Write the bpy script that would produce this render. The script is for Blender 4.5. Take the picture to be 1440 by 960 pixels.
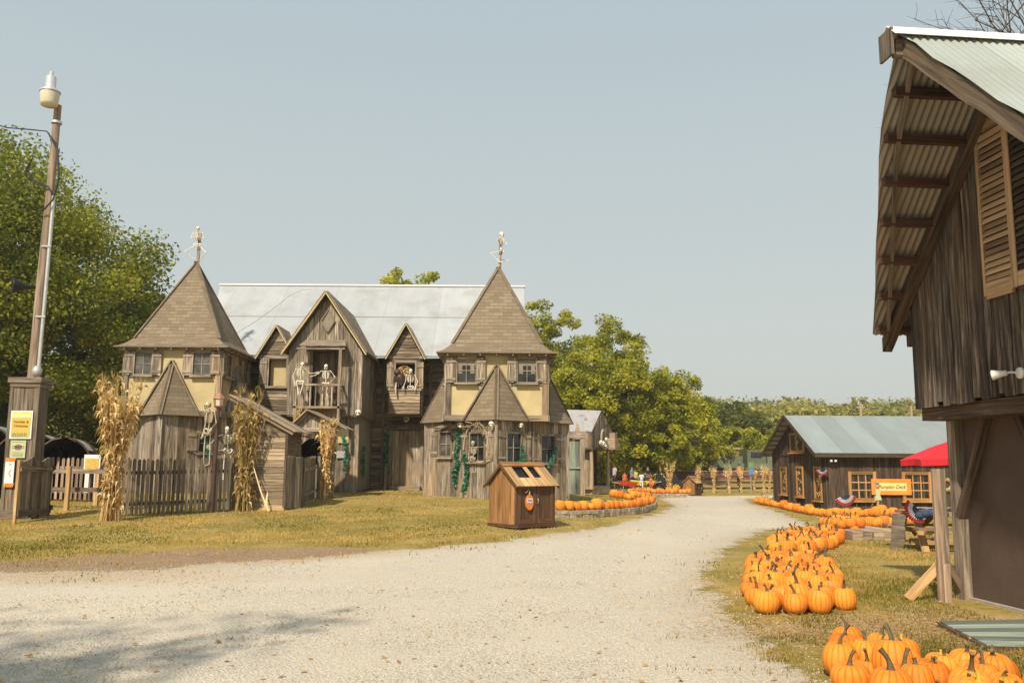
import bpy, math, random
import numpy as np
from mathutils import Vector, Matrix
random.seed(7)
for o in list(bpy.data.objects): bpy.data.objects.remove(o)
S = bpy.context.scene
COL = S.collection
PI = math.pi
# ---------------------------------------------------------------- camera
FPX, PITCH, ROLL, CH = 1245.0, math.atan(175/1245.0), 0.0065, 1.6
cd = bpy.data.cameras.new('camera'); cam = bpy.data.objects.new('camera', cd); COL.objects.link(cam)
cd.sensor_width = 36; cd.lens = 36*FPX/1440; cd.clip_start = .05; cd.clip_end = 2000
cam.matrix_world = Matrix.Translation((0, 0, CH)) @ Matrix.Rotation(PI/2+PITCH, 4, 'X') @ Matrix.Rotation(ROLL, 4, 'Z')
S.camera = cam
# ---------------------------------------------------------------- sky and sun
AZ, EL = math.radians(21), math.radians(44)            # sun over the left shoulder
SUN = Vector((-math.sin(AZ)*math.cos(EL), -math.cos(AZ)*math.cos(EL), math.sin(EL)))
w = bpy.data.worlds.new('World'); S.world = w; w.use_nodes = True
nt = w.node_tree; nt.nodes.clear()
def N(t, **k):
    n = nt.nodes.new(t)
    for a, b in k.items(): setattr(n, a, b)
    return n
sky = N('ShaderNodeTexSky', sky_type='NISHITA', sun_disc=False, sun_elevation=EL,
        sun_rotation=math.atan2(SUN.x, SUN.y), air_density=1.0, dust_density=4.0, ozone_density=1.0)
bg = N('ShaderNodeBackground'); bg.inputs['Strength'].default_value = .10
tc = N('ShaderNodeTexCoord'); sp = N('ShaderNodeSeparateXYZ'); nt.links.new(tc.outputs['Generated'], sp.inputs[0])
rp = N('ShaderNodeValToRGB'); nt.links.new(sp.outputs['Z'], rp.inputs[0])
e = rp.color_ramp.elements
e[0].position = 0.0; e[0].color = (5.2, 5.25, 4.8, 1)
e[1].position = 1.0; e[1].color = (2.05, 3.0, 3.75, 1)
m_ = e.new(.20); m_.color = (4.75, 5.1, 4.85, 1)
m_ = e.new(.50); m_.color = (3.85, 4.6, 4.85, 1)
mx = N('ShaderNodeMix', data_type='RGBA'); mx.inputs[0].default_value = .85
nt.links.new(sky.outputs[0], mx.inputs[6]); nt.links.new(rp.outputs[0], mx.inputs[7])
nt.links.new(mx.outputs[2], bg.inputs['Color'])
ow = N('ShaderNodeOutputWorld'); nt.links.new(bg.outputs[0], ow.inputs[0])
sl = bpy.data.lights.new('sun', 'SUN'); sl.energy = 3.9; sl.angle = math.radians(1.6); sl.color = (1, .89, .73)
so = bpy.data.objects.new('sun', sl); COL.objects.link(so); so.location = SUN*60
so.rotation_euler = SUN.to_track_quat('Z', 'Y').to_euler()
S.render.engine = 'CYCLES'
vs = S.view_settings
vs.view_transform = 'Standard'; vs.look = 'None'; vs.exposure = 0.42; vs.gamma = 1; vs.use_curve_mapping = False
S.cycles.max_bounces = 6; S.cycles.transparent_max_bounces = 8
# ---------------------------------------------------------------- helpers
V = Vector
UP = V((0, 0, 1))
def sm(a, b, x):
    t = min(1, max(0, (x-a)/(b-a))); return t*t*(3-2*t)
def zg(x, y):                                     # lie of the land: the lawn rises towards the haunted house
    return .62*sm(8, 40, y)*sm(7, -1, x) + 9*sm(95, 230, y) + .75*sm(60, 80, y)*sm(6, 12, x)
_M = cam.matrix_world.to_3x3()
def ray(px, py): return _M @ V(((px-720)/FPX, (480-py)/FPX, -1))
def atY(px, py, Y):
    d = ray(px, py); return V((0, 0, CH)) + d*(Y/d.y)
def atX(px, py, X):
    d = ray(px, py); return V((0, 0, CH)) + d*(X/d.x)
def G(px, py, h=0):
    d = ray(px, py); t = .5
    while t < 300:
        p = V((0, 0, CH))+d*t
        if p.z <= zg(p.x, p.y)+h: break
        t += .01
    return p
class MB:
    def __init__(s): s.v=[]; s.f=[]; s.uv=[]; s.t=[]; s.m=[]; s.s=[]
    def face(s, pts, t=.5, m=0, uv=None):
        i = len(s.v); s.v += [tuple(p) for p in pts]; s.f.append(tuple(range(i, i+len(pts))))
        if uv is None: uv = [(0, 0)]*len(pts)
        s.uv += uv; s.t.append(t); s.m.append(m); s.s.append(False)
    def obox(s, c, ax, sz, t=None, m=0):
        """box: centre, three unit axes, three full sizes"""
        if t is None: t = random.random()
        c = V(c); a = [V(x)*(h/2) for x, h in zip(ax, sz)]
        L = max(range(3), key=lambda k: sz[k]); ou, ov = random.random()*9, random.random()*9
        for k in range(3):
            i, j = (k+1) % 3, (k+2) % 3
            for sg in (1, -1):
                p = [c+a[k]*sg+a[i]*x*sg+a[j]*y for x, y in ((-1, -1), (1, -1), (1, 1), (-1, 1))]
                uv = []
                for x, y in ((-1, -1), (1, -1), (1, 1), (-1, 1)):
                    u_, v_ = x*sz[i]/2, y*sz[j]/2
                    if j == L: u_, v_ = v_, u_
                    uv.append((u_+ou, v_+ov))
                s.face(p, t, m, uv)
    def box(s, x0, x1, y0, y1, z0, z1, t=None, m=0):
        s.obox(((x0+x1)/2, (y0+y1)/2, (z0+z1)/2), ((1, 0, 0), (0, 1, 0), (0, 0, 1)), (abs(x1-x0), abs(y1-y0), abs(z1-z0)), t, m)
    def beam(s, a, b, w, h, up=UP, t=None, m=0):
        a, b = V(a), V(b); d = (b-a); L = d.length; d.normalize()
        up = V(up); sd = d.cross(up)
        if sd.length < 1e-4: sd = d.cross(V((0, 1, 0)))
        sd.normalize(); u2 = sd.cross(d).normalized()
        s.obox((a+b)/2, (d, sd, u2), (L, w, h), t, m)
    def prism(s, pts, nrm, th, t=None, m=0, U=None, swap=False, off=None):
        """flat polygon (counter-clockwise seen from nrm) given thickness th along nrm"""
        if t is None: t = random.random()
        nrm = V(nrm).normalized(); pts = [V(p) for p in pts]
        U = UP.cross(nrm) if U is None else V(U)
        if U.length < 1e-4: U = V((1, 0, 0))
        U = V(U).normalized(); W = nrm.cross(U)
        ar = sum(((pts[i]-pts[0]).cross(pts[(i+1) % len(pts)]-pts[0])).dot(nrm) for i in range(1, len(pts)))
        if ar < 0: pts = pts[::-1]
        o = off if off is not None else (random.random()*9, random.random()*9)
        def uvp(p):
            a, b = p.dot(U)+o[0], p.dot(W)+o[1]
            return (b, a) if swap else (a, b)
        top = [p+nrm*th for p in pts]
        s.face(top, t, m, [uvp(p) for p in top]); s.face(pts[::-1], t, m, [uvp(p) for p in pts[::-1]])
        n = len(pts)
        for i in range(n):
            a, b = pts[i], pts[(i+1) % n]
            s.face([a, b, b+nrm*th, a+nrm*th], t, m, [uvp(a), uvp(b), (uvp(b)[0]+.01, uvp(b)[1]+.01), (uvp(a)[0]+.01, uvp(a)[1]+.01)])
    def grid(s, P, t=.5, m=0, closed=False, smooth=True, uvs=1.0, flip=False):
        """rows of points sharing vertices"""
        i0 = len(s.v); R, K = len(P), len(P[0])
        for r in P: s.v += [tuple(p) for p in r]
        for r in range(R-1):
            for k in range(K if closed else K-1):
                k2 = (k+1) % K
                q = (i0+r*K+k, i0+r*K+k2, i0+(r+1)*K+k2, i0+(r+1)*K+k)
                if flip: q = q[::-1]
                s.f.append(q)
                uv = [(r*uvs, k/K), (r*uvs, (k+1)/K), ((r+1)*uvs, (k+1)/K), ((r+1)*uvs, k/K)]
                s.uv += uv[::-1] if flip else uv
                s.t.append(t if not callable(t) else t(r, k)); s.m.append(m); s.s.append(smooth)
    def cap(s, ring, t=.5, m=0): s.face(ring, t, m)
    def tube(s, pts, r, n=6, t=.5, m=0, smooth=True, uvs=.3):
        pts = [V(p) for p in pts]; K = len(pts)
        if not hasattr(r, '__len__'): r = [r]*K
        P = []; ref = None
        for i, p in enumerate(pts):
            d = (pts[min(K-1, i+1)]-pts[max(0, i-1)])
            if d.length < 1e-6: d = V((0, 0, 1))
            d.normalize()
            if ref is None: ref = V((1, 0, 0)) if abs(d.x) < .8 else V((0, 1, 0))
            x = d.cross(ref).normalized(); y = d.cross(x); ref = y.cross(d) if False else ref
            P.append([p+(x*math.cos(a)+y*math.sin(a))*r[i] for a in [2*PI*k/n for k in range(n)]])
        s.grid(P, t, m, True, smooth, uvs)
        s.face(P[0], t, m); s.face(P[-1][::-1], t, m)
    def lathe(s, prof, c, n=16, t=.5, m=0, X=V((1, 0, 0)), Y=V((0, 1, 0)), Z=V((0, 0, 1)), smooth=True):
        c = V(c)
        P = [[c+(X*math.cos(2*PI*k/n)+Y*math.sin(2*PI*k/n))*r+Z*z for k in range(n)] for r, z in prof]
        s.grid(P, t, m, True, smooth)
    def ball(s, c, r, n=8, t=.5, m=0):
        if not hasattr(r, '__len__'): r = (r, r, r)
        c = V(c); k = max(4, n//2+1)
        P = [[c+V((r[0]*math.sin(a)*math.cos(b), r[1]*math.sin(a)*math.sin(b), r[2]*math.cos(a))) for b in [2*PI*j/n for j in range(n)]]
             for a in [max(.03, min(PI-.03, PI*i/k)) for i in range(k+1)]]
        s.grid(P, t, m, True)
    def build(s, name, mats, parent=None, loc=None):
        """vertices are world coordinates unless the parent is rotated; they are shifted to the parent's origin"""
        me = bpy.data.meshes.new(name); o = bpy.data.objects.new(name, me); COL.objects.link(o)
        off = V((0, 0, 0)) if loc is None else V(loc)
        if parent is not None:
            o.parent = parent
            if loc is None: off = V(parent.get('_org', (0, 0, 0)))
        elif loc is not None: o.location = loc
        va = np.array(s.v, dtype=np.float64).reshape(-1, 3) - np.array(off)
        me.from_pydata(va.tolist(), [], s.f)
        uvl = me.uv_layers.new(name='UVMap'); uvl.data.foreach_set('uv', np.array(s.uv, dtype=np.float32).ravel())
        at = me.attributes.new('tint', 'FLOAT', 'FACE'); at.data.foreach_set('value', np.array(s.t, dtype=np.float32))
        me.polygons.foreach_set('material_index', np.array(s.m, dtype=np.int32))
        me.polygons.foreach_set('use_smooth', np.array(s.s, dtype=bool))
        for x in (mats if isinstance(mats, (list, tuple)) else [mats]): me.materials.append(x)
        me.update()
        return o
ORG = {}
def thing(name, label, cat, loc=(0, 0, 0), rz=0, group=None, world=True):
    """an Empty at the thing's base.  world=True: its parts are written in world coordinates"""
    o = bpy.data.objects.new(name, None); COL.objects.link(o); o.empty_display_size = .2
    o.location = loc; o.rotation_euler = (0, 0, rz); o['label'] = label; o['category'] = cat
    if world: o['_org'] = tuple(loc)
    if group: o['group'] = group
    return o
def part_of(o, parent):                          # a sub-part keeps the same origin as its thing
    if parent.get('_org'): o['_org'] = parent['_org']
    return o
def tag(o, label, cat, group=None):
    o['label'] = label; o['category'] = cat
    if group: o['group'] = group
    return o
def sub(mb, name, mats, parent):
    """part mesh whose origin equals its thing's origin, so that sub-parts can be parented to it too"""
    org = parent.get('_org', (0, 0, 0))
    o = mb.build(name, mats, parent, loc=org)
    o['_sub'] = 1
    return o
def subsub(mb, name, mats, part, root):
    org = root.get('_org', (0, 0, 0))
    return mb.build(name, mats, part, loc=org)
def copy_tree(o, parent=None):
    c = o.copy(); COL.objects.link(c)
    if parent is not None: c.parent = parent
    for ch in list(o.children): copy_tree(ch, c)
    return c
def text_mesh(txt, size, name, mat, parent=None, loc=(0, 0, 0), rot=(PI/2, 0, 0), ext=.002, sx=1, shear=0):
    cu = bpy.data.curves.new(name, 'FONT'); cu.body = txt; cu.size = size; cu.extrude = ext; cu.align_x = 'CENTER'; cu.align_y = 'CENTER'; cu.shear = shear
    t = bpy.data.objects.new(name, cu); COL.objects.link(t)
    dg = bpy.context.evaluated_depsgraph_get(); me = bpy.data.meshes.new_from_object(t.evaluated_get(dg))
    bpy.data.objects.remove(t); me.materials.clear(); me.materials.append(mat)
    o = bpy.data.objects.new(name, me); COL.objects.link(o); o.location = loc; o.rotation_euler = rot; o.scale = (sx, 1, 1)
    if parent: o.parent = parent
    return o
ORD = ['first','second','third','fourth','fifth','sixth','seventh','eighth','ninth','tenth','eleventh','twelfth','thirteenth','fourteenth','fifteenth','sixteenth','seventeenth','eighteenth','nineteenth','twentieth']
def nth(i):
    if i < 20: return ORD[i]
    tens = {2:'twenty',3:'thirty',4:'forty',5:'fifty',6:'sixty'}
    te = {3:'thirtieth',4:'fortieth',5:'fiftieth'}
    i += 1
    return te.get(i//10, 'twentieth') if i % 10 == 0 else tens[i//10]+'-'+ORD[i % 10-1]
# ---------------------------------------------------------------- materials
def mat(name):
    m = bpy.data.materials.new(name); m.use_nodes = True; nt = m.node_tree
    b = nt.nodes['Principled BSDF']
    return m, nt, b
class NT:
    def __init__(s, nt): s.nt = nt
    def n(s, t, **k):
        x = s.nt.nodes.new(t)
        ins = k.pop('ins', {})
        for a, b in k.items(): setattr(x, a, b)
        for a, b in ins.items(): s.set(x, a, b)
        return x
    def set(s, x, a, b):
        if isinstance(b, bpy.types.NodeSocket): s.nt.links.new(b, x.inputs[a])
        else: x.inputs[a].default_value = b
    def noise(s, vec, scale, detail=3, rough=.55, dist=0):
        return s.n('ShaderNodeTexNoise', ins={'Vector': vec, 'Scale': scale, 'Detail': detail, 'Roughness': rough, 'Distortion': dist}).outputs['Fac']
    def ramp(s, fac, *st):
        r = s.n('ShaderNodeValToRGB', ins={'Fac': fac}); e = r.color_ramp.elements
        while len(e) < len(st): e.new(.5)
        for x, (p, c) in zip(e, st):
            x.position = p; x.color = (c, c, c, 1) if not hasattr(c, '__len__') else (*c, 1)
        return r.outputs[0]
    def mix(s, f, a, b, mode='MIX'):
        x = s.n('ShaderNodeMix', data_type='RGBA', blend_type=mode)
        for i, q in ((0, f), (6, a), (7, b)):
            if hasattr(q, '__len__') and not isinstance(q, bpy.types.NodeSocket): q = (*q, 1)[:4]
            s.set(x, i, q)
        return x.outputs[2]
    def math(s, op, a, b=0.0):
        x = s.n('ShaderNodeMath', operation=op); s.set(x, 0, a); s.set(x, 1, b); return x.outputs[0]
    def map(s, vec, scale=(1, 1, 1), loc=(0, 0, 0)):
        return s.n('ShaderNodeMapping', ins={'Vector': vec, 'Scale': scale, 'Location': loc}).outputs[0]
    def bump(s, h, st, d=.02, nrm=None):
        k = {'Height': h, 'Strength': st, 'Distance': d}
        if nrm is not None: k['Normal'] = nrm
        return s.n('ShaderNodeBump', ins=k).outputs[0]
    def attr(s, a): return s.n('ShaderNodeAttribute', attribute_name=a).outputs['Fac']
    def uv(s): return s.n('ShaderNodeTexCoord').outputs['UV']
    def obj(s): return s.n('ShaderNodeTexCoord').outputs['Object']
def wood(name, dark, mid, light, accent=None, rough=.88, grain=22, weather=.5, bump=.5):
    m, nt, b = mat(name); q = NT(nt); uv = q.uv(); ob = q.obj(); t = q.attr('tint')
    g = q.noise(q.map(uv, (1.3, grain, 1)), 1.0, 5, .62, .6)
    base = q.ramp(g, (.33, dark), (.50, mid), (.67, light))
    tv = q.ramp(t, (0, .50), (.5, .95), (1, 1.42))
    base = q.mix(1, base, tv, 'MULTIPLY')
    st = q.noise(q.map(uv, (.45, 5, 1)), 1.7, 4, .6)
    base = q.mix(q.ramp(st, (.52, 0), (.72, weather)), base, dark)
    if accent:
        an = q.noise(q.map(ob, (.8, .8, .45)), 1.1, 3)
        base = q.mix(q.ramp(an, (.52, 0), (.70, .55)), base, accent)
    kn = q.noise(q.map(uv, (5, 9, 1)), 1.4, 2)
    base = q.mix(q.ramp(kn, (.74, 0), (.80, .7)), base, tuple(c*.45 for c in dark))
    q.set(b, 'Base Color', base); q.set(b, 'Roughness', rough)
    q.set(b, 'Normal', q.bump(g, bump, .012)); b.inputs['Specular IOR Level'].default_value = .25
    return m
def plain(name, c, rough=.6, var=.12, metal=0, scale=6, bump=0, spec=.4):
    m, nt, b = mat(name); q = NT(nt); ob = q.obj()
    n = q.noise(ob, scale, 5, .6)
    q.set(b, 'Base Color', q.mix(1, q.mix(q.ramp(n, (.3, 0), (.7, 1)), tuple(x*(1-var) for x in c), tuple(min(1, x*(1+var)) for x in c)),
          q.ramp(q.attr('tint'), (0, .8), (1, 1.2)), 'MULTIPLY'))
    q.set(b, 'Roughness', rough); q.set(b, 'Metallic', metal); b.inputs['Specular IOR Level'].default_value = spec
    if bump: q.set(b, 'Normal', q.bump(q.noise(ob, scale*6, 4), bump, .01))
    return m
M = {}
M['castle'] = wood('weathered_castle_boards', (.080,.062,.046), (.255,.205,.150), (.47,.395,.30), (.46,.30,.155), weather=.75)
M['castle_dark'] = wood('dark_weathered_boards', (.05,.035,.023), (.125,.092,.062), (.21,.16,.11), weather=.6)
M['siding'] = wood('grey_lap_siding', (.07,.052,.036), (.225,.172,.118), (.40,.32,.225), weather=.6)
M['shedwood'] = wood('tan_rough_boards', (.16,.115,.07), (.34,.255,.165), (.48,.38,.265), weather=.45)
M['fence'] = wood('grey_fence_wood', (.08,.062,.045), (.20,.158,.113), (.34,.275,.20), weather=.55)
M['newwood'] = wood('honey_post_wood', (.30,.17,.07), (.44,.27,.12), (.55,.37,.18), weather=.2)
M['postwood'] = wood('pinkish_post_wood', (.16,.105,.07), (.33,.23,.155), (.44,.33,.24), weather=.35)
M['barn'] = wood('barn_boards', (.022,.016,.012), (.088,.064,.046), (.25,.20,.15), (.13,.08,.045), grain=16, weather=.75, bump=.9)
M['barnbeam'] = wood('barn_beams', (.04,.026,.018), (.095,.065,.042), (.17,.12,.08), weather=.5)
M['purlin'] = wood('reddish_purlins', (.04,.02,.012), (.09,.045,.028), (.13,.07,.045), weather=.4)
M['cafewall'] = wood('brown_stained_battens', (.045,.030,.020), (.082,.055,.037), (.125,.087,.06), weather=.35, grain=12)
M['orangetrim'] = wood('orange_trim', (.26,.12,.035), (.40,.20,.06), (.48,.27,.10), weather=.2)
M['bin'] = wood('brown_stained_bin', (.17,.078,.026), (.30,.15,.055), (.38,.205,.085), weather=.3, grain=10)
M['bindark'] = wood('shaded_bin_brown', (.075,.038,.02), (.13,.068,.037), (.18,.10,.058), weather=.3, grain=10)  # darker copy of the bin brown; shade on the door side is in the colour
M['binroof'] = wood('bin_roof_boards', (.33,.18,.075), (.50,.31,.14), (.62,.41,.21), weather=.25, grain=14)
M['shutterwood'] = wood('pale_louvres', (.27,.16,.08), (.42,.27,.145), (.52,.36,.21), weather=.2)
M['pole'] = wood('pole_timber', (.14,.10,.07), (.27,.20,.145), (.40,.31,.23), weather=.4, grain=8)
M['stucco'] = plain('yellow_stucco', (.52,.42,.22), .9, .14, scale=1.5, bump=.3)
M['greybeige'] = plain('beige_panel', (.25,.215,.16), .85, .15, scale=2)
M['darkbrownpanel'] = plain('dark_brown_panel', (.098,.064,.046), .8, .2, scale=1.6, bump=.5)
M['whitepaint'] = plain('white_paint', (.75,.73,.68), .5)
M['bone'] = plain('bone_plastic', (.72,.66,.52), .5, .2, scale=14)
M['oldbone'] = plain('weathered_bone', (.46,.38,.27), .6, .25, scale=14)
M['iron'] = plain('brown_iron', (.075,.04,.03), .5, .3)
M['black'] = plain('black_plastic', (.012,.012,.013), .45)
M['blackcloth'] = plain('black_cloth', (.022,.022,.025), .9, .3)
M['galv'] = plain('galvanised_metal', (.55,.55,.53), .42, .12, metal=.5)
M['lampglass'] = plain('frosted_lamp_lens', (.62,.56,.42), .35, .06)
M['copper'] = plain('copper_cap', (.33,.15,.09), .5, .3)
M['stone'] = plain('ledge_stone', (.44,.36,.26), .95, .35, scale=9, bump=.8)
M['concrete'] = plain('concrete', (.36,.32,.26), .9, .2, scale=5, bump=.4)
M['red'] = plain('red_canvas', (.62,.018,.03), .75, .08)
M['redplastic'] = plain('red_plastic', (.60,.06,.02), .4)
M['yellow'] = plain('yellow_plastic', (.75,.55,.03), .45)
M['green'] = plain('green_plastic', (.14,.27,.12), .5)
M['blue'] = plain('blue_paint', (.10,.20,.40), .5)
M['navy'] = plain('navy_cloth', (.05,.07,.14), .8)
M['faded_red'] = plain('faded_red_cloth', (.42,.05,.06), .9)
M['faded_white'] = plain('faded_white_cloth', (.50,.49,.48), .9)
M['orange'] = plain('orange_paint', (.70,.20,.03), .55)
M['sign_orange'] = plain('sign_orange', (.80,.28,.04), .6, .2, scale=3)
M['sign_cream'] = plain('sign_cream', (.85,.66,.25), .6, .04)
M['ink'] = plain('dark_ink', (.06,.035,.015), .7)
M['greenish'] = plain('pale_green_paper', (.50,.52,.30), .8, .05)
M['paper'] = plain('white_paper', (.72,.74,.74), .7, .04)
M['poster'] = plain('yellow_poster', (.62,.40,.08), .7, .15, scale=12)
M['army'] = plain('army_green', (.12,.14,.08), .7, .2)
M['carpaint'] = plain('dark_green_car_paint', (.045,.06,.05), .25)
M['silver'] = plain('silver_car_paint', (.35,.37,.38), .3)
M['ramp'] = wood('grey_green_ramp_boards', (.16,.17,.14), (.24,.27,.21), (.33,.38,.30), weather=.25)
M['skin'] = plain('skin', (.52,.31,.20), .55, .05)
M['skindark'] = plain('brown_skin', (.22,.11,.065), .55, .05)
M['shirt_lav'] = plain('pale_lavender_shirt', (.55,.52,.62), .8)
M['shirt_white'] = plain('white_shirt', (.74,.74,.76), .8)
M['shirt_blue'] = plain('denim_blue_cloth', (.16,.25,.38), .8)
M['shirt_orange'] = plain('orange_shirt', (.85,.16,.04), .8)
M['shirt_yellow'] = plain('yellow_cloth', (.78,.66,.10), .8)
M['hair'] = plain('dark_hair', (.02,.013,.01), .6)
M['jeans'] = plain('dark_jeans', (.04,.055,.09), .8)
def metal_roof(name, c, seam=.9, rib=.2, rust=0, rough=.5, metal=.35, streak=.18):
    m, nt, b = mat(name); q = NT(nt); uv = q.uv(); ob = q.obj()
    n = q.noise(q.map(uv, (1.2, .35, 1)), 1.2, 4, .6)
    n2 = q.noise(ob, .7, 5, .6)
    base = q.mix(q.ramp(n, (.35, 0), (.72, streak*2)), c, tuple(x*.62 for x in c))
    base = q.mix(q.ramp(n2, (.5, 0), (.72, .6)), base, (.32,.29,.24) if rust == 0 else (.35,.17,.09))
    if rust: base = q.mix(q.ramp(q.noise(ob, 2.2, 5), (.58, 0), (.7, rust)), base, (.30,.12,.05))
    w1 = q.n('ShaderNodeTexWave', wave_type='BANDS', bands_direction='X', ins={'Vector': uv, 'Scale': PI*2/rib/20*.5*2, 'Distortion': 0.0}).outputs['Fac']
    sx = q.n('ShaderNodeSeparateXYZ', ins={0: uv}).outputs[0]
    se = q.math('LESS_THAN', q.math('FRACT', q.math('DIVIDE', sx, seam)), .018/seam)
    base = q.mix(q.math('MULTIPLY', se, .35), base, (.1, .1, .1))
    pn = q.n('ShaderNodeTexWhiteNoise', noise_dimensions='1D', ins={'W': q.math('FLOOR', q.math('DIVIDE', sx, seam))}).outputs['Value']
    base = q.mix(1, base, q.ramp(pn, (0, .90), (1, 1.08)), 'MULTIPLY')
    q.set(b, 'Base Color', base); q.set(b, 'Roughness', rough); q.set(b, 'Metallic', metal)
    q.set(b, 'Normal', q.bump(w1, .25, .01))
    return m
M['roof_white'] = metal_roof('white_metal_roofing', (.50,.51,.51), seam=2.4, rib=.07, rough=.45, metal=.15)
M['roof_green'] = metal_roof('grey_green_metal_roofing', (.33,.365,.35), seam=.9, rib=.3, rough=.45, metal=.2)
M['roof_barn'] = metal_roof('pale_corrugated_roofing', (.41,.445,.405), seam=2.0, rib=.07, rough=.45, metal=.2, streak=.05)
M['roof_rust'] = metal_roof('rusting_tin', (.52,.50,.48), seam=.9, rib=.1, rust=.8, rough=.55)
M['tin_under'] = metal_roof('corrugated_underside', (.34,.315,.27), seam=99, rib=.5, rust=.35, rough=.5, metal=.25)
def shingles():
    m, nt, b = mat('asphalt_shingles'); q = NT(nt); uv = q.uv(); ob = q.obj()
    br = q.n('ShaderNodeTexBrick', ins={'Vector': uv, 'Color1': (.195,.15,.098,1), 'Color2': (.275,.218,.15,1), 'Mortar': (.15,.112,.072,1), 'Scale': 1.0, 'Mortar Size': .007, 'Mortar Smooth': .3, 'Bias': -.1, 'Brick Width': .33, 'Row Height': .15})
    c = q.mix(q.ramp(q.noise(ob, 1.1, 4), (.4, 0), (.75, .5)), br.outputs['Color'], (.21, .16, .105))
    c = q.mix(1, c, q.ramp(q.noise(ob, 60, 3), (.3, .78), (.7, 1.22)), 'MULTIPLY')
    sy = q.n('ShaderNodeSeparateXYZ', ins={0: uv}).outputs[1]
    saw = q.math('FRACT', q.math('DIVIDE', sy, .15))
    q.set(b, 'Base Color', c); q.set(b, 'Roughness', .95); b.inputs['Specular IOR Level'].default_value = .15
    h = q.math('SUBTRACT', q.math('MULTIPLY', saw, -1.0), q.math('MULTIPLY', br.outputs['Fac'], .3))
    q.set(b, 'Normal', q.bump(h, .8, .015, q.bump(q.noise(ob, 90, 2), .3, .006)))
    return m
M['shingle'] = shingles()
def glassdark(name='dark_window_glass', c=(.012,.013,.014)):
    m, nt, b = mat(name); q = NT(nt)
    q.set(b, 'Base Color', q.mix(q.ramp(q.noise(q.obj(), 2.5, 3), (.4, 0), (.75, .6)), c, tuple(x*4+.02 for x in c))); b.inputs['Roughness'].default_value = .12
    b.inputs['Specular IOR Level'].default_value = .5
    return m
M['glass'] = glassdark(); M['dusty'] = glassdark('dusty_window_glass', (.06,.055,.045)); M['curtain'] = plain('old_curtain', (.24,.205,.16), .9, .25, scale=9)
def leafmat(name, a, b_, c, trans=.35):
    m, nt, b = mat(name); q = NT(nt); t = q.attr('tint')
    col = q.ramp(t, (0, a), (.5, b_), (1, c))
    ri = q.n('ShaderNodeObjectInfo').outputs['Random']
    col = q.mix(1, col, q.ramp(ri, (0, .85), (1, 1.15)), 'MULTIPLY')
    q.set(b, 'Base Color', col); b.inputs['Roughness'].default_value = .6; b.inputs['Specular IOR Level'].default_value = .2
    tr = q.n('ShaderNodeBsdfTranslucent', ins={'Color': q.mix(1, col, (1.5, 1.5, .8), 'MULTIPLY')})
    ms = q.n('ShaderNodeMixShader', ins={0: trans})
    nt.links.new(b.outputs[0], ms.inputs[1]); nt.links.new(tr.outputs[0], ms.inputs[2])
    nt.links.new(ms.outputs[0], nt.nodes['Material Output'].inputs[0])
    return m
M['leaf_maple'] = leafmat('maple_leaves', (.07,.09,.010), (.18,.20,.020), (.40,.36,.045))
M['leaf_gold'] = leafmat('golden_green_leaves', (.16,.18,.015), (.34,.34,.026), (.55,.49,.05))
M['leaf_dull'] = leafmat('dull_green_leaves', (.07,.085,.02), (.15,.165,.035), (.27,.25,.06))
M['leaf_far'] = leafmat('hazy_green_leaves', (.14,.145,.05), (.27,.25,.07), (.42,.355,.11))
M['leaf_ivy'] = leafmat('artificial_ivy', (.02,.12,.07), (.05,.26,.15), (.13,.42,.27), .15)
M['corn'] = leafmat('dry_corn_leaves', (.42,.25,.09), (.74,.52,.23), (.92,.76,.45), .25)
M['cornold'] = leafmat('greenish_dry_corn', (.20,.14,.045), (.42,.29,.10), (.62,.46,.20), .25)
M['grassblade'] = leafmat('grass_blades', (.16,.155,.028), (.37,.265,.065), (.56,.385,.135), .3)
M['straw'] = leafmat('straw', (.34,.19,.07), (.48,.31,.13), (.6,.44,.22), .1)
M['bark'] = wood('bark', (.05,.035,.025), (.10,.075,.055), (.16,.125,.09), grain=6, bump=1)
def pumpkinmat():
    m, nt, b = mat('pumpkin_skin'); q = NT(nt); ob = q.obj(); t = q.attr('tint')
    ri = q.n('ShaderNodeObjectInfo').outputs['Random']
    col = q.mix(q.ramp(ri, (0, 0), (1, 1)), (.66,.17,.014), (.86,.32,.035))
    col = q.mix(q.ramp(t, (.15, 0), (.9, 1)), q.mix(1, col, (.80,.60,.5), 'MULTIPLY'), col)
    off = q.n('ShaderNodeVectorMath', operation='ADD', ins={0: ob}); 
    cb = q.n('ShaderNodeCombineXYZ', ins={0: q.math('MULTIPLY', ri, 17.0)}); nt.links.new(cb.outputs[0], off.inputs[1])
    n = q.noise(off.outputs[0], 9, 4, .6)
    col = q.mix(q.ramp(n, (.45, 0), (.75, .5)), col, (.80,.38,.07))
    sp_ = q.noise(off.outputs[0], 5, 2)
    col = q.mix(q.ramp(sp_, (.70, 0), (.78, .55)), col, (.42,.22,.10))
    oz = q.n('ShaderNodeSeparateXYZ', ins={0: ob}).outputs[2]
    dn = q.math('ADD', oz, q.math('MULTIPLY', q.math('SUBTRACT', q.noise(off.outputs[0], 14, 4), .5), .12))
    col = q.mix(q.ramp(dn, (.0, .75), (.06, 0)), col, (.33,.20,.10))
    q.set(b, 'Base Color', col); b.inputs['Roughness'].default_value = .6; b.inputs['Specular IOR Level'].default_value = .2
    q.set(b, 'Normal', q.bump(n, .2, .012))
    return m
M['pumpkin'] = pumpkinmat()
M['stem'] = plain('pumpkin_stem', (.13,.105,.05), .8, .4, scale=30, bump=.5)
M['stemgold'] = plain('golden_stem', (.60,.38,.05), .7, .2, scale=30)
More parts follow.
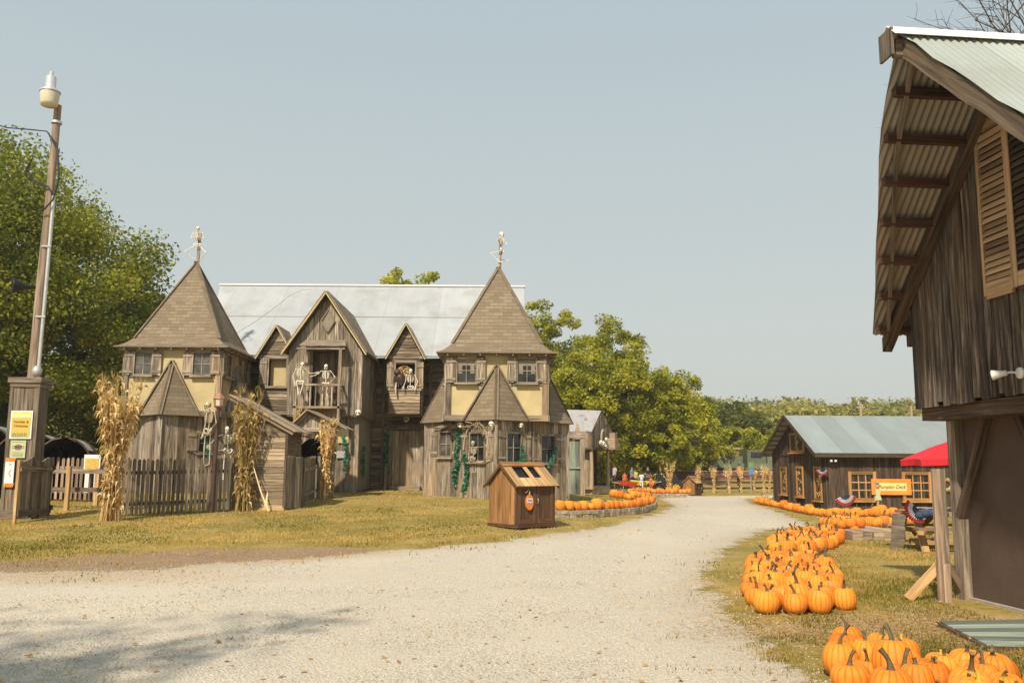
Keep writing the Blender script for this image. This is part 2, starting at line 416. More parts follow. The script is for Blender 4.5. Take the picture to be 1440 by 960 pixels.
# ================================================================ the ground
def fast_mesh(name, P, tint, mats, parent=None, loc=(0, 0, 0), smooth=False):
    P = np.asarray(P, dtype=np.float32); n, k = P.shape[:2]
    P = P - np.array(loc, dtype=np.float32)
    me = bpy.data.meshes.new(name)
    me.vertices.add(n*k); me.vertices.foreach_set('co', P.ravel())
    me.loops.add(n*k); me.loops.foreach_set('vertex_index', np.arange(n*k, dtype=np.int32))
    me.polygons.add(n); me.polygons.foreach_set('loop_start', np.arange(0, n*k, k, dtype=np.int32)); me.polygons.foreach_set('loop_total', np.full(n, k, dtype=np.int32))
    at = me.attributes.new('tint', 'FLOAT', 'FACE'); at.data.foreach_set('value', np.asarray(tint, dtype=np.float32))
    me.materials.append(mats); me.update(); me.validate()
    o = bpy.data.objects.new(name, me); COL.objects.link(o)
    if parent is not None: o.parent = parent
    else: o.location = loc
    return o
def npsm(a, b, x):
    t = np.clip((x-a)/(b-a), 0, 1); return t*t*(3-2*t)
def nzg(x, y): return .62*npsm(8, 40, y)*(1-npsm(-1, 7, x)) + 9*npsm(95, 230, y) + .75*npsm(60, 80, y)*npsm(6, 12, x)
ROAD = np.array([(-70,9.5),(-20,12.2),(-7.3,13.0),(-5.5,13.5),(-3.7,14.9),(-1.54,16.6),(-.26,17.9),(.95,19.6),(2.5,22.5),(4.67,29.3),(6.6,37),(7.2,41.5),(7.5,46.5),(10,50),(14,52),(25,60),(26.5,56),(15.5,49.3),(12.4,47),(11.2,42.5),(10.2,35),(9.4,30.3),(8.9,27),(8.3,24.9),(6.76,23.4),(5.13,19.7),(3.95,16.6),(3.2,14.4),(2.77,12.5),(2.48,10.2),(2.42,8.6),(2.4,7.0),(2.6,3),(3,-60),(-70,-60)])
def road_sd(x, y):
    x = np.asarray(x, dtype=float); y = np.asarray(y, dtype=float)
    d = np.full(x.shape, 1e9); inside = np.zeros(x.shape, bool); n = len(ROAD)
    for i in range(n):
        a, b = ROAD[i], ROAD[(i+1) % n]; e = b-a
        t = np.clip(((x-a[0])*e[0]+(y-a[1])*e[1])/(e@e), 0, 1)
        d = np.minimum(d, np.hypot(x-a[0]-t*e[0], y-a[1]-t*e[1]))
        c = ((a[1] > y) != (b[1] > y)) & (x < (b[0]-a[0])*(y-a[1])/(b[1]-a[1]+1e-12)+a[0])
        inside ^= c
    return np.where(inside, d, -d)
# value noise for placing blades and patches
_rs = np.random.RandomState(3); _tab = _rs.rand(256, 256)
def vnoise(x, y, s=1.0):
    x = np.asarray(x)*s+100; y = np.asarray(y)*s+100
    xi = np.floor(x).astype(int); yi = np.floor(y).astype(int); fx = x-xi; fy = y-yi
    fx = fx*fx*(3-2*fx); fy = fy*fy*(3-2*fy)
    g = lambda a, b: _tab[a % 256, b % 256]
    return (g(xi, yi)*(1-fx)+g(xi+1, yi)*fx)*(1-fy)+(g(xi, yi+1)*(1-fx)+g(xi+1, yi+1)*fx)*fy
def dirt_f(x, y):    # bare brown earth on the verge
    f = np.exp(-(((x+5.0)/2.9)**2+((y-15.05-.25*(x+5.0))/1.15)**2))*1.5
    f = f + .95*np.exp(-(((x+7.2)/4.4)**2+((y-12.7)/1.0)**2)) + .6*np.exp(-(((x+8.5)/1.6)**2+((y-14.0)/.5)**2))
    return f
def straw_f(x, y):   # straw scattered along the barn
    f = np.exp(-((x-4.6)/1.5)**2-((y-9.4)/1.1)**2)+ .9*np.exp(-((x-3.2)/1.0)**2-((y-9.0)/.5)**2) + 1.0*np.exp(-((x-5.2)/.9)**2-((y-7.6)/1.6)**2)
    return f
xs = np.concatenate([np.linspace(-320,-45,18), np.arange(-42,-16,1.0), np.arange(-16,13,.2), np.arange(13,42,1.0), np.linspace(45,320,18)])
ys = np.concatenate([np.linspace(-80,-5,12), np.arange(-4,4,.5), np.arange(4,26,.16), np.arange(26,60,.4), np.arange(60,110,2.5), np.linspace(112,420,30)])
X, Y = np.meshgrid(xs, ys); SD = road_sd(X, Y)
Z = nzg(X, Y) + .012*(vnoise(X, Y, 1.3)-.5)*2 + np.where(SD < 0, .03*(vnoise(X, Y, .6)-.3), 0)*npsm(0, .6, -SD)
DI, ST = dirt_f(X, Y), straw_f(X, Y)
def ground_mat():
    m, nt, b = mat('ground_gravel_and_grass'); q = NT(nt); ob = q.obj()
    sd = q.attr('road'); di = q.attr('dirt'); st = q.attr('straw')
    n1 = q.noise(ob, 1.1, 5, .65); n2 = q.noise(ob, 7, 4, .65); nf = q.noise(ob, 38, 4, .7); ng = q.noise(ob, .35, 3, .6)
    # gravel
    vo = q.n('ShaderNodeTexVoronoi', feature='F1', ins={'Vector': ob, 'Scale': 46.0})
    vo2 = q.n('ShaderNodeTexVoronoi', feature='F1', ins={'Vector': ob, 'Scale': 95.0})
    vs_ = q.n('ShaderNodeSeparateColor', ins={0: vo.outputs['Color']}).outputs[0]
    vs2 = q.n('ShaderNodeSeparateColor', ins={0: vo2.outputs['Color']}).outputs[1]
    gr = q.mix(vs_, (.48,.415,.325), (.82,.735,.605))
    gr = q.mix(.45, gr, q.mix(vs2, (.47,.40,.305), (.84,.75,.615)))
    gr = q.mix(q.ramp(vo.outputs['Distance'], (.30, 0), (.62, .5)), gr, (.30,.25,.19))
    gr = q.mix(1, gr, q.ramp(q.noise(ob, 150, 2, .7), (.3, .80), (.7, 1.2)), 'MULTIPLY')
    gr = q.mix(q.ramp(q.noise(ob, 2.3, 6, .72), (.50, 0), (.68, .5)), gr, (.60,.51,.39))
    gr = q.mix(q.ramp(q.noise(ob, 21, 2, .5), (.70, 0), (.76, .6)), gr, (.25,.20,.14))
    gr = q.mix(q.ramp(q.noise(q.map(ob, (1.0, .35, 1)), .8, 5, .65), (.45, 0), (.68, .6)), gr, (.55,.47,.36))
    gr = q.mix(q.ramp(q.noise(q.map(ob, (.5, .16, 1)), 1.0, 3, .6), (.48, 0), (.66, .5)), gr, (.62,.54,.42))
    gr = q.mix(q.ramp(q.math('ADD', di, q.math('MULTIPLY', q.math('SUBTRACT', n2, .5), .9)), (.30, 0), (.85, .85)), gr, q.mix(q.ramp(nf, (.35, 0), (.65, 1)), (.36,.25,.155), (.62,.49,.34)))
    # lawn
    g1 = q.mix(q.ramp(n2, (.3, 0), (.7, 1)), (.22,.185,.038), (.39,.27,.072))
    g2 = q.mix(q.ramp(n2, (.3, 0), (.7, 1)), (.43,.29,.08), (.56,.395,.14))
    la = q.mix(q.ramp(q.math('ADD', q.math('MULTIPLY', n1, .5), q.math('MULTIPLY', ng, .5)), (.42, 0), (.60, 1)), g1, g2)
    la = q.mix(q.ramp(nf, (.35, .55), (.6, 0)), la, (.09,.075,.028))
    dc = q.mix(q.ramp(nf, (.35, 0), (.65, 1)), (.17,.10,.06), (.42,.30,.21))
    la = q.mix(q.ramp(q.math('ADD', di, q.math('MULTIPLY', q.math('SUBTRACT', n2, .5), .9)), (.42, 0), (.75, .85)), la, dc)
    sc = q.mix(q.ramp(nf, (.35, 0), (.65, 1)), (.33,.21,.09), (.60,.43,.22))
    la = q.mix(q.ramp(q.math('ADD', st, q.math('MULTIPLY', q.math('SUBTRACT', n2, .5), .8)), (.35, 0), (.7, .9)), la, sc)
    # sandy fringe and the edge itself
    e = q.math('ADD', sd, q.math('ADD', q.math('MULTIPLY', q.math('SUBTRACT', n2, .5), .9), q.math('MULTIPLY', q.math('SUBTRACT', n1, .5), 1.1)))
    fr = q.mix(q.ramp(nf, (.3, 0), (.7, 1)), (.30,.22,.13), (.50,.41,.29))
    gr = q.mix(q.ramp(e, (.02, 1), (.9, 0)), gr, q.mix(.5, gr, fr))
    ed = q.math('ADD', e, q.math('MULTIPLY', q.math('SUBTRACT', nf, .5), .5))
    c = q.mix(q.ramp(ed, (.0, 0), (.16, 1)), la, gr)
    q.set(b, 'Base Color', c); q.set(b, 'Roughness', .95); b.inputs['Specular IOR Level'].default_value = .15
    hh = q.math('ADD', q.math('MULTIPLY', vo.outputs['Distance'], -1.0), q.math('MULTIPLY', nf, .7))
    q.set(b, 'Normal', q.bump(hh, .7, .016))
    return m
M['ground'] = ground_mat()
def ground_part(name, keep):
    R, K = X.shape; idx = np.arange(R*K).reshape(R, K)
    q = np.stack([idx[:-1, :-1], idx[:-1, 1:], idx[1:, 1:], idx[1:, :-1]], -1).reshape(-1, 4)
    cen = SD.ravel()[q].mean(1); q = q[keep(cen)]
    used, inv = np.unique(q, return_inverse=True); q = inv.reshape(-1, 4)
    P = np.stack([X.ravel(), Y.ravel(), Z.ravel()], -1)[used]
    me = bpy.data.meshes.new(name); me.from_pydata(P.tolist(), [], q.tolist())
    for a, arr in (('road', SD), ('dirt', DI), ('straw', ST)):
        at = me.attributes.new(a, 'FLOAT', 'POINT'); at.data.foreach_set('value', arr.ravel()[used].astype(np.float32))
    me.polygons.foreach_set('use_smooth', np.ones(len(q), bool)); me.materials.append(M['ground'])
    o = bpy.data.objects.new(name, me); COL.objects.link(o); o['kind'] = 'structure'
    return o
ground_part('grass_ground', lambda s: s <= 0); ground_part('gravel_road', lambda s: s > 0)
# ---------------------------------------------------------------- grass blades, straw and loose stones (stuff)
rs = np.random.RandomState(11)
def ground_pts(n, y0, y1, x0=-80, x1=1520):
    px = rs.uniform(x0, x1, n); py = rs.uniform(y0, y1, n)
    D = np.array([ray(0, 0), ray(1, 0)-ray(0, 0), ray(0, 1)-ray(0, 0)])
    d = D[0]+px[:, None]*D[1]+py[:, None]*D[2]
    z = np.zeros(n)
    for _ in range(25):
        t = (z-CH)/d[:, 2]; z = z*.5+.5*nzg(d[:, 0]*t, d[:, 1]*t)
    t = (z-CH)/d[:, 2]
    return d[:, 0]*t, d[:, 1]*t, z
def blades(name, x, y, z, h, wd, tint, mt, lean=.5):
    n = len(x); a = rs.uniform(0, 2*PI, n); b = rs.uniform(0, 2*PI, n)
    c = np.stack([x, y, z-.004], -1); side = np.stack([np.cos(a), np.sin(a), 0*a], -1)*wd[:, None]/2
    l = rs.uniform(.1, lean, n)*h
    tip = c+np.stack([np.cos(b)*l, np.sin(b)*l, h], -1); mid = c*.5+tip*.5+np.stack([-np.cos(b)*l*.2, -np.sin(b)*l*.2, h*.08], -1)
    P = np.stack([c-side, c+side, mid+side*.8, tip+side*.1, mid-side*.8], 1)
    o = fast_mesh(name, P, tint, mt); o['kind'] = 'stuff'; return o
bx_, by_, bz_ = ground_pts(230000, 688, 975)
bsd = road_sd(bx_, by_); nz = vnoise(bx_, by_, 2.2); df = dirt_f(bx_, by_); sf = straw_f(bx_, by_)
pr = npsm(.0, -1.15, bsd+(nz-.5)*2.2)**1.3*(1-.72*np.clip(df, 0, 1))*(1-.7*np.clip(sf, 0, 1))
pr = np.maximum(pr, np.where((nz > .66) & (bsd < 1.3) & (bsd > -1.2), .06, 0))
pr = np.where((bx_ > 5.2) & (by_ < 11.3) & (by_ > 5.5), 0, pr)
k_ = rs.rand(len(bx_)) < pr
bx_, by_, bz_ = bx_[k_], by_[k_], bz_[k_]
gn = vnoise(bx_, by_, .55)*.6+vnoise(bx_, by_, 2.0)*.4
gt = np.clip((gn-.45)*2.3+rs.normal(.36, .22, len(bx_)), 0, 1)
hh_ = rs.uniform(.022, .055, len(bx_))*(.7+.8*vnoise(bx_, by_, 1.1)); wd_ = np.clip(.0011*by_, .006, .035)*rs.uniform(.6, 1.2, len(bx_))
o = blades('short_lawn_grass', bx_, by_, bz_, hh_, wd_, gt, M['grassblade']); tag(o, 'short dry mown grass covering the lawns beside the gravel', 'grass')
sx_, sy_, sz_ = ground_pts(60000, 790, 975, 900, 1520)
sf = straw_f(sx_, sy_); k_ = (rs.rand(len(sx_)) < np.clip(sf, 0, 1)*.8) & ~((sx_ > 5.2) & (sy_ < 11.3)); sx_, sy_, sz_ = sx_[k_], sy_[k_], sz_[k_]
n_ = len(sx_); a = rs.uniform(0, 2*PI, n_); L = rs.uniform(.03, .11, n_)
c = np.stack([sx_, sy_, sz_+rs.uniform(.004, .022, n_)], -1); d = np.stack([np.cos(a), np.sin(a), rs.uniform(-.15, .15, n_)], -1)*L[:, None]/2
s = np.stack([-np.sin(a), np.cos(a), 0*a], -1)*.0028
o = fast_mesh('loose_straw', np.stack([c-d-s, c+d-s, c+d+s, c-d+s], 1), rs.rand(n_), M['straw']); o['kind'] = 'stuff'; tag(o, 'loose golden straw strewn beside the brown barn', 'straw')
# loose stones
M['pebble'] = plain('limestone_chips', (.47,.425,.35), .9, .25, scale=30)
gx, gy, gz = ground_pts(26000, 770, 985); k_ = (road_sd(gx, gy) > -.5*rs.rand(len(gx)))&(gy < 16) ; gx, gy, gz = gx[k_], gy[k_], gz[k_]
n_ = len(gx); r = rs.uniform(.0035, .011, n_)*np.clip(gy/9, .8, 1.25); c = np.stack([gx, gy, gz+r*.3], -1)
ax = rs.normal(0, 1, (n_, 3, 3)); q_, _ = np.linalg.qr(ax); vv = q_*r[:, None, None]*rs.uniform(.6, 1.3, (n_, 3, 1))
tri = []
for sa in (1, -1):
    for sb in (1, -1):
        for sc in (1, -1):
            t3 = [c+vv[:, 0]*sa, c+vv[:, 1]*sb, c+vv[:, 2]*sc]
            if sa*sb*sc < 0: t3 = t3[::-1]
            tri.append(np.stack(t3, 1))
tt = rs.rand(n_)
o = fast_mesh('loose_gravel', np.concatenate(tri), np.tile(tt, 8), M['pebble']); o['kind'] = 'stuff'; tag(o, 'loose pale limestone chips on the gravel drive', 'gravel')
# fallen leaves
lx, ly, lz = ground_pts(420, 745, 975); n_ = len(lx); a = rs.uniform(0, 2*PI, n_); r = rs.uniform(.014, .034, n_)
c = np.stack([lx, ly, lz+.03*(road_sd(lx, ly) < 0)+.014], -1); u = np.stack([np.cos(a), np.sin(a), rs.uniform(-.4, .4, n_)], -1)*r[:, None]; v_ = np.stack([-np.sin(a), np.cos(a), rs.uniform(-.4, .4, n_)], -1)*r[:, None]*.7
o = fast_mesh('fallen_leaves', np.stack([c-u, c-v_, c+u, c+v_], 1), rs.rand(n_), M['straw']); o['kind'] = 'stuff'; tag(o, 'small dry leaves scattered over gravel and grass', 'fallen leaves')
# ================================================================ trees
def clump_leaves(centers, rad, nper, size, tint0, seed, flat=.7):
    r = np.random.RandomState(seed); C_ = np.repeat(np.array(centers), nper, 0); R_ = np.repeat(np.array(rad), nper); T_ = np.repeat(np.array(tint0), nper); n = len(C_)
    d = r.normal(0, 1, (n, 3)); d /= np.linalg.norm(d, axis=1, keepdims=True); d *= (r.rand(n, 1)**.45)*R_[:, None]; d[:, 2] *= flat
    P = C_+d
    nrm = r.normal(0, .7, (n, 3))+d/(R_[:, None]+.01)*.6+np.array([0, 0, .55]); nrm /= np.linalg.norm(nrm, axis=1, keepdims=True)
    t = np.cross(nrm, r.normal(0, 1, (n, 3))); t /= np.linalg.norm(t, axis=1, keepdims=True); bt = np.cross(nrm, t)
    s = size*r.uniform(.6, 1.25, n)[:, None]
    Q = np.stack([P-t*s, P-bt*s*.55, P+t*s, P+bt*s*.55], 1)
    return Q, np.clip(T_+r.normal(0, .16, n), 0, 1)
def tree(name, label, base, H, W, zlow, leaf, nclump=220, nper=170, lsize=.11, seed=1, squash=1.0, group=None, lean=(0, 0), power=.42, shape=1.0, trunk=None, nlimb=14, bare=False):
    r = random.Random(seed); base = V(base); base.z = zg(base.x, base.y)-.05
    th = thing(name, label, 'tree', base, 0, group)
    cz = base.z+zlow+(H-zlow)*.48; hz = (H-zlow)/2; cx, cy = base.x+lean[0], base.y+lean[1]
    cs, rd, tn = [], [], []
    bumps = [(V((r.gauss(0, 1), r.gauss(0, 1), r.gauss(0, .8))).normalized(), r.uniform(-.24, .22)) for _ in range(16)]
    while len(cs) < nclump:
        d = V((r.gauss(0, 1), r.gauss(0, 1), r.gauss(0, 1))).normalized()
        rr = r.random()**power
        k = 1+sum(a*max(0, d.dot(b)-.55)*2.2 for b, a in bumps)
        ww = W/2*(1-.30*shape*max(0, d.z)**1.5)
        p = V((cx+d.x*ww*k*rr, cy+d.y*ww*k*rr, cz+d.z*hz*k*rr))
        cs.append(p); rd.append(W*r.uniform(.055, .105)); tn.append(max(.05, min(.95, r.gauss(.48, .20))))
    tr = trunk or W*.035
    mb = MB(); top = V((cx, cy, cz+hz*.25)); fork = base+V((0, 0, max(zlow*.9, H*.16)))
    mb.tube([base, base.lerp(fork, .5)+V((r.gauss(0, .1), r.gauss(0, .1), 0)), fork, fork.lerp(top, .5), top], [tr*1.35, tr*1.02, tr*.9, tr*.55, tr*.15], 9, r.random(), uvs=.8)
    for i in range(nlimb):
        q = cs[int(i*len(cs)/nlimb)].lerp(V((cx, cy, cz)), .08); f0 = r.uniform(0, .8); s0 = fork.lerp(top, f0); L = (q-s0).length
        md = s0.lerp(q, .5)+V((r.gauss(0, .05*L), r.gauss(0, .05*L), .10*L))
        mb.tube([s0, md, q], [tr*.42*(1-f0*.4), tr*.25, tr*.06], 6, r.random(), uvs=.8)
        for j in range(3):
            q2 = (q+V((r.gauss(0, 1), r.gauss(0, 1), r.gauss(0, .8))).normalized()*L*.2).lerp(V((cx, cy, cz)), .12)
            mb.tube([md.lerp(q, .3+.2*j), q2], [tr*.14, tr*.03], 5, r.random(), uvs=.8)
    mb.build('trunk', M['bark'], th)
    Q, t = clump_leaves([tuple(c) for c in cs], rd, nper, lsize, tn, seed)
    fast_mesh('crown', Q, t, M[leaf], th, loc=tuple(base))
    return th
tree('maple_tree', 'large dense green maple rising behind the timber lamp pole at the left edge', (-25.9, 41, 0), 16.8, 19.0, 2.2, 'leaf_maple', 460, 400, .105, 5, power=.38, nlimb=18)
tree('maple_tree', 'dark shaded tree beyond the parked black canopies at far left', (-20.5, 52, 0), 11.5, 14, .6, 'leaf_maple', 200, 150, .19, 8, power=.45)
tree('maple_tree', 'dark tree filling the gap left of the big maple', (-33, 50, 0), 13.5, 15, .6, 'leaf_maple', 180, 150, .20, 9, power=.45)
tree('ash_tree', 'golden green tree just right of the right-hand tower, tallest of the yellowing row', (6.6, 66, 0), 11.9, 10.6, .4, 'leaf_gold', 430, 210, .125, 21, shape=.8, power=.55)
tree('ash_tree', 'golden green tree sloping down towards the drive behind the distant visitors', (10.6, 67, 0), 9.6, 8.6, .3, 'leaf_gold', 370, 200, .125, 22, shape=.9, power=.55)
tree('ash_tree', 'olive green tree showing just above the right end of the white roof', (2.9, 74, 0), 15.4, 9.0, 2, 'leaf_gold', 260, 170, .15, 23, power=.5)
tree('ash_tree', 'tree top peeping over the middle of the white metal roof', (-9.3, 78, 0), 19.6, 9, 6, 'leaf_gold', 120, 130, .17, 24)
tree('ash_tree', 'low yellow green tree behind the corn bundle left of the small brown bin', (14.4, 76, 0), 7.4, 8.2, .2, 'leaf_gold', 200, 150, .16, 25)
tree('oak_tree', 'dull green tree between the golden row and the wooded hill', (17.4, 88, 0), 9.4, 10, .4, 'leaf_dull', 230, 150, .17, 26)
tree('oak_tree', 'darker green tree behind the far sheds left of the brown building', (22.4, 93, 0), 8.8, 10, .4, 'leaf_dull', 220, 150, .17, 27)
tree('oak_tree', 'low bushy yellow green tree behind the parked green truck', (22.5, 84, 0), 4.9, 8, .3, 'leaf_gold', 90, 150, .15, 28)
tree('oak_tree', 'small green tree glimpsed under the eave beside the far corner of the barn', (12.2, 24.5, 0), 3.3, .9, 2.5, 'leaf_gold', 10, 30, .035, 30) if False else None
# shade tree up-sun of the drive: its shadow falls over the near left of the gravel
tree('maple_tree', 'maple beside the drive left of the viewpoint whose shade falls on the gravel', (-6.5, .9, 0), 8.6, 7.8, 3.6, 'leaf_maple', 84, 27, .13, 31, power=.9, nlimb=10)
# bare twigs above the barn roof
th = thing('bare_tree', 'leafless twiggy tree top showing over the pale barn roof', 'tree', (14.2, 22, 0))
mb = MB(); r = random.Random(4); mb.tube([(14.2, 22, -.05), (14.2, 22, 6), (14.1, 22, 12.4)], [.2, .15, .04], 8); mb.build('trunk', M['bark'], th)
mb = MB()
def twig(p, d, L, rad, k):
    q = p+d*L; mb.tube([p, p.lerp(q, .5)+V((r.gauss(0, .03), 0, r.gauss(0, .04)))*L, q], [rad, rad*.75, rad*.4], 4)
    if k:
        for j in range(3):
            d2 = (d+V((r.gauss(0, .55), r.gauss(0, .4), r.gauss(0, .4)))).normalized(); twig(p.lerp(q, .35+.3*j), d2, L*.62, rad*.55, k-1)
for i in range(11):
    twig(V((14.1, 22, 9.9+i*.24)), V((-1+.2*r.random()*i, r.gauss(0, .4), .35+.25*r.random())).normalized(), 2.2, .035, 3)
mb.build('branches', M['bark'], th)
# the wooded rise far behind
def woodland():
    r = random.Random(77); cs, rd, tn = [], [], []
    for i in range(560):
        y = r.uniform(112, 215); x = r.uniform(-.95, 1.05)*y*.95+8
        h = r.uniform(6, 9.8); wv = r.uniform(3.0, 5.4); z0 = zg(x, y); hue = r.gauss(.45, .2)
        for k in range(7):
            a = r.uniform(0, 2*PI); e = r.uniform(-.35, 1)
            cs.append((x+math.cos(a)*wv*.62*math.cos(e), y+math.sin(a)*wv*.62*math.cos(e), z0+h*.58+math.sin(e)*h*.34)); rd.append(wv*.5); tn.append(max(0, min(1, hue+r.gauss(0, .08))))
    Q, t = clump_leaves(cs, rd, 58, .42, tn, 5)
    o = fast_mesh('woodland', Q, t, M['leaf_far']); o['kind'] = 'stuff'; tag(o, 'hazy wooded rise closing the view behind the farm', 'woodland')
woodland()
# ================================================================ board builders
def vboards(mb, O, U, Nn, W, zb, zt, bw=.2, th=.025, holes=(), m=0, seed=None, tv=(0, 1), rag=0):
    """vertical boards on the wall line O + U*u (u 0..W); zb/zt numbers or functions of u; holes (u0,u1,z0,z1)"""
    O, U, Nn = V(O), V(U).normalized(), V(Nn).normalized()
    fb = zb if callable(zb) else (lambda u: zb); ft = zt if callable(zt) else (lambda u: zt)
    us = [0]; 
    while us[-1] < W: us.append(us[-1]+bw*random.uniform(.75, 1.3))
    us = [u for u in us if u < W-.05]+[W]
    for h in holes: us += [h[0], h[1]]
    us = sorted(u for u in us if 0 <= u <= W); cl = [us[0]]
    for u in us[1:]:
        if u-cl[-1] > .012 : cl.append(u)
    cl[-1] = W
    lt = {}
    for a, b in zip(cl, cl[1:]):
        mid = (a+b)/2; t = random.uniform(*tv); d = th*random.uniform(.7, 1.25); rg = random.uniform(-rag, rag)
        segs = [(None, None)]
        hs = sorted([(h[2], h[3]) for h in holes if h[0]-.006 <= mid <= h[1]+.006])
        lo = None; parts = []
        for z0, z1 in hs: parts.append((lo, z0)); lo = z1
        parts.append((lo, None))
        g = .004
        for z0, z1 in parts:
            p = []
            for u in (a+g, b-g):
                p.append((u, fb(u)+rg if z0 is None else z0, ft(u) if z1 is None else z1))
            if p[0][2]-p[0][1] < .01 and p[1][2]-p[1][1] < .01: continue
            pts = [(O.x+U.x*u, O.y+U.y*u, z) for u, z in ((p[0][0], p[0][1]), (p[1][0], p[1][1]), (p[1][0], max(p[1][1]+.002, p[1][2])), (p[0][0], max(p[0][1]+.002, p[0][2])))]
            mb.prism(pts, Nn, d, t, m, U=U, swap=True)
def hboards(mb, O, U, Nn, W, zb, zt, bh=.15, ext=None, holes=(), m=0, tv=(0, 1), butt=.034):
    """lap siding: wedge boards, thick edge down"""
    O, U, Nn = V(O), V(U).normalized(), V(Nn).normalized(); z = zb
    while z < zt-.02:
        h = min(bh*random.uniform(.85, 1.12), zt-z); e0, e1 = (0, W) if ext is None else ext(z+h*.5)
        if e1-e0 > .05:
            iv = [(e0, e1)]
            for a, b, z0, z1 in holes:
                if z+h*.5 > z0 and z+h*.5 < z1: iv = [q for i in iv for q in ((i[0], min(i[1], a)), (max(i[0], b), i[1])) if q[1]-q[0] > .03]
            for a, b in iv:
                u = a
                while u < b-.01:
                    u2 = min(b, u+random.uniform(1.2, 3.4))
                    if b-u2 < .4: u2 = b
                    t = random.uniform(*tv); sg = random.uniform(-.006, .006)
                    A = lambda uu, zz, n: V((O.x, O.y, 0))+U*uu+V((0, 0, zz+sg))+Nn*n
                    p = [A(u+.003, z-.012, butt), A(u2-.003, z-.012, butt), A(u2-.003, z+h, .006), A(u+.003, z+h, .006)]
                    k = [A(u+.003, z-.012, 0), A(u2-.003, z-.012, 0), A(u2-.003, z+h, 0), A(u+.003, z+h, 0)]
                    o1, o2 = random.random()*9, random.random()*9
                    uv = [(o1, o2), (o1+u2-u, o2), (o1+u2-u, o2+h), (o1, o2+h)]
                    mb.face(p, t, m, uv); mb.face([k[0], k[1], p[1], p[0]], t, m, uv); mb.face([p[0], p[3], k[3], k[0]], t, m, uv); mb.face([p[1], k[1], k[2], p[2]], t, m, uv)
                    u = u2
        z += h
def window(parent, root, O, U, Nn, w, h, nx=2, ny=2, mt='castle', fw=.07, sill=True, glass='glass', depth=.05, curtain=False, label=None, mun=.022):
    """framed window standing on the wall face: O = lower left corner of the opening"""
    O, U, Nn = V(O), V(U).normalized(), V(Nn).normalized(); mb = MB(); Z = UP
    ax = (U, Z, Nn)
    c = O+U*w/2+Z*h/2
    mb.obox(c-Nn*depth, ax, (w, h, .01), .5, 1)
    f = .022
    mb.obox(O+U*(-fw/2)+Z*h/2+Nn*f, ax, (fw, h+fw*2, .045)); mb.obox(O+U*(w+fw/2)+Z*h/2+Nn*f, ax, (fw, h+fw*2, .045))
    mb.obox(O+U*w/2+Z*(h+fw/2)+Nn*(f+.003), ax, (w, fw, .045)); mb.obox(O+U*w/2-Z*fw/2+Nn*(f+.003), ax, (w, fw, .045))
    # reveals close the gap between wall face and pane
    for q, s in ((O+Z*h/2, (.01, h, depth)), (O+U*w+Z*h/2, (.01, h, depth))): mb.obox(q-Nn*depth/2, ax, s, .2)
    for q, s in ((O+U*w/2, (w, .01, depth)), (O+U*w/2+Z*h, (w, .01, depth))): mb.obox(q-Nn*depth/2, ax, s, .2)
    for i in range(1, nx): mb.obox(O+U*w*i/nx+Z*h/2-Nn*(depth-.02), ax, (mun, h, .02), .9)
    for i in range(1, ny): mb.obox(O+U*w/2+Z*h*i/ny-Nn*(depth-.021), ax, (w, mun, .02), .9)
    if sill: mb.obox(O+U*w/2-Z*(fw+.02)+Nn*.06, ax, (w+fw*3.2, .045, .13), .75)
    if curtain:
        for sx_, ww in ((0, .32), (1-.32, .32)):
            mb.obox(O+U*w*(sx_+ww/2)+Z*h*.62-Nn*(depth-.008), ax, (w*ww*.7, h*.5, .006), .5, 2)
        mb.obox(O+U*w*.5+Z*h*.86-Nn*(depth-.0085), ax, (w, h*.26, .006), .5, 2)
    o = subsub(mb, 'window', [M[mt], M[glass], M['curtain']], parent, root) if parent is not root else sub(mb, 'window', [M[mt], M[glass], M['curtain']], root)
    if label: o['label'] = label
    return o
def shutter(parent, root, O, U, Nn, w, h, mt='castle', tilt=0):
    O, U, Nn = V(O), V(U).normalized(), V(Nn).normalized(); mb = MB()
    c, s = math.cos(tilt), math.sin(tilt); U2 = U*c+Nn*s; N2 = Nn*c-U*s
    n = 3; ws = [random.uniform(.8, 1.2) for _ in range(n)]; tot = sum(ws); u = 0
    for x in ws:
        x = x/tot*w; dz = random.uniform(-.03, .03)
        mb.obox(O+U2*(u+x/2)+UP*(h/2+dz)+N2*.03, (U2, UP, N2), (x-.008, h+random.uniform(-.03, .03), .024)); u += x
    for k in (.14, .84): mb.obox(O+U2*w/2+UP*h*k+N2*.053, (U2, UP, N2), (w*.98, .085, .024), .75)
    return subsub(mb, 'shutter', M[mt], parent, root) if parent is not root else sub(mb, 'shutter', M[mt], root)
def roofslab(mb, pts, th, m=0, t=.5, U=None):
    p = [V(x) for x in pts]; n = (p[1]-p[0]).cross(p[2]-p[0]).normalized()
    if n.z < 0: n = -n
    if U is None: U = UP.cross(n).normalized()
    mb.prism(p, n, th, t, m, U=U, off=(3.3, 1.7))
def gable_roof(mb, x0, x1, y0, y1, ze, zr, th=.06, axis='y', m=0, drop=0):
    """ridge along axis"""
    if axis == 'y':
        xm = (x0+x1)/2
        roofslab(mb, [(x0, y0, ze), (x0, y1, ze), (xm, y1, zr), (xm, y0, zr)], th, m); roofslab(mb, [(x1, y0, ze), (x1, y1, ze), (xm, y1, zr), (xm, y0, zr)], th, m)
    else:
        ym = (y0+y1)/2
        roofslab(mb, [(x0, y0, ze), (x1, y0, ze), (x1, ym, zr), (x0, ym, zr)], th, m); roofslab(mb, [(x0, y1, ze), (x1, y1, ze), (x1, ym, zr), (x0, ym, zr)], th, m)
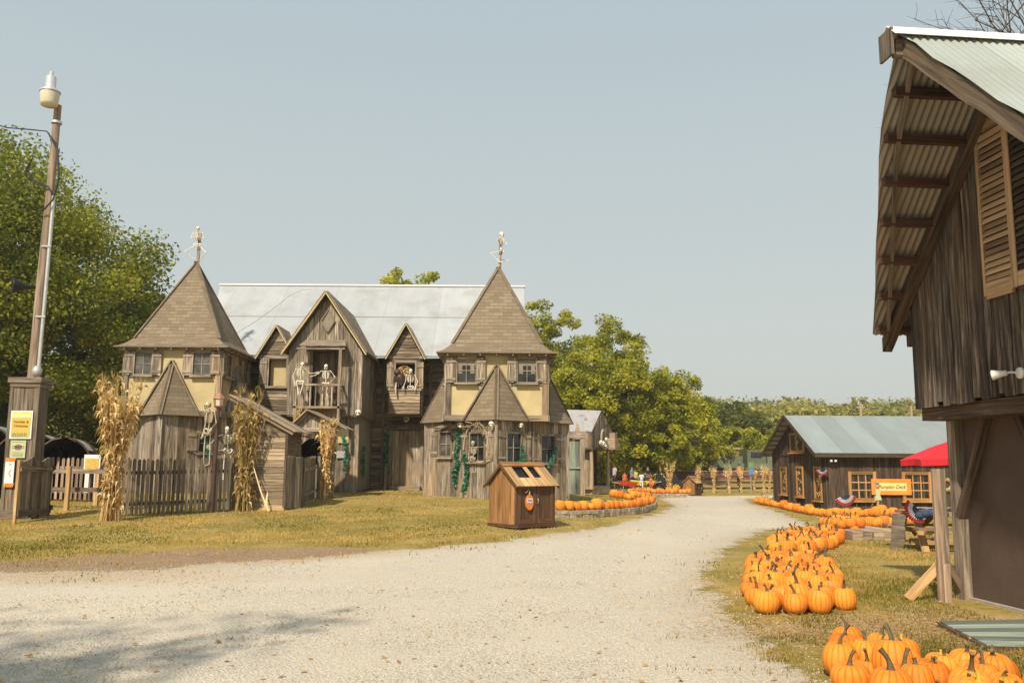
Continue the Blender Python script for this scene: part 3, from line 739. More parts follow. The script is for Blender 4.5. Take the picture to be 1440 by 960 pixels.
# ================================================================ haunted house
HB = V((-6.0, 33.0, .5))
house = thing('haunted_house', 'large rickety timber haunted house with two shingled corner towers and white metal roof', 'haunted house', HB)
mb = MB(); mb.box(-13.0, .2, 37.04, 44.8, .15, 6.2, .1)
hboards(mb, (-13.0, 37.04, 0), (1, 0, 0), (0, -1, 0), 13.2, .45, 6.05, .16)
for x in (-5.35, -3.4, -2.5): mb.box(x-.06, x+.06, 36.96, 37.0, .5, 6.0, .5)
wall = sub(mb, 'main_wall', M['siding'], house)
mb = MB()
for xx, nn in ((-13.0, -1), (.2, 1)):
    vboards(mb, (xx, 44.8 if nn < 0 else 37.04, 0), (0, -nn, 0) if nn < 0 else (0, 1, 0), (nn, 0, 0), 7.76, .3, lambda u: 6.2+ (3.88-abs(u-3.88))*.96, .3)
vboards(mb, (.2, 44.8, 0), (-1, 0, 0), (0, 1, 0), 13.2, .3, 6.1, .3)
sub(mb, 'gable_walls', M['castle'], house)
mb = MB(); mw = 41.0
for a, b in ((36.15, 6.02), (45.85, 6.02)):
    roofslab(mb, [(-12.7, a, b), (.55, a, b), (.55, mw, 9.93), (-13.75, mw, 9.93)], .05, 0)
mb.prism([(-13.8, mw-.16, 9.92), (.6, mw-.16, 9.92), (.6, mw, 10.0), (-13.8, mw, 10.0)], (0, -.4, 1), .03, .5, 1, U=(1, 0, 0))
mb.prism([(-13.8, mw+.16, 9.92), (.6, mw+.16, 9.92), (.6, mw, 10.0), (-13.8, mw, 10.0)], (0, .4, 1), .03, .5, 1, U=(1, 0, 0))
roof = sub(mb, 'main_roof', [M['roof_white'], M['whitepaint']], house)
# roof cable
mb = MB(); z_ = lambda y: 6.02+(y-36.15)*.806+.075
mb.tube([(-11.9, 37.3, z_(37.3)), (-11.2, 38.3, z_(38.3)), (-10.6, 39.4, z_(39.4)), (-10.3, 40.1, z_(40.1)), (-9.8, 40.6, z_(40.6)), (-8.2, 40.78, z_(40.78))], .013, 4, .5)
subsub(mb, 'cable', M['galv'], roof, house)
mb = MB(); mb.beam((-12.9, 38.6, 7.99+.09), (.5, 38.6, 8.0+.09), .03, .012, t=.2); subsub(mb, 'sheet_lap', M['galv'], roof, house)
mb = MB()
for x in np.arange(-12.6, .2, .62): mb.beam((x, 37.0, 6.55), (x, 36.2, 5.93), .05, .09, t=.3)
sub(mb, 'rafter_tails', M['castle_dark'], house)

def tower(cx, cy, zb, zle, zsa, zbb, zbt, zap, hb, R, he, side):
    """lower storey: square turned 45 degrees; upper storey: square box; bell-cast pyramid roof"""
    corners = [V((cx, cy-R, 0)), V((cx+R, cy, 0)), V((cx, cy+R, 0)), V((cx-R, cy, 0))]
    mb = MB(); q2 = 1/math.sqrt(2); Lw = R*math.sqrt(2)
    walls = {}
    for i in range(4):
        a, b = corners[i], corners[(i+1) % 4]; U = (b-a).normalized(); Nn = V((U.y, -U.x, 0)); walls[i] = (a, U, Nn)
    if side == 'R': lw = {3: [(.80, .62, 1.95, .82, 'dusty'), (2.42, .70, 1.78, .92, 'glass')], 0: [(.52, .68, 1.75, .95, 'glass'), (2.22, .66, 1.75, .92, 'glass')]}
    else: lw = {0: [(1.45, .50, 2.05, .62, 'glass')], 3: []}
    for i in range(4):
        a, U, Nn = walls[i]; hs = [(w_[0], w_[0]+w_[1], w_[2], w_[2]+w_[3]) for w_ in lw.get(i, [])]
        vboards(mb, a, U, Nn, Lw, zb, zle+.12, .21, holes=hs)
        # dark backing just inside
        c = a+U*Lw/2-Nn*.09; mb.obox(V((c.x, c.y, (zb+zle)/2)), (U, UP, Nn), (Lw-.2, zle-zb, .03), .0, 1)
    for c in corners: mb.box(c.x-.07, c.x+.07, c.y-.07, c.y+.07, zb, zle+.05, .6)
    tw = sub(mb, 'tower', [M['castle'], M['castle_dark']], house)
    tw['label'] = ('right-hand' if side == 'R' else 'left-hand')+' tower of the house with pointed shingled roof'
    for i, L in lw.items():
        a, U, Nn = walls[i]
        for k, (u, w_, z, h, gl) in enumerate(L):
            O = V((a.x, a.y, 0))+U*u+Nn*.012+UP*z
            window(tw, house, O, U, Nn, w_, h, 2, 2, glass=gl, depth=.04)
            sw = .36
            shutter(tw, house, O-U*(sw+.10)-UP*.03, U, Nn, sw, h+.1, tilt=random.uniform(-.02, .02))
            shutter(tw, house, O+U*(w_+.10)-UP*.03, U, Nn, sw, h+.1, tilt=random.uniform(-.02, .02))
    # upper box
    mb = MB(); tr = MB()
    faces = [(V((cx-hb, cy-hb, 0)), V((1, 0, 0)), V((0, -1, 0))), (V((cx+hb, cy-hb, 0)), V((0, 1, 0)), V((1, 0, 0))), (V((cx+hb, cy+hb, 0)), V((-1, 0, 0)), V((0, 1, 0))), (V((cx-hb, cy+hb, 0)), V((0, -1, 0)), V((-1, 0, 0)))]
    W = 2*hb; wz = zbt-1.0; wh = .78; ww = .62
    mb.box(cx-hb+.03, cx+hb-.03, cy-hb+.03, cy+hb-.03, zbb+.02, zbt+.1, .5, 0)
    for o_, U, Nn in faces:
        P = lambda u, z, n=0: o_+U*u+UP*z+Nn*n
        ax = (U, UP, Nn)
        for u in (.09, W-.09): tr.obox(P(u, (zbb+zbt)/2, .0), ax, (.18, zbt-zbb, .09))
        tr.obox(P(W/2, zbb-.0, .01), ax, (W+.06, .20, .13)); tr.obox(P(W/2, zbt-.04, .005), ax, (W, .10, .1))
        # wooden band either side of the window, reaching from corner post to the stucco in the middle
        for u0, u1 in ((.18, .40), (.40+ww+.04, 1.36), (W-1.36, W-.44-ww), (W-.40, W-.18)):
            vboards(tr, P(u0, 0, -.02), U, Nn, u1-u0, wz-.12, zbt-.05, .16, .03)
    up = subsub(mb, 'upper_storey', M['stucco'], tw, house); subsub(tr, 'trim', M['castle'], tw, house)
    for fi, (o_, U, Nn) in enumerate(faces):
        if fi == 2: continue
        for u in (.40, W-.40-ww):
            O = o_+U*u+UP*wz+Nn*.035
            window(tw, house, O, U, Nn, ww, wh, 2, 2, glass='dusty' if side == 'L' else 'glass', depth=.03, curtain=(side == 'R'), fw=.055)
            shutter(tw, house, O-U*(.355+.03)-UP*.03, U, Nn, .33, wh+.08); shutter(tw, house, O+U*(ww+.04)-UP*.03, U, Nn, .33, wh+.08)
    # main bell-cast roof with soffit and rafter ends
    mb = MB(); zk = zbt+.38; hk = he*.755; ze = zbt+.02
    apx = V((cx, cy, zap))
    E = [V((cx+sx*he, cy+sy*he, ze)) for sx, sy in ((-1, -1), (1, -1), (1, 1), (-1, 1))]; K = [V((cx+sx*hk, cy+sy*hk, zk)) for sx, sy in ((-1, -1), (1, -1), (1, 1), (-1, 1))]
    for i in range(4):
        j = (i+1) % 4
        for pts in ([K[i], K[j], apx],):
            n = (pts[1]-pts[0]).cross(pts[2]-pts[0]).normalized(); U = (K[j]-K[i]).normalized(); Wv = n.cross(U)
            off = i*1.37
            mb.face(pts, .5, 0, [(p.dot(U)+off, p.dot(Wv)) for p in pts])
        # curved flare in two strips
        prev = None
        for s_ in range(5):
            f = s_/4; hh = he+(hk-he)*f; zz = ze+(zk-ze)*(f**1.7)
            a = V((cx+(-1, 1, 1, -1)[i]*hh, cy+(-1, -1, 1, 1)[i]*hh, zz)); b = V((cx+(-1, 1, 1, -1)[j]*hh, cy+(-1, -1, 1, 1)[j]*hh, zz))
            if prev:
                pa, pb, pd = prev; d = pd+((a+b)/2-(pa+pb)/2).length; U = (b-a).normalized()
                mb.face([pa, pb, b, a], .5, 0, [(pa.dot(U), pd), (pb.dot(U), pd), (b.dot(U), d), (a.dot(U), d)]); prev = (a, b, d)
            else: prev = (a, b, 0.0)
        # hip caps
        mb.beam(K[i].lerp(apx, .0)+V((0, 0, .012)), apx+V((0, 0, .02)), .16, .02, up=(K[i]-V((cx, cy, 0))).normalized()+UP, t=.4)
        mb.face([E[i]-V((0, 0, .05)), E[j]-V((0, 0, .05)), E[j], E[i]], .3, 0, [(0, 0), (4, 0), (4, .05), (0, .05)])
    mb.face([e_-V((0, 0, .05)) for e_ in E][::-1], .2, 1, [(0, 0), (4, 0), (4, 4), (0, 4)])
    for k in range(7):
        f = -1+2*(k+.5)/7
        for a in ((cx+f*he*.95, cy-he+.05, cx+f*he*.95, cy-hb), (cx+he-.05, cy+f*he*.95, cx+hb, cy+f*he*.95), (cx-he+.05, cy+f*he*.95, cx-hb, cy+f*he*.95)):
            mb.beam((a[0], a[1], ze-.085), (a[2], a[3], ze-.085), .05, .07, t=.8, m=1)
    subsub(mb, 'tower_roof', [M['shingle'], M['castle']], tw, house)
    # four skirt roofs over the corners of the lower storey
    mb = MB(); ov = .2
    for k, (d, s_) in enumerate(((V((0, -1, 0)), V((1, 0, 0))), (V((1, 0, 0)), V((0, 1, 0))), (V((0, 1, 0)), V((-1, 0, 0))), (V((-1, 0, 0)), V((0, -1, 0))))):
        c0 = V((cx, cy, 0)); A = c0+d*(hb+.02)+UP*zsa; F = c0+d*(R+ov)+UP*zle; w_ = R+ov-hb+.12
        for sg in (-1, 1):
            B = c0+d*(hb+.02)+s_*sg*w_+UP*(zle-.0)
            pts = [A, F, B] if sg < 0 else [A, B, F]
            n = (pts[1]-pts[0]).cross(pts[2]-pts[0]).normalized()
            if n.dot(d) < 0: n = -n
            U = (F-B).normalized(); Wv = n.cross(U)
            if Wv.z < 0: Wv = -Wv
            mb.prism(pts, n, .035, .5, 0, U=U, off=(k*2.1+sg, -F.dot(n.cross(U))))
            mb.beam(A+n*.04, F+n*.04, .13, .02, up=d+UP, t=.4)
            # rough edge board along the wall line
            mb.beam(A+d*.04+n*.05, B+d*.05+n*.05, .05, .14, up=d, t=.35, m=1)
    subsub(mb, 'skirt_roof', [M['shingle'], M['castle']], tw, house)
    # wooden finial post
    mb = MB(); mb.beam((cx+.05, cy, zap-.15), (cx+.08, cy, zap+1.15), .11, .07, up=(0, 1, 0), t=.7); subsub(mb, 'finial_post', M['castle'], tw, house)
    return tw
TR = (-.53, 32.55); TL = (-12.52, 34.3)
tower(TR[0], TR[1], .25, 3.12, 5.08, 3.24, 5.50, 8.98, 1.77, 2.58, 2.10, 'R')
tower(TL[0], TL[1], .3, 3.32, 5.36, 3.42, 5.86, 9.52, 1.79, 2.58, 2.11, 'L')

# ---------------- central gabled bay
mb = MB(); x0, x1 = -8.46, -5.69; yf = 33.4; xm = -7.08; cw = x1-x0
zt = lambda u: 8.02-1.48*abs(u-(xm-x0))-.02
vboards(mb, (x0, yf, 0), (1, 0, 0), (0, -1, 0), cw, 3.45, zt, .22, .03, holes=[(.89, 1.90, 3.75, 5.86), (1.1, 1.12, 6.8, 6.81)])
vboards(mb, (x1, yf, 0), (0, 1, 0), (1, 0, 0), 3.6, 3.45, 5.98, .2, .03)
vboards(mb, (x0, 37, 0), (0, -1, 0), (-1, 0, 0), 3.6, 3.45, 5.98, .2, .03)
mb.box(x0+.04, x1-.04, yf+.35, 37, 3.5, 5.9, .0, 1); mb.face([(x0+.05, yf+.03, 5.9), (x1-.05, yf+.03, 5.9), (xm, yf+.03, 7.95)], 0, 1)
mb.box(x0+.03, x0+.86, yf+.02, yf+.36, 3.5, 5.9, 0, 1); mb.box(x0+1.93, x1-.03, yf+.02, yf+.36, 3.5, 5.9, 0, 1)
mb.box(x0, x1, yf, 37, 3.40, 3.46, .3)
bay = sub(mb, 'entrance_bay', [M['castle'], M['castle_dark']], house)
mb = MB(); gable_roof(mb, -8.66, -5.50, 33.08, 38.9, 5.78, 8.12, .07)
subsub(mb, 'bay_roof', M['shingle'], bay, house)
mb = MB()
for sg in (-1, 1): mb.beam((xm, 33.06, 8.07), (xm+sg*1.60, 33.06, 5.70), .035, .13, up=(sg*-1.48, 0, 1) if False else (0, 1, 0), t=.9)
for sg in (-1, 1): mb.beam((xm, 33.30, 7.98), (xm+sg*1.5, 33.30, 5.76), .05, .10, up=(0, 1, 0), t=.2, m=1)
subsub(mb, 'barge_boards', [M['stucco'], M['castle_dark']], bay, house)
# diamond window
mb = MB(); c = V((-7.02, yf-.04, 7.02)); k = .36
D = [c+V((0, 0, k*1.25)), c+V((-k*.72, 0, 0)), c+V((0, 0, -k*1.25)), c+V((k*.72, 0, 0))]
mb.prism(D, (0, -1, 0), .02, .6, 1)
for i in range(4): mb.beam(D[i]+V((0, -.03, 0)), D[(i+1) % 4]+V((0, -.03, 0)), .04, .07, up=(0, 1, 0))
subsub(mb, 'diamond_window', [M['castle'], M['curtain']], bay, house)
# balcony door leaf, set back
mb = MB(); vboards(mb, (-7.57, yf+.32, 0), (1, 0, 0), (0, -1, 0), 1.03, 3.78, 5.86, .18)
for x in (-7.60, -6.53): mb.box(x-.06, x+.06, yf-.07, yf-.03, 3.75, 5.95, .6)
mb.box(-7.75, -6.35, yf-.075, yf-.028, 5.86, 5.96, .5)
subsub(mb, 'balcony_door', M['castle_dark'], bay, house)
mb = MB(); roofslab(mb, [(-7.95, yf-.62, 5.98), (-6.2, yf-.62, 5.98), (-6.35, yf-.03, 6.26), (-7.85, yf-.03, 6.26)], .04, 0)
for x in (-7.7, -7.1, -6.5): mb.beam((x, yf-.55, 5.93), (x, yf, 5.99), .06, .07, t=.6)
mb.box(-8.05, -6.25, yf-.6, yf-.52, 5.87, 5.93, .5)
subsub(mb, 'awning', M['castle'], bay, house)
mb = MB(); mb.box(-8.05, -6.3, yf-.75, yf, 3.66, 3.74, .6)
for x in (-8.0, -6.38): mb.box(x-.05, x+.05, yf-.75, yf-.65, 3.3 if x < -7 else 3.0, 4.62 if x < -7 else 5.9, .6)
mb.box(-8.05, -6.3, yf-.74, yf-.66, 4.50, 4.57, .7)
for x in np.arange(-7.85, -6.45, .2): mb.box(x-.025, x+.025, yf-.715, yf-.685, 3.74, 4.5)
for x in (-8.0, -6.38):
    mb.box(x-.035, x+.035, yf-.66, yf-.03, 4.50, 4.56, .6)
    mb.beam((x, yf-.7, 3.66), (x, yf-.04, 3.0), .06, .06)
subsub(mb, 'balcony', M['castle'], bay, house)
# lower storey of the bay
mb = MB(); vboards(mb, (-8.3, 33.72, 0), (1, 0, 0), (0, -1, 0), 2.48, .4, 3.42, .23, .03)
mb.box(-8.28, -5.84, 33.8, 37, .4, 3.4, .0, 1); mb.box(-5.86, -5.80, 33.75, 37, .62, 3.42, .5, 2)
mb.beam((-5.80, 33.7, .56), (-5.80, 37, .60), .09, .12); mb.beam((-8.3, 33.66, .5), (-5.82, 33.66, .52), .06, .12); mb.box(-5.88, -5.78, 33.66, 33.76, .4, 3.42, .6)
subsub(mb, 'bay_base', [M['castle'], M['castle_dark'], M['greybeige']], bay, house)
# ---------------- two small dormers
def dormer(cx, hw, yf, zb, zs, za, win, lower):
    mb = MB(); s = (za-.12-zs)/(hw+.0)
    hboards(mb, (cx-hw, yf, 0), (1, 0, 0), (0, -1, 0), 2*hw, zb, za-.15, .135, ext=lambda z: (0, 2*hw) if z < zs else ((z-zs)/s, 2*hw-(z-zs)/s), holes=[win])
    for sg in (-1, 1): hboards(mb, (cx+sg*hw, 37 if sg < 0 else yf, 0), (0, -sg if sg < 0 else 1, 0) if False else ((0, -1, 0) if sg < 0 else (0, 1, 0)), (sg, 0, 0), 37-yf, zb, zs, .135)
    mb.box(cx-hw+.02, cx+hw-.02, yf+.30, 37, zb, zs, .0, 1); mb.box(cx-hw+.01, cx-hw+win[0]-.005, yf+.01, yf+.31, zb, zs, 0, 1); mb.box(cx-hw+win[1]+.005, cx+hw-.01, yf+.01, yf+.31, zb, zs, 0, 1)
    mb.box(cx-hw, cx+hw, yf+.01, yf+.3, win[3], zs, 0, 1); mb.box(cx-hw, cx+hw, yf+.01, yf+.3, zb, win[2], 0, 1)
    mb.face([(cx-hw, yf+.02, zs), (cx+hw, yf+.02, zs), (cx, yf+.02, za-.12)], 0, 1)
    mb.box(cx-hw-.02, cx+hw+.02, yf-.06, yf-.03, zs-.12, zs-.02, .6)
    mb.box(cx-hw-.02, cx+hw+.02, yf-.05, 37, zb-.08, zb, .4)
    for sg in (-1, 1): mb.box(cx+sg*hw-.04, cx+sg*hw+.04, yf-.05, yf+.03, zb, zs, .5)
    d = sub(mb, 'dormer', [M['siding'], M['castle_dark']], house)
    mb = MB(); gable_roof(mb, cx-hw-.17, cx+hw+.17, yf-.22, 38.2, zs-.14, za, .05); subsub(mb, 'dormer_roof', M['shingle'], d, house)
    mb = MB()
    for sg in (-1, 1): mb.beam((cx, yf-.24, za-.02), (cx+sg*(hw+.16), yf-.24, zs-.18), .03, .10, up=(0, 1, 0), t=.9)
    subsub(mb, 'barge_boards', M['stucco'], d, house)
    mb = MB(); fw = .06; a, b, z0, z1 = win; X0 = cx-hw
    for x in (X0+a-.03, X0+b+.03): mb.box(x-.03, x+.03, yf-.07, yf-.035, z0-.05, z1+.05, .7)
    mb.box(X0+a-.1, X0+b+.1, yf-.13, yf-.03, z0-.10, z0-.04, .8); mb.box(X0+a-.06, X0+b+.06, yf-.07, yf-.036, z1+.01, z1+.08, .8)
    subsub(mb, 'window_frame', M['castle'], d, house)
    for x, sg in ((X0+a-.36, 1), (X0+b+.06, 1)): shutter(d, house, (x, yf-.045, z0-.03), (1, 0, 0), (0, -1, 0), .29, z1-z0+.06, tilt=random.uniform(-.1, .05))
    return d
dR = dormer(-4.31, .64, 35.8, 3.66, 6.02, 7.30, (.24, 1.02, 4.68, 5.72), True)
dL = dormer(-9.58, .64, 35.8, 3.66, 6.0, 7.20, (.36, 1.06, 4.75, 5.85), True)
mb = MB(); mb.box(-9.9, -9.1, 36.06, 36.09, 4.7, 5.9, .5); subsub(mb, 'yellow_blind', M['stucco'], dL, house)
mb = MB(); hboards(mb, (-4.93, 35.62, 0), (1, 0, 0), (0, -1, 0), 1.24, 3.66, 4.60, .145); mb.box(-4.92, -3.70, 35.63, 35.8, 3.64, 4.58, .5); mb.box(-4.98, -3.64, 35.56, 35.8, 4.58, 4.63, .7)
subsub(mb, 'window_box', M['shedwood'], dR, house)
mb = MB()
for x in (-10.3, -5.25): pass
roofslab(mb, [(-10.65, 35.75, 5.86), (-9.95, 35.75, 5.90), (-9.95, 36.4, 6.05), (-10.65, 36.4, 6.05)], .015, 0)
roofslab(mb, [(-5.55, 35.75, 5.90), (-4.9, 35.75, 5.92), (-4.9, 36.4, 6.05), (-5.55, 36.4, 6.05)], .015, 0)
roofslab(mb, [(-3.75, 35.6, 5.88), (-2.65, 35.6, 5.90), (-2.65, 36.4, 6.05), (-3.75, 36.4, 6.05)], .015, 0)
sub(mb, 'tin_eave', M['roof_white'], house)
# ---------------- plank door, step, post
mb = MB(); vboards(mb, (-4.92, 36.92, 0), (1, 0, 0), (0, -1, 0), 1.15, .66, 3.02, .27, .035, tv=(.4, 1))
for x in (-5.0, -3.70): mb.box(x-.07, x+.07, 36.82, 36.92, .5, 3.1, .5)
mb.box(-5.15, -3.5, 36.80, 36.95, 3.05, 3.28, .1); mb.box(-4.95, -3.70, 36.3, 36.95, .50, .76, .6)
for x in (-5.1,): mb.box(x-.06, x+.06, 36.35, 36.47, .4, 1.55, .6)
sub(mb, 'plank_door', M['castle'], house)
# wall between the door and the right tower: small window
window(house, house, (-3.38, 36.98, 1.95), (1, 0, 0), (0, -1, 0), .26, .72, 1, 2, sill=False, depth=.03)
# sign above gate area on the bay
mb = MB(); mb.box(-6.55, -6.15, 33.62, 33.66, 2.42, 3.05, .6); o = sub(mb, 'yellow_notice', M['stucco'], house)
mb = MB(); mb.box(-6.58, -6.12, 33.60, 33.64, 1.86, 2.12, .3); o = sub(mb, 'nameplate', M['galv'], house)
# arched frame of bleached branches over the second window of the right tower
mb = MB(); q2 = 1/math.sqrt(2); aw = V((TR[0]-2.58, TR[1], 0)); U = V((q2, -q2, 0)); Nn = V((-q2, -q2, 0))
pts = [aw+U*(2.77+.62*math.cos(a))+Nn*.09+UP*(2.15+.92*math.sin(a)) for a in np.linspace(PI*1.0, -.15, 14)]
mb.tube(pts, .035, 6, .8)
for i in range(26):
    a = random.uniform(.0, 2.2); p = aw+U*(2.77+.6*math.cos(a))+Nn*.12+UP*(2.15+.9*math.sin(a)); d = V((random.gauss(0, .2), random.gauss(0, .08), random.gauss(-.05, .2)))
    mb.tube([p-d, p+V((0, -.03, .02)), p+d], [.008, .02, .006], 4, random.random())
for i in range(22):
    p = aw+U*random.uniform(.8, 2.3)+Nn*.16+UP*random.uniform(2.92, 3.02); d = U*random.uniform(.15, .4)+UP*random.gauss(0, .06)
    mb.tube([p-d, p, p+d], [.01, .025, .008], 4, random.random())
sub(mb, 'twig_arch', M['shedwood'], house)
# ================================================================ skeletons
def bone(mb, a, b, r, t=.6):
    a, b = V(a), V(b); L = (b-a)
    mb.tube([a, a+L*.05, a+L*.12, a+L*.5, a+L*.88, a+L*.95, b], [r*.9, r*1.5, r*.9, r*.7, r*.9, r*1.5, r*.9], 6, t)
def skeleton(label, loc, rz=0, s=1.0, arms=None, legs=None, spine_lean=(0, 0), head=(0, 0), mt='bone', group='life-size plastic skeletons posed about the haunted house'):
    """local frame faces -y; pelvis at origin of pose; loc = pelvis position"""
    th = thing('skeleton', label, 'skeleton', loc, rz, group, world=False)
    pel = V((0, 0, 0)); lx, ly = spine_lean
    neck = V((lx, ly, .52)); R_ = lambda z: V((lx*z/.52, ly*z/.52, z))
    mb = MB()
    mb.tube([R_(0), R_(.18)+V((0, .02, 0)), R_(.36)+V((0, -.01, 0)), R_(.5), R_(.58)], [.022, .018, .018, .016, .014], 6, .5)
    for i in range(8):                                  # ribs
        z = .26+i*.033; rr = .085+.055*math.sin((i+1)/9*PI)
        c = R_(z)
        mb.tube([c+V((rr*math.sin(a), .05-.0-rr*.75*(1-math.cos(a))*.55+(-.0), -.03*(1-math.cos(a))*.5)) for a in np.linspace(-2.6, 2.6, 11)], .0105, 4, .6)
    mb.tube([R_(.50)+V((0, -.085, 0)), R_(.28)+V((0, -.10, 0))], .016, 5, .7)
    for sg in (-1, 1):
        mb.tube([R_(.50)+V((0, -.06, 0)), R_(.52)+V((sg*.18, 0, 0))], .011, 5, .7)
        mb.tube([R_(.47)+V((sg*.06, .07, 0)), R_(.38)+V((sg*.11, .08, 0)), R_(.5)+V((sg*.15, .06, 0))], [.01, .03, .01], 5, .5)
        mb.tube([V((0, .03, .03)), V((sg*.10, .02, .08)), V((sg*.13, -.02, .03)), V((sg*.08, -.04, -.04)), V((0, -.04, -.05))], [.02, .03, .025, .02, .015], 6, .6)
    mb.build('rib_cage', M[mt], th)
    hc = R_(.58)+V((head[0], head[1]-.02, .085)); mb = MB()
    mb.ball(hc+V((0, .015, .02)), (.073, .092, .085), 12, .8); mb.ball(hc+V((0, -.045, -.03)), (.056, .045, .05), 10, .75)
    mb.tube([hc+V((-.05, -.0, -.045)), hc+V((-.04, -.05, -.098)), hc+V((0, -.078, -.108)), hc+V((.04, -.05, -.098)), hc+V((.05, 0, -.045))], .016, 6, .7)
    for sg in (-1, 1): mb.ball(hc+V((sg*.029, -.077, -.008)), (.021, .018, .021), 8, 0, 1)
    mb.ball(hc+V((0, -.086, -.038)), (.011, .012, .015), 6, 0, 1); mb.obox(hc+V((0, -.088, -.072)), ((1, 0, 0), (0, 1, 0), (0, 0, 1)), (.055, .01, .006), 0, 1)
    mb.build('skull', [M[mt], M['black']], th)
    arms = arms or [((-.26, 0, .25), (-.24, -.05, .0)), ((.26, 0, .25), (.24, -.05, .0))]
    legs = legs or [((-.10, 0, -.42), (-.10, 0, -.82)), ((.10, 0, -.42), (.10, 0, -.82))]
    for (el, ha), sg in zip(arms, (-1, 1)):
        mb = MB(); sh = R_(.51)+V((sg*.18, 0, 0)); el, ha = V(el), V(ha); bone(mb, sh, el, .015); d = (ha-el)
        for k in (-.01, .01): bone(mb, el+V((k, 0, k)), ha+V((k, 0, k)), .0085)
        dn = d.normalized(); sd = dn.cross(V((0, 1, .2))).normalized()
        for j in range(5):
            f = (j-2)*.016; mb.tube([ha+sd*f*.5, ha+dn*.08+sd*f*1.3, ha+dn*(.15-.01*abs(j-2))+sd*f*1.5+V((0, 0, -.01))], [.006, .006, .004], 4, .7)
        mb.build('arm', M[mt], th)
    for (kn, an), sg in zip(legs, (-1, 1)):
        mb = MB(); hp = V((sg*.09, 0, -.02)); kn, an = V(kn), V(an); bone(mb, hp, kn, .020); bone(mb, kn, an, .016); bone(mb, kn+V((.018*sg, 0, 0)), an+V((.018*sg, 0, 0)), .007)
        mb.tube([an+V((0, .04, -.01)), an+V((0, -.03, -.03)), an+V((0, -.15, -.055))], [.022, .022, .012], 6, .7)
        mb.build('leg', M[mt], th)
    th.scale = (s, s, s)
    return th
skeleton('skeleton straddling the post on top of the left tower roof, knees out', (TL[0]+.03, TL[1]-.10, 10.16), .1, 1.0,
         arms=[((-.24, -.05, .30), (-.05, -.08, .34)), ((.24, .0, .28), (.06, -.06, .30))], legs=[((-.42, -.12, -.28), (-.06, -.02, -.58)), ((.38, -.12, -.30), (.16, -.02, -.56))])
skeleton('skeleton clinging to the post on top of the right tower roof', (TR[0]+.12, TR[1]-.06, 9.60), 1.2, .95,
         arms=[((-.15, -.18, .36), (-.08, .06, .42)), ((.15, -.16, .30), (.02, .05, .36))], legs=[((-.15, .42, -.10), (-.05, .1, -.42)), ((.22, .16, -.30), (.30, -.05, -.30))], spine_lean=(.0, .02))
skeleton('pale skeleton sitting on the balcony rail, left of the pair', (-7.83, 32.66, 4.60), .15, 1.0,
         arms=[((-.27, 0, .24), (-.20, -.05, .0)), ((.34, .05, .36), (.55, .05, .38))], legs=[((-.10, -.30, .02), (-.02, -.32, -.42)), ((.14, -.28, .03), (.05, -.30, -.40))], head=(.06, 0))
skeleton('pale skeleton standing on the balcony with hand on hip, right of the pair', (-6.95, 32.95, 4.56), -.1, 1.0,
         arms=[((-.38, 0, .36), (-.62, .02, .30)), ((.36, 0, .28), (.14, -.04, .04))], legs=[((-.10, 0, -.40), (-.10, 0, -.76)), ((.10, -.02, -.40), (.12, 0, -.76))])
skeleton('weathered skeleton strapped upright to the brown lamp post, looking down left', (-8.22, 24.10, 2.47), -.5, 1.05,
         arms=[((-.22, .10, .2), (-.16, -.02, -.05)), ((.30, -.02, .22), (.17, -.1, .02))], spine_lean=(.02, 0), head=(-.03, -.03), mt='oldbone')
skeleton('smaller skeleton in ragged gauze lying back behind the fence by the lamp post', (-7.86, 24.75, 1.95), .5, .9,
         arms=[((-.38, -.05, .42), (-.55, -.05, .2)), ((.26, 0, .25), (.3, -.1, .0))], spine_lean=(-.03, .02), head=(-.02, 0))
skeleton('skeleton peering out of the lower tower window beneath the twig arch', (TR[0]-.78, TR[1]-1.96, 1.82), -.7, .82,
         arms=[((-.2, -.05, .25), (-.1, -.16, .12)), ((.2, -.05, .25), (.12, -.16, .14))], legs=[((-.08, .1, -.3), (-.08, .1, -.5)), ((.08, .1, -.3), (.08, .1, -.5))], mt='oldbone')
skeleton('skeleton leaning out of the right dormer window beside a dark furry bundle', (-4.10, 35.70, 4.70), .2, 1.0,
         arms=[((-.2, -.15, .28), (-.28, -.22, .05)), ((.28, -.12, .25), (.18, -.25, .0))], legs=[((-.1, .2, -.02), (-.1, .3, -.1)), ((.1, .2, -.02), (.1, .3, -.1))], head=(0, -.04))
# dark furry bundle hanging out of the dormer
def fur(mb, c, r, n, L, m=0):
    for i in range(n):
        d = V((random.gauss(0, 1), random.gauss(0, 1), random.gauss(0, 1))).normalized(); p = V(c)+V((d.x*r[0], d.y*r[1], d.z*r[2])); q = p+d*L*.5+V((0, 0, -L*.6))
        s = V((random.gauss(0, 1), random.gauss(0, 1), 0)).normalized()*.012
        mb.face([p-s, p+s, q], random.random(), m)
th = thing('fur_bundle', 'shaggy dark brown costume figure slumped in the right dormer window', 'costume prop', (-4.55, 35.55, 4.65)); mb = MB()
mb.ball((-4.52, 35.58, 5.02), (.22, .16, .30), 12, .3); mb.ball((-4.62, 35.52, 5.30), (.14, .13, .14), 10, .6); fur(mb, (-4.52, 35.58, 5.02), (.22, .16, .30), 500, .12)
mb.build('fur_body', M['iron'], th)
mb = MB(); mb.tube([(-4.62, 35.5, 4.9), (-4.66, 35.44, 4.7), (-4.64, 35.42, 4.42)], [.045, .04, .035], 8, .8); mb.build('bone_arm', M['oldbone'], th)
mb = MB(); fur(mb, (-4.36, 35.75, 5.38), (.28, .08, .22), 700, .16); mb.build('straw_hair', M['corn'], th)
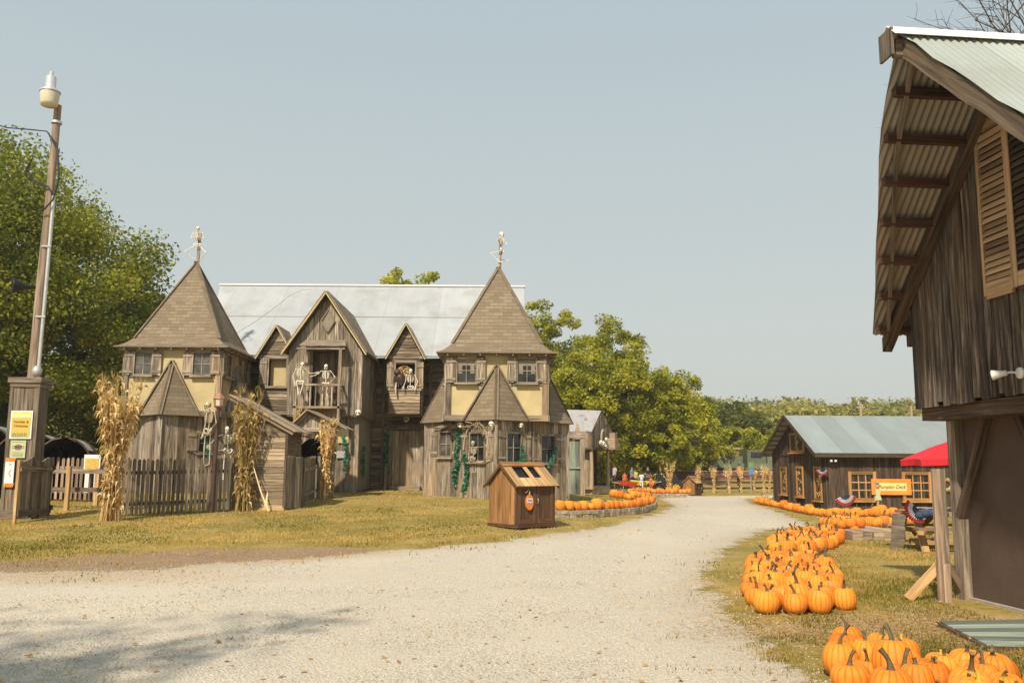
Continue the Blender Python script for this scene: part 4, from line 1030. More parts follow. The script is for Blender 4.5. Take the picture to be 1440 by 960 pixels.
# ================================================================ corn bundles
def corn_shock(label, loc, H=3.2, rb=.28, rt=.5, nst=26, nlf=12, seed=1, mt='corn', lw=.055, group=None, tie=.32, dense=1.0):
    r = random.Random(seed); loc = V(loc); th = thing('corn_shock', label, 'corn bundle', loc, 0, group)
    st = MB(); lf = MB()
    for i in range(nst):
        a = r.uniform(0, 2*PI); k = math.sqrt(r.random()); h = H*r.uniform(.72, 1.0)
        b = V((math.cos(a)*rb*k, math.sin(a)*rb*k, 0)); w_ = b*.5; w_.z = H*tie; tp = V((math.cos(a)*rt*k+r.gauss(0, .07), math.sin(a)*rt*k+r.gauss(0, .07), h))
        P = lambda f: (b.lerp(w_, f/tie) if f < tie else w_.lerp(tp, (f-tie)/(1-tie)))+loc
        st.tube([P(f) for f in (0, .15, tie, .5, .7, .88)], [.016, .015, .013, .011, .008, .004], 5, r.random())
        for j in range(8):                               # tassel
            d = V((r.gauss(0, .09), r.gauss(0, .09), r.uniform(.18, .42))); q = P(.9); s_ = V((r.gauss(0, 1), r.gauss(0, 1), 0)).normalized()*.006
            lf.face([q-s_, q+s_, q+d*1.0], r.uniform(.3, .8))
        for j in range(int(nlf*dense)):
            f = r.uniform(.05, .93); p0 = P(f); az = r.uniform(0, 2*PI); out = V((math.cos(az), math.sin(az), 0)); L = r.uniform(.22, .50)*(H/3.2); tw = r.uniform(-1, 1)
            rise = r.uniform(.1, 1.0); seg = 6; prev = None; side = out.cross(UP); tt = r.random()
            for s_ in range(seg+1):
                g = s_/seg; pt = p0+out*L*.55*g*(1-.25*g)+UP*(L*(rise*g*(1-.55*g)*1.7-(.50*g*g)*r.uniform(.9, 1.15)))
                ww = lw*math.sin(min(1, g*3+.25)*PI/2)*(1-g**2.2)*.5+.002; an = tw*g*2.2; sv = side*math.cos(an)*ww+UP*math.sin(an)*ww
                cur = (pt-sv, pt+sv)
                if prev: lf.face([prev[0], prev[1], cur[1], cur[0]], min(1, max(0, tt+r.gauss(0, .05))))
                prev = cur
    st.build('stalks', M[mt], th); lf.build('leaves', M[mt], th)
    tw = MB(); z = loc.z+H*tie
    for dz in (0, .03): tw.tube([loc+V((math.cos(a)*rb*.62, math.sin(a)*rb*.62, H*tie+dz)) for a in np.linspace(0, 2*PI, 14)], .012, 5, .5)
    tw.build('twine', M['straw'], th)
    return th
def g0(x, y): return V((x, y, zg(x, y)))
corn_shock('tall golden corn bundle tied to the left end of the picket fence', g0(-9.6, 21.6), 3.75, .27, .62, 52, 15, 1, lw=.075)
corn_shock('narrow greenish corn bundle leaning against the plank shed behind the lamp post', g0(-7.37, 24.72), 3.6, .24, .50, 36, 12, 2, 'cornold', lw=.065)
corn_shock('corn bundle standing beside the dark gabled gateway of the haunted house', g0(-6.2, 29.9), 2.85, .18, .34, 30, 14, 3, lw=.075, tie=.4)
corn_shock('slim corn bundle on the left post of the dark gabled gateway', g0(-7.35, 30.6), 3.3, .14, .28, 16, 12, 4, lw=.065, tie=.4)
# stray stalks at the shed
th = thing('loose_corn_stalk', 'single pale corn stalk propped at a slant against the plank shed', 'corn stalk', g0(-6.9, 24.5)); mb = MB()
mb.tube([g0(-6.55, 24.35)+V((0, 0, .02)), (-6.85, 24.6, .85), (-7.15, 24.8, 1.55)], [.025, .022, .014], 6, .9); mb.build('stalk', M['corn'], th)
mb = MB()
for k in range(5): mb.face([(-6.7+k*.02, 24.4, .5+k*.1), (-6.6, 24.38, .45+k*.08), (-6.5-.05*k, 24.36, .36)], .8)
mb.build('leaves', M['corn'], th)
# ================================================================ fences
def pickets(label, a, b, h, parts=None, pw=.08, gap=.036, mt='fence', loc=None, posts=True, group=None, point=True, hv=.03, name='picket_fence'):
    a, b = V(a), V(b); U = (b-a); L = U.length; U.normalize(); Nn = V((U.y, -U.x, 0))
    if Nn.y > 0: Nn = -Nn
    za = lambda u: zg(a.x+U.x*u, a.y+U.y*u)
    th = thing(name, label, 'fence', (a+b)/2*1.0 if False else V((a.x, a.y, za(0))), 0, group)
    mb = MB(); u = 0
    while u < L-pw:
        z = za(u)+.05; hh = h+random.uniform(-hv, hv); ln = random.gauss(0, .006)
        O = V((a.x, a.y, 0))+U*u+Nn*.03
        p = [O+UP*z, O+U*pw+UP*z, O+U*(pw+ln)+UP*(z+hh-.05), O+U*(pw/2+ln)+UP*(z+hh), O+U*ln+UP*(z+hh-.05)]
        mb.prism(p, Nn, .02, None, 0, U=U, swap=True); u += pw+gap*random.uniform(.7, 1.3)
    mb.build('pickets', M[mt], th)
    mb = MB()
    for f in (.22, .78): mb.beam(V((a.x, a.y, za(0)+h*f)), V((b.x, b.y, za(L)+h*f)), .04, .09)
    mb.build('rails', M[mt], th)
    if posts:
        n = max(1, int(L/2.2))
        for i in range(n+1):
            p = a.lerp(b, i/n); mb = MB(); q = V((p.x, p.y, zg(p.x, p.y)))-Nn*.07; mb.box(q.x-.05, q.x+.05, q.y-.05, q.y+.05, q.z-.05, q.z+h+.06); mb.build('post', M[mt], th)
    return th
pickets('grey weathered picket fence between the tall corn bundle and the lamp post shed', (-10.0, 22.45, 0), (-7.62, 24.55, 0), 1.40)
pickets('short grey close-boarded fence panel fixed to the right of the plank shed', (-6.33, 24.95, 0), (-5.98, 25.6, 0), 1.45, gap=.012, pw=.09, posts=False)
pickets('grey close-set picket fence running back from the shed to the gateway', (-6.15, 26.2, 0), (-6.45, 29.7, 0), 1.36, gap=.015, pw=.10)
pickets('pale picket fence seen beyond the open gate', (-15.6, 28.6, 0), (-11.9, 27.6, 0), 1.32, pw=.10, gap=.085, mt='postwood')
# rail fence with honey posts behind the gate
th = thing('rail_fence', 'low honey-coloured post and rail fence between the open gate and the tall corn bundle', 'fence', g0(-10.6, 22.6))
for x, y, h in ((-12.05, 24.4, 1.2), (-11.95, 25.9, 1.1), (-11.75, 27.0, 1.05), (-13.4, 24.8, 1.2)):
    mb = MB(); z = zg(x, y); mb.box(x-.055, x+.055, y-.055, y+.055, z-.1, z+h); mb.build('post', M['newwood'], th)
for z in (.55, 1.05):
    mb = MB(); mb.beam((-13.6, 24.95, zg(-13.6, 24.95)+z), (-10.3, 24.5, zg(-10.3, 24.5)+z), .04, .12); mb.build('rail', M['fence'], th)
# wooden gate standing open
th = thing('plank_gate', 'weathered board gate swung open against the boxed pole base', 'gate', g0(-11.0, 21.4)); a = g0(-11.12, 21.9); b = g0(-10.9, 20.35)
a, b = g0(-11.36, 22.1), g0(-11.42, 20.75)
U = (b-a); U.z = 0; L = U.length; U.normalize(); Nn = V((U.y, -U.x, 0))
mb = MB(); vboards(mb, a-Nn*.02, U, -Nn, L, .32, lambda u: 1.68+.06*math.sin(u*9), .15, .025); vboards(mb, a-Nn*.02, U, Nn, L, .32, lambda u: 1.68+.06*math.sin(u*9), .15, .01); mb.build('boards', M['fence'], th)
for z in (.45, 1.46):
    mb = MB(); mb.beam(V((a.x, a.y, z))-Nn*.06, V((b.x, b.y, z))-Nn*.06, .03, .13); mb.beam(V((a.x, a.y, z))+Nn*.02, V((b.x, b.y, z))+Nn*.02, .03, .13); mb.build('rail', M['fence'], th)
mb = MB(); mb.box(b.x-.03, b.x+.03, b.y-.03, b.y+.03, zg(b.x, b.y)-.02, 1.66, .8); mb.build('end_stile', M['newwood'], th)
for z in (.52, 1.48):
    mb = MB(); mb.box(a.x-.03, a.x+.09, a.y-.05, a.y+.05, z-.05, z+.06); mb.build('hinge', M['black'], th)
# ================================================================ boxed pole with lamp
PB = g0(-11.94, 21.95)
th = thing('lamp_pole', 'tall timber lamp pole with white conduit rising out of a grey boxed base', 'utility pole', PB)
mb = MB(); x0, x1, y0, y1 = PB.x-.31, PB.x+.31, PB.y-.22, PB.y+.22
vboards(mb, (x0, y0, 0), (1, 0, 0), (0, -1, 0), .62, PB.z-.05, 3.55, .21, .03, tv=(.4, 1)); vboards(mb, (x1, y0, 0), (0, 1, 0), (1, 0, 0), .44, PB.z-.05, 3.55, .24, .03); vboards(mb, (x0, y1, 0), (0, -1, 0), (-1, 0, 0), .44, PB.z-.05, 3.55, .24, .03); vboards(mb, (x1, y1, 0), (-1, 0, 0), (0, 1, 0), .62, PB.z-.05, 3.55, .27, .03)
mb.box(x0+.01, x1-.01, y0+.01, y1-.01, PB.z-.05, 3.5, .3)
for sx in (x0-.01, x1+.01): mb.box(sx-.045, sx+.045, y0-.05, y0-.005, PB.z, 3.5, .3)
mb.box(x0-.1, x1+.1, y0-.06, y0-.03, PB.z-.03, PB.z+.22, .4)
base = mb.build('boxed_base', M['fence'], th)
mb = MB(); mb.box(x0-.10, x1+.10, y0-.10, y1+.10, 3.55, 3.68, .6); mb.box(x0-.06, x1+.06, y0-.06, y1+.06, 3.44, 3.55, .4); mb.build('cap', M['fence'], th)
mb = MB(); px_, py_ = PB.x+.02, PB.y; mb.tube([(px_, py_, 3.6), (px_+.02, py_, 6), (px_+.06, py_, 8.5), (px_+.08, py_, 10.80)], [.125, .115, .10, .088], 14, .6, uvs=1.2); mb.build('pole', M['pole'], th)
mb = MB(); mb.tube([(px_+.17, py_-.08, 3.7), (px_+.19, py_-.08, 6), (px_+.2, py_-.08, 8.35)], .045, 8, .5)
mb.ball((px_+.15, py_-.1, 3.85), (.12, .12, .15), 8, .4)
for z in (5.2, 7.0): mb.box(px_+.02, px_+.26, py_-.14, py_-.12, z, z+.04)
mb.build('conduit', M['galv'], th)
lz = 10.74; lc = (px_-.02, py_-.25, lz)
mb = MB(); mb.lathe([(.0, .0), (.19, .02), (.215, .10), (.235, .36), (.235, .38), (.0, .38)], (lc[0], lc[1], lz-.08), 20, .5); mb.build('lamp_lens', M['lampglass'], th)
mb = MB(); mb.lathe([(.25, 0), (.255, .03), (.17, .09), (.13, .12), (.125, .42), (.09, .44), (.055, .46), (.05, .56), (0, .57)], (lc[0], lc[1], lz+.30), 20, .8); mb.tube([(lc[0], lc[1]+.05, lz+.45), (lc[0]+.03, py_, lz+.3)], .03, 8, .5)
mb.build('lamp_housing', M['galv'], th)
mb = MB(); mb.tube([(px_+.08, py_, 10.3), (px_+.08, py_, 10.36)], .135, 12, .7); mb.build('clamp_band', M['galv'], th)
mb = MB(); mb.tube([(px_-.26, py_-.25, 5.95), (px_-.10, py_-.05, 5.98)], [.06, .05], 8); mb.lathe([(.05, 0), (.10, .08), (.2, .30), (.21, .33), (.18, .32), (.04, .05)], (px_-.22, py_-.2, 5.95), 14, .5, X=V((0, 0, 1)), Y=V((.6, -.8, 0)), Z=V((-.8, -.6, 0))); mb.build('horn_speaker', M['black'], th)
# wires
mb = MB(); P0 = atY(-40, 164, 24.5); P1 = V((px_-.1, py_-.12, 10.05)); mb.tube([P0, P0.lerp(P1, .5)+V((0, 0, -.12)), P1-V((.3, 0, -.03)), P1, P1+V((.32, -.05, -.35)), P1+V((.42, -.05, -.9)), P1+V((.43, -.05, -1.5))], .017, 5)
mb.tube([P1+V((.05, 0, -.04)), P1+V((.36, -.05, -.55)), P1+V((.45, -.05, -1.3)), P1+V((.35, -.08, -1.85)), P1+V((.16, -.1, -2.1)), P1+V((.05, -.1, -2.15))], .022, 5)
for k in range(3): mb.tube([V((px_+.18, py_-.12, 8.35)), V((px_+.1, py_-.15, 8.55)), V((px_-.25, py_-.2, 8.62+.05*k)), V((px_-.5, py_-.2, 8.85+.08*k)), V((px_-.42+.05*k, py_-.2, 9.1+.13*k))], .016, 5)
o = mb.build('overhead_wire', M['black'], loc=P1); tag(o, 'black service cables looping off the timber lamp pole at upper left', 'cable')
# posters on the boxed base
def poster(name, label, x0, x1, z0, z1, y, mats, deco, cat='sign'):
    th = thing(name, label, cat, ((x0+x1)/2, y, z0)); mb = MB(); mb.box(x0, x1, y-.012, y, z0, z1, .5); mb.build('sheet', mats, th); deco(th, x0, x1, z0, z1, y-.012); return th
def d1(th, x0, x1, z0, z1, y):
    mb = MB(); mb.box(x0+.035, x1-.035, y-.004, y, z0+.035, z1-.035, .6); mb.build('printed_panel', M['poster'], th)
    mb = MB()
    for i in range(9): mb.box(x0+.06+i*.042, x0+.085+i*.042, y-.007, y-.004, z0+.05, z0+.13+.02*(i % 2), .5)
    mb.build('printed_grass', M['green'], th)
    mb = MB(); mb.box(x0+.045, x1-.045, y-.0065, y-.004, z1-.17, z1-.06, .9); mb.build('printed_banner', M['sign_cream'], th)
    text_mesh('Number &', .085, 'lettering', M['ink'], th, ((x0+x1)/2-th.location.x, y-.008-th.location.y, (z0+z1)/2+.07-th.location.z)); text_mesh('Christmas', .085, 'lettering', M['ink'], th, ((x0+x1)/2-th.location.x, y-.008-th.location.y, (z0+z1)/2-.03-th.location.z))
poster('yellow_poster', 'yellow poster with white edge on the boxed pole base, topmost of three notices', PB.x-.28, PB.x+.25, 2.18, 2.86, PB.y-.27, M['paper'], d1)
def d2(th, x0, x1, z0, z1, y):
    c = (x0+x1)/2; mb = MB(); zc = z1-.16
    mb.prism([(c-.09, y, zc-.03), (c-.05, y, zc-.07), (c+.05, y, zc-.07), (c+.09, y, zc-.03), (c+.09, y, zc+.03), (c+.03, y, zc+.06), (c-.03, y, zc+.06), (c-.09, y, zc+.03)], (0, -1, 0), .004)
    for sg in (-1, 1): mb.tube([(c+sg*.09, y-.003, zc+.03), (c+sg*.14, y-.003, zc+.02), (c+sg*.13, y-.003, zc-.03), (c+sg*.09, y-.003, zc-.03)], .006, 4)
    for k in range(4): mb.box(x0+.05, x1-.05, y-.003, y, z0+.04+k*.03, z0+.048+k*.03)
    mb.box(x0+.03, x1-.03, y-.003, y, z1-.05, z1-.035); mb.build('printed_face_mask', M['fence'], th)
poster('mask_notice', 'pale green notice with a drawn face mask, middle one on the boxed pole base', PB.x-.22, PB.x+.14, 1.72, 2.14, PB.y-.27, M['greenish'], d2)
def d3(th, x0, x1, z0, z1, y):
    mb = MB()
    for zz in (z0, z1-.09):
        for k in range(4):
            u = x0+(x1-x0)*k/4; mb.prism([(u, y, zz), (u+.05, y, zz), (u+.09, y, zz+.09), (u+.04, y, zz+.09)], (0, -1, 0), .003)
    mb.build('orange_stripes', M['orange'], th)
    mb = MB()
    for zz in (z0, z1-.09): mb.box(x0, x1, y-.0015, y, zz, zz+.09)
    mb.build('yellow_bands', M['yellow'], th)
    mb = MB(); mb.box(x0+.08, x1-.05, y-.003, y, z1-.17, z1-.15); mb.tube([(x1-.07, y-.003, z0+.25), (x1-.12, y-.003, z0+.33), (x1-.07, y-.003, z0+.42)], .008, 4); mb.build('printed_red_lines', M['red'], th)
poster('striped_notice', 'white notice with yellow and orange striped ends low on the boxed pole base', PB.x-.30, PB.x-.08, 1.02, 1.72, PB.y-.30, M['paper'], d3)
# ================================================================ black hooped canopies at far left
def canopy(label, x, y, w, h, d, rz):
    th = thing('hooped_canopy', label, 'canopy', g0(x, y), rz, 'black hooped canopies behind the gate', world=False)
    mb = MB(); n = 12; pr = [(w/2*math.cos(a)*1.0, h*.55+h*.45*math.sin(a)) for a in np.linspace(0, PI, n)]; pr = [(w/2, 0)]+pr+[(-w/2, 0)]
    mb.grid([[V((px, yy, pz)) for px, pz in pr] for yy in (0, d)], .5); mb.grid([[V((px*.97, yy, pz*.97)) for px, pz in pr] for yy in (0, d)], .5, flip=True)
    mb.build('cover', M['blackcloth'], th)
    mb = MB(); mb.tube([V((px*1.01, 0, pz*1.01)) for px, pz in pr], .035, 6); mb.build('hoop', M['iron'], th); mb = MB(); mb.tube([V((px*1.01, d, pz*1.01)) for px, pz in pr], .035, 6); mb.build('hoop', M['iron'], th)
    mb = MB(); mb.face([V((px*.97, d*.9, pz*.97)) for px, pz in pr][::-1], .4); mb.build('back_sheet', M['blackcloth'], th)
    mb = MB(); mb.grid([[V((px*1.02+.02, yy, pz*1.02)) for px, pz in pr[3:8]] for yy in np.linspace(-.05, d*.6, 4)], .7); mb.build('dusty_tarpaulin', M['galv'], th)
canopy('black hooped canopy right of the boxed pole, open end facing the gate', -14.0, 27.9, 1.6, 1.95, 3.0, .35)
canopy('black hooped canopy just behind the boxed pole with dusty top', -15.6, 28.8, 2.0, 2.1, 3.0, .35)
canopy('black hooped canopy cut by the left picture edge', -17.6, 29.4, 2.2, 2.4, 3.0, .35)
th = thing('notice_board', 'small yellow and white notice fixed to the pale picket fence beyond the gate', 'sign', g0(-12.95, 27.75)); mb = MB(); z = zg(-12.95, 27.7)
mb.box(-13.2, -12.7, 27.62, 27.65, z+.95, z+1.45); mb.build('sheet', M['paper'], th); mb = MB(); mb.box(-13.16, -12.74, 27.61, 27.62, z+1.0, z+1.34); mb.build('yellow_panel', M['poster'], th)
mb = MB(); mb.box(-13.15, -13.03, 27.64, 27.67, z+.3, z+.95); mb.box(-12.87, -12.75, 27.64, 27.67, z+.3, z+.95); mb.build('white_legs', M['whitepaint'], th)
# ================================================================ lamp post
L0 = g0(-8.0, 24.05)
th = thing('lamp_post', 'brown iron lamp post with a small copper lantern standing at the picket fence', 'lamp post', L0)
mb = MB(); tp = V((L0.x+.05, L0.y, 3.1)); mb.tube([L0, L0.lerp(tp, .5), tp], [.065, .06, .05], 10); mb.tube([L0+V((0, 0, 1.28)), L0+V((0, 0, 1.33))], .075, 10, .9); mb.build('post', M['iron'], th)
mb = MB(); mb.lathe([(.05, 0), (.11, .03), (.13, .05), (.13, .07)], tp, 6, .6, smooth=False); mb.lathe([(.17, .26), (.16, .28), (.05, .42), (.02, .44), (.02, .50), (0, .51)], tp, 6, .6, smooth=False)
for k in range(6): a = k*PI/3; mb.beam(tp+V((.12*math.cos(a), .12*math.sin(a), .06)), tp+V((.15*math.cos(a), .15*math.sin(a), .28)), .015, .015)
mb.build('lantern', M['copper'], th)
mb = MB(); mb.lathe([(.105, .06), (.13, .27)], tp, 6, .5, smooth=False); mb.build('lantern_glass', M['lampglass'], th)
# ================================================================ plank shed
SB = g0(-7.0, 25.1)
th = thing('plank_shed', 'small plank shed with a sloping board roof behind the second corn bundle', 'shed', SB)
mb = MB(); x0, x1, y0, y1 = -7.85, -6.33, 25.1, 26.85; ztp = lambda x: 2.62+(x1-x)*.54
mb.prism([(x0+.03, y0+.03, .3), (x1-.03, y0+.03, .3), (x1-.03, y0+.03, ztp(x1)), (x0+.03, y0+.03, ztp(x0))], (0, 1, 0), 1.7, .1)
hboards(mb, (x0, y0, 0), (1, 0, 0), (0, -1, 0), x1-x0, .36, ztp(x0)-.02, .165, ext=lambda z: (0, min(x1-x0, max(0, (ztp(x0)-z)/.54))) if z > ztp(x1) else (0, x1-x0), butt=.02)
mb.build('front_wall', M['shedwood'], th)
mb = MB(); hboards(mb, (x1, y0, 0), (0, 1, 0), (1, 0, 0), y1-y0, .36, 2.6, .2, butt=.012); mb.build('side_wall', M['castle_dark'], th)
mb = MB(); 
for i in range(9):
    ya = y0-.18+i*.245; roofslab(mb, [(x0-.12, ya, ztp(x0-.12)+.02), (x1+.26, ya, ztp(x1+.26)+.02), (x1+.26, ya+.238, ztp(x1+.26)+.02), (x0-.12, ya+.238, ztp(x0-.12)+.02)], .035, 0, random.random(), U=V((1, 0, -.54)))
mb.beam((x0-.1, y0-.1, ztp(x0-.1)-.05), (x1+.2, y0-.1, ztp(x1+.2)-.05), .04, .09); mb.build('roof', M['shedwood'], th)
mb = MB(); mb.box(x1-.03, x1+.05, y0-.05, y0+.04, .3, 2.6, .3); mb.build('corner_post', M['iron'], th)
mb = MB(); mb.box(x0, x1+.02, y0-.07, y0-.02, .30, .40, .8); mb.build('sill_board', M['newwood'], th)
# ================================================================ gateway
GB = g0(-6.6, 30.3)
th = thing('gateway', 'small gabled board gateway with a dark round tunnel mouth before the haunted house', 'gateway', GB)
mb = MB(); xa, xb, ya, yb, zr, ze = -7.55, -5.55, 29.9, 31.6, 3.42, 2.78; xr = -6.9
for i in range(7):
    yy = ya+i*(yb-ya)/7; dy = (yb-ya)/7-.008
    roofslab(mb, [(xr, yy, zr), (xb, yy, ze), (xb, yy+dy, ze), (xr, yy+dy, zr)], .035, 0, random.random(), U=V((xb-xr, 0, ze-zr))); roofslab(mb, [(xr, yy, zr), (xa-.05, yy, 2.75), (xa-.05, yy+dy, 2.75), (xr, yy+dy, zr)], .035, 0, random.random(), U=V((xa-xr, 0, -.65)))
mb.build('roof', M['shedwood'], th)
for x in (-7.4, -6.02):
    mb = MB(); mb.box(x-.07, x+.07, 30.05, 30.19, GB.z-.1, 2.85); mb.build('post', M['castle'], th)
mb = MB(); mb.beam((-7.5, 30.12, 2.76), (-5.8, 30.12, 2.80), .08, .12); mb.beam((-7.5, 30.1, 2.8), (xr, 30.1, 3.35), .05, .10); mb.beam((xr, 30.1, 3.35), (-5.6, 30.1, 2.82), .05, .10)
vboards(mb, (-7.45, 30.2, 0), (1, 0, 0), (0, -1, 0), 1.6, 2.8, lambda u: 3.35-abs(u-.55)*(.5 if u > .55 else .9), .2); mb.build('gable', M['castle'], th)
mb = MB(); cx, cz, rr = -6.68, 1.95, .47
for k in range(24):
    a, b = 2*PI*k/24, 2*PI*(k+1)/24
mb.grid([[V((cx+rr*math.cos(a), yy, cz+rr*1.05*math.sin(a))) for a in np.linspace(0, 2*PI, 25)[:-1]] for yy in (30.2, 31.6)], .3, closed=True, flip=True); mb.grid([[V((cx+(rr+.05)*math.cos(a), yy, cz+(rr+.05)*1.05*math.sin(a))) for a in np.linspace(0, 2*PI, 25)[:-1]] for yy in (30.2, 31.5)], .3, closed=True)
mb.face([V((cx+rr*math.cos(a), 31.45, cz+rr*math.sin(a))) for a in np.linspace(0, 2*PI, 25)[:-1]], .2); mb.build('tunnel', M['black'], th)
pickets('short boarded gate panel under the round tunnel mouth', (-7.35, 30.0, 0), (-6.1, 30.0, 0), 1.1, gap=.008, pw=.09, posts=False, name='panel_gate')
# ================================================================ garlands of artificial ivy
def garland(label, pts, n=160, w=.12, seed=0):
    r = np.random.RandomState(seed); P = np.array(pts, dtype=float); seg = np.linalg.norm(np.diff(P, axis=0), axis=1); cum = np.concatenate([[0], np.cumsum(seg)])
    s = r.rand(n)*cum[-1]; C_ = np.stack([np.interp(s, cum, P[:, k]) for k in range(3)], -1)
    loc = tuple(P[-1]); th = thing('ivy_garland', label, 'garland', loc, 0, 'green artificial ivy garlands on the haunted house')
    Q, t = clump_leaves(C_, np.full(n, w*.9), 3, .05, r.uniform(.2, .8, n), seed+1, 1.0)
    fast_mesh('leaves', Q, t, M['leaf_ivy'], th, loc=loc)
    mb = MB(); mb.tube(pts, .009, 5); mb.build('vine', M['iron'], th)
aw = V((TR[0]-2.58, TR[1], 0)); W_ = lambda u, z, n=.12: tuple(aw+U_*u+Nn_*n+UP*z); U_ = V((q2, -q2, 0)); Nn_ = V((-q2, -q2, 0))
garland('green ivy garland hanging left of the twig-arched tower window', [W_(1.85, 2.9), W_(1.9, 2.4), W_(1.75, 1.9)], 130, .10, 1)
garland('long green ivy garland trailing to the grass under the tower, left strand', [W_(1.9, 1.75), W_(1.7, 1.35), W_(1.75, .95)], 120, .12, 2)
garland('long green ivy garland trailing to the grass under the tower, right strand', [W_(2.2, 2.0), W_(2.35, 1.5), W_(2.3, 1.0), W_(2.15, .7)], 150, .10, 3)
garland('green ivy garland left of the plank door', [(-5.12, 36.75, 2.9), (-5.2, 36.72, 2.2), (-5.08, 36.72, 1.5), (-5.12, 36.72, 1.25)], 130, .11, 4)
garland('small green ivy garland at knee height right of the plank door', [(-3.35, 36.7, 1.7), (-3.5, 36.7, 1.3), (-3.45, 36.65, .95)], 90, .11, 5)
garland('green ivy garland on the boards under the balcony', [(-6.35, 33.5, 2.7), (-6.2, 33.5, 2.1), (-6.25, 33.5, 1.4)], 110, .09, 6)
garland('green ivy garland on the beige side panel of the bay', [(-5.68, 34.3, 2.3), (-5.68, 34.4, 1.6), (-5.68, 34.3, 1.1)], 110, .10, 7)
garland('green ivy garland beside the small window of the left tower', [(-11.35, 33.05, 2.75), (-11.3, 33.0, 2.3), (-11.15, 32.9, 1.9)], 110, .08, 8)
fr = V((TR[0], TR[1]-2.58, 0)); U2 = V((q2, q2, 0)); N2 = V((q2, -q2, 0)); W2 = lambda u, z, n=.12: tuple(fr+U2*u+N2*n+UP*z)
garland('green ivy garland in the window above the brown bin roof', [W2(1.15, 2.3), W2(1.2, 1.95), W2(1.05, 1.7)], 50, .09, 9)
garland('green ivy garland at the rightmost lower tower window', [W2(2.9, 2.25), W2(2.75, 1.9), W2(2.5, 1.6), W2(2.3, 1.45)], 90, .09, 10)
# small skulls tacked along the eaves
def skull(label, p, s=.1):
    th = thing('skull_ornament', label, 'skull', p, 0, 'small skulls tacked to the haunted house', world=False); mb = MB(); mb.ball((0, 0, 0), (s, s*1.1, s*.95), 10, .8); mb.ball((0, -s*.6, -s*.6), (s*.65, s*.5, s*.5), 8, .7); mb.build('cranium', M['bone'], th)
    mb = MB()
    for sg in (-1, 1): mb.ball((sg*s*.36, -s*.98, -s*.12), (s*.24, s*.2, s*.26), 6, 0)
    mb.build('eye_sockets', M['black'], th)
skull('white skull hanging at the right corner of the balcony bay', (-5.75, 33.25, 3.55), .12)
skull('small skull over the plank door', (-4.35, 36.7, 3.5), .13)
skull('skull under the eave just right of the plank door', (-3.05, 36.6, 3.25), .15)
skull('skull tacked under the front corner of the right tower skirt', (TR[0]-.15, TR[1]-2.75, 3.0), .09)
skull('skull under the right tower skirt above the third window', (TR[0]+.85, TR[1]-1.95, 3.0), .09)
skull('skull left of the skirt above the twig arch', (TR[0]-1.25, TR[1]-1.6, 3.02), .11)
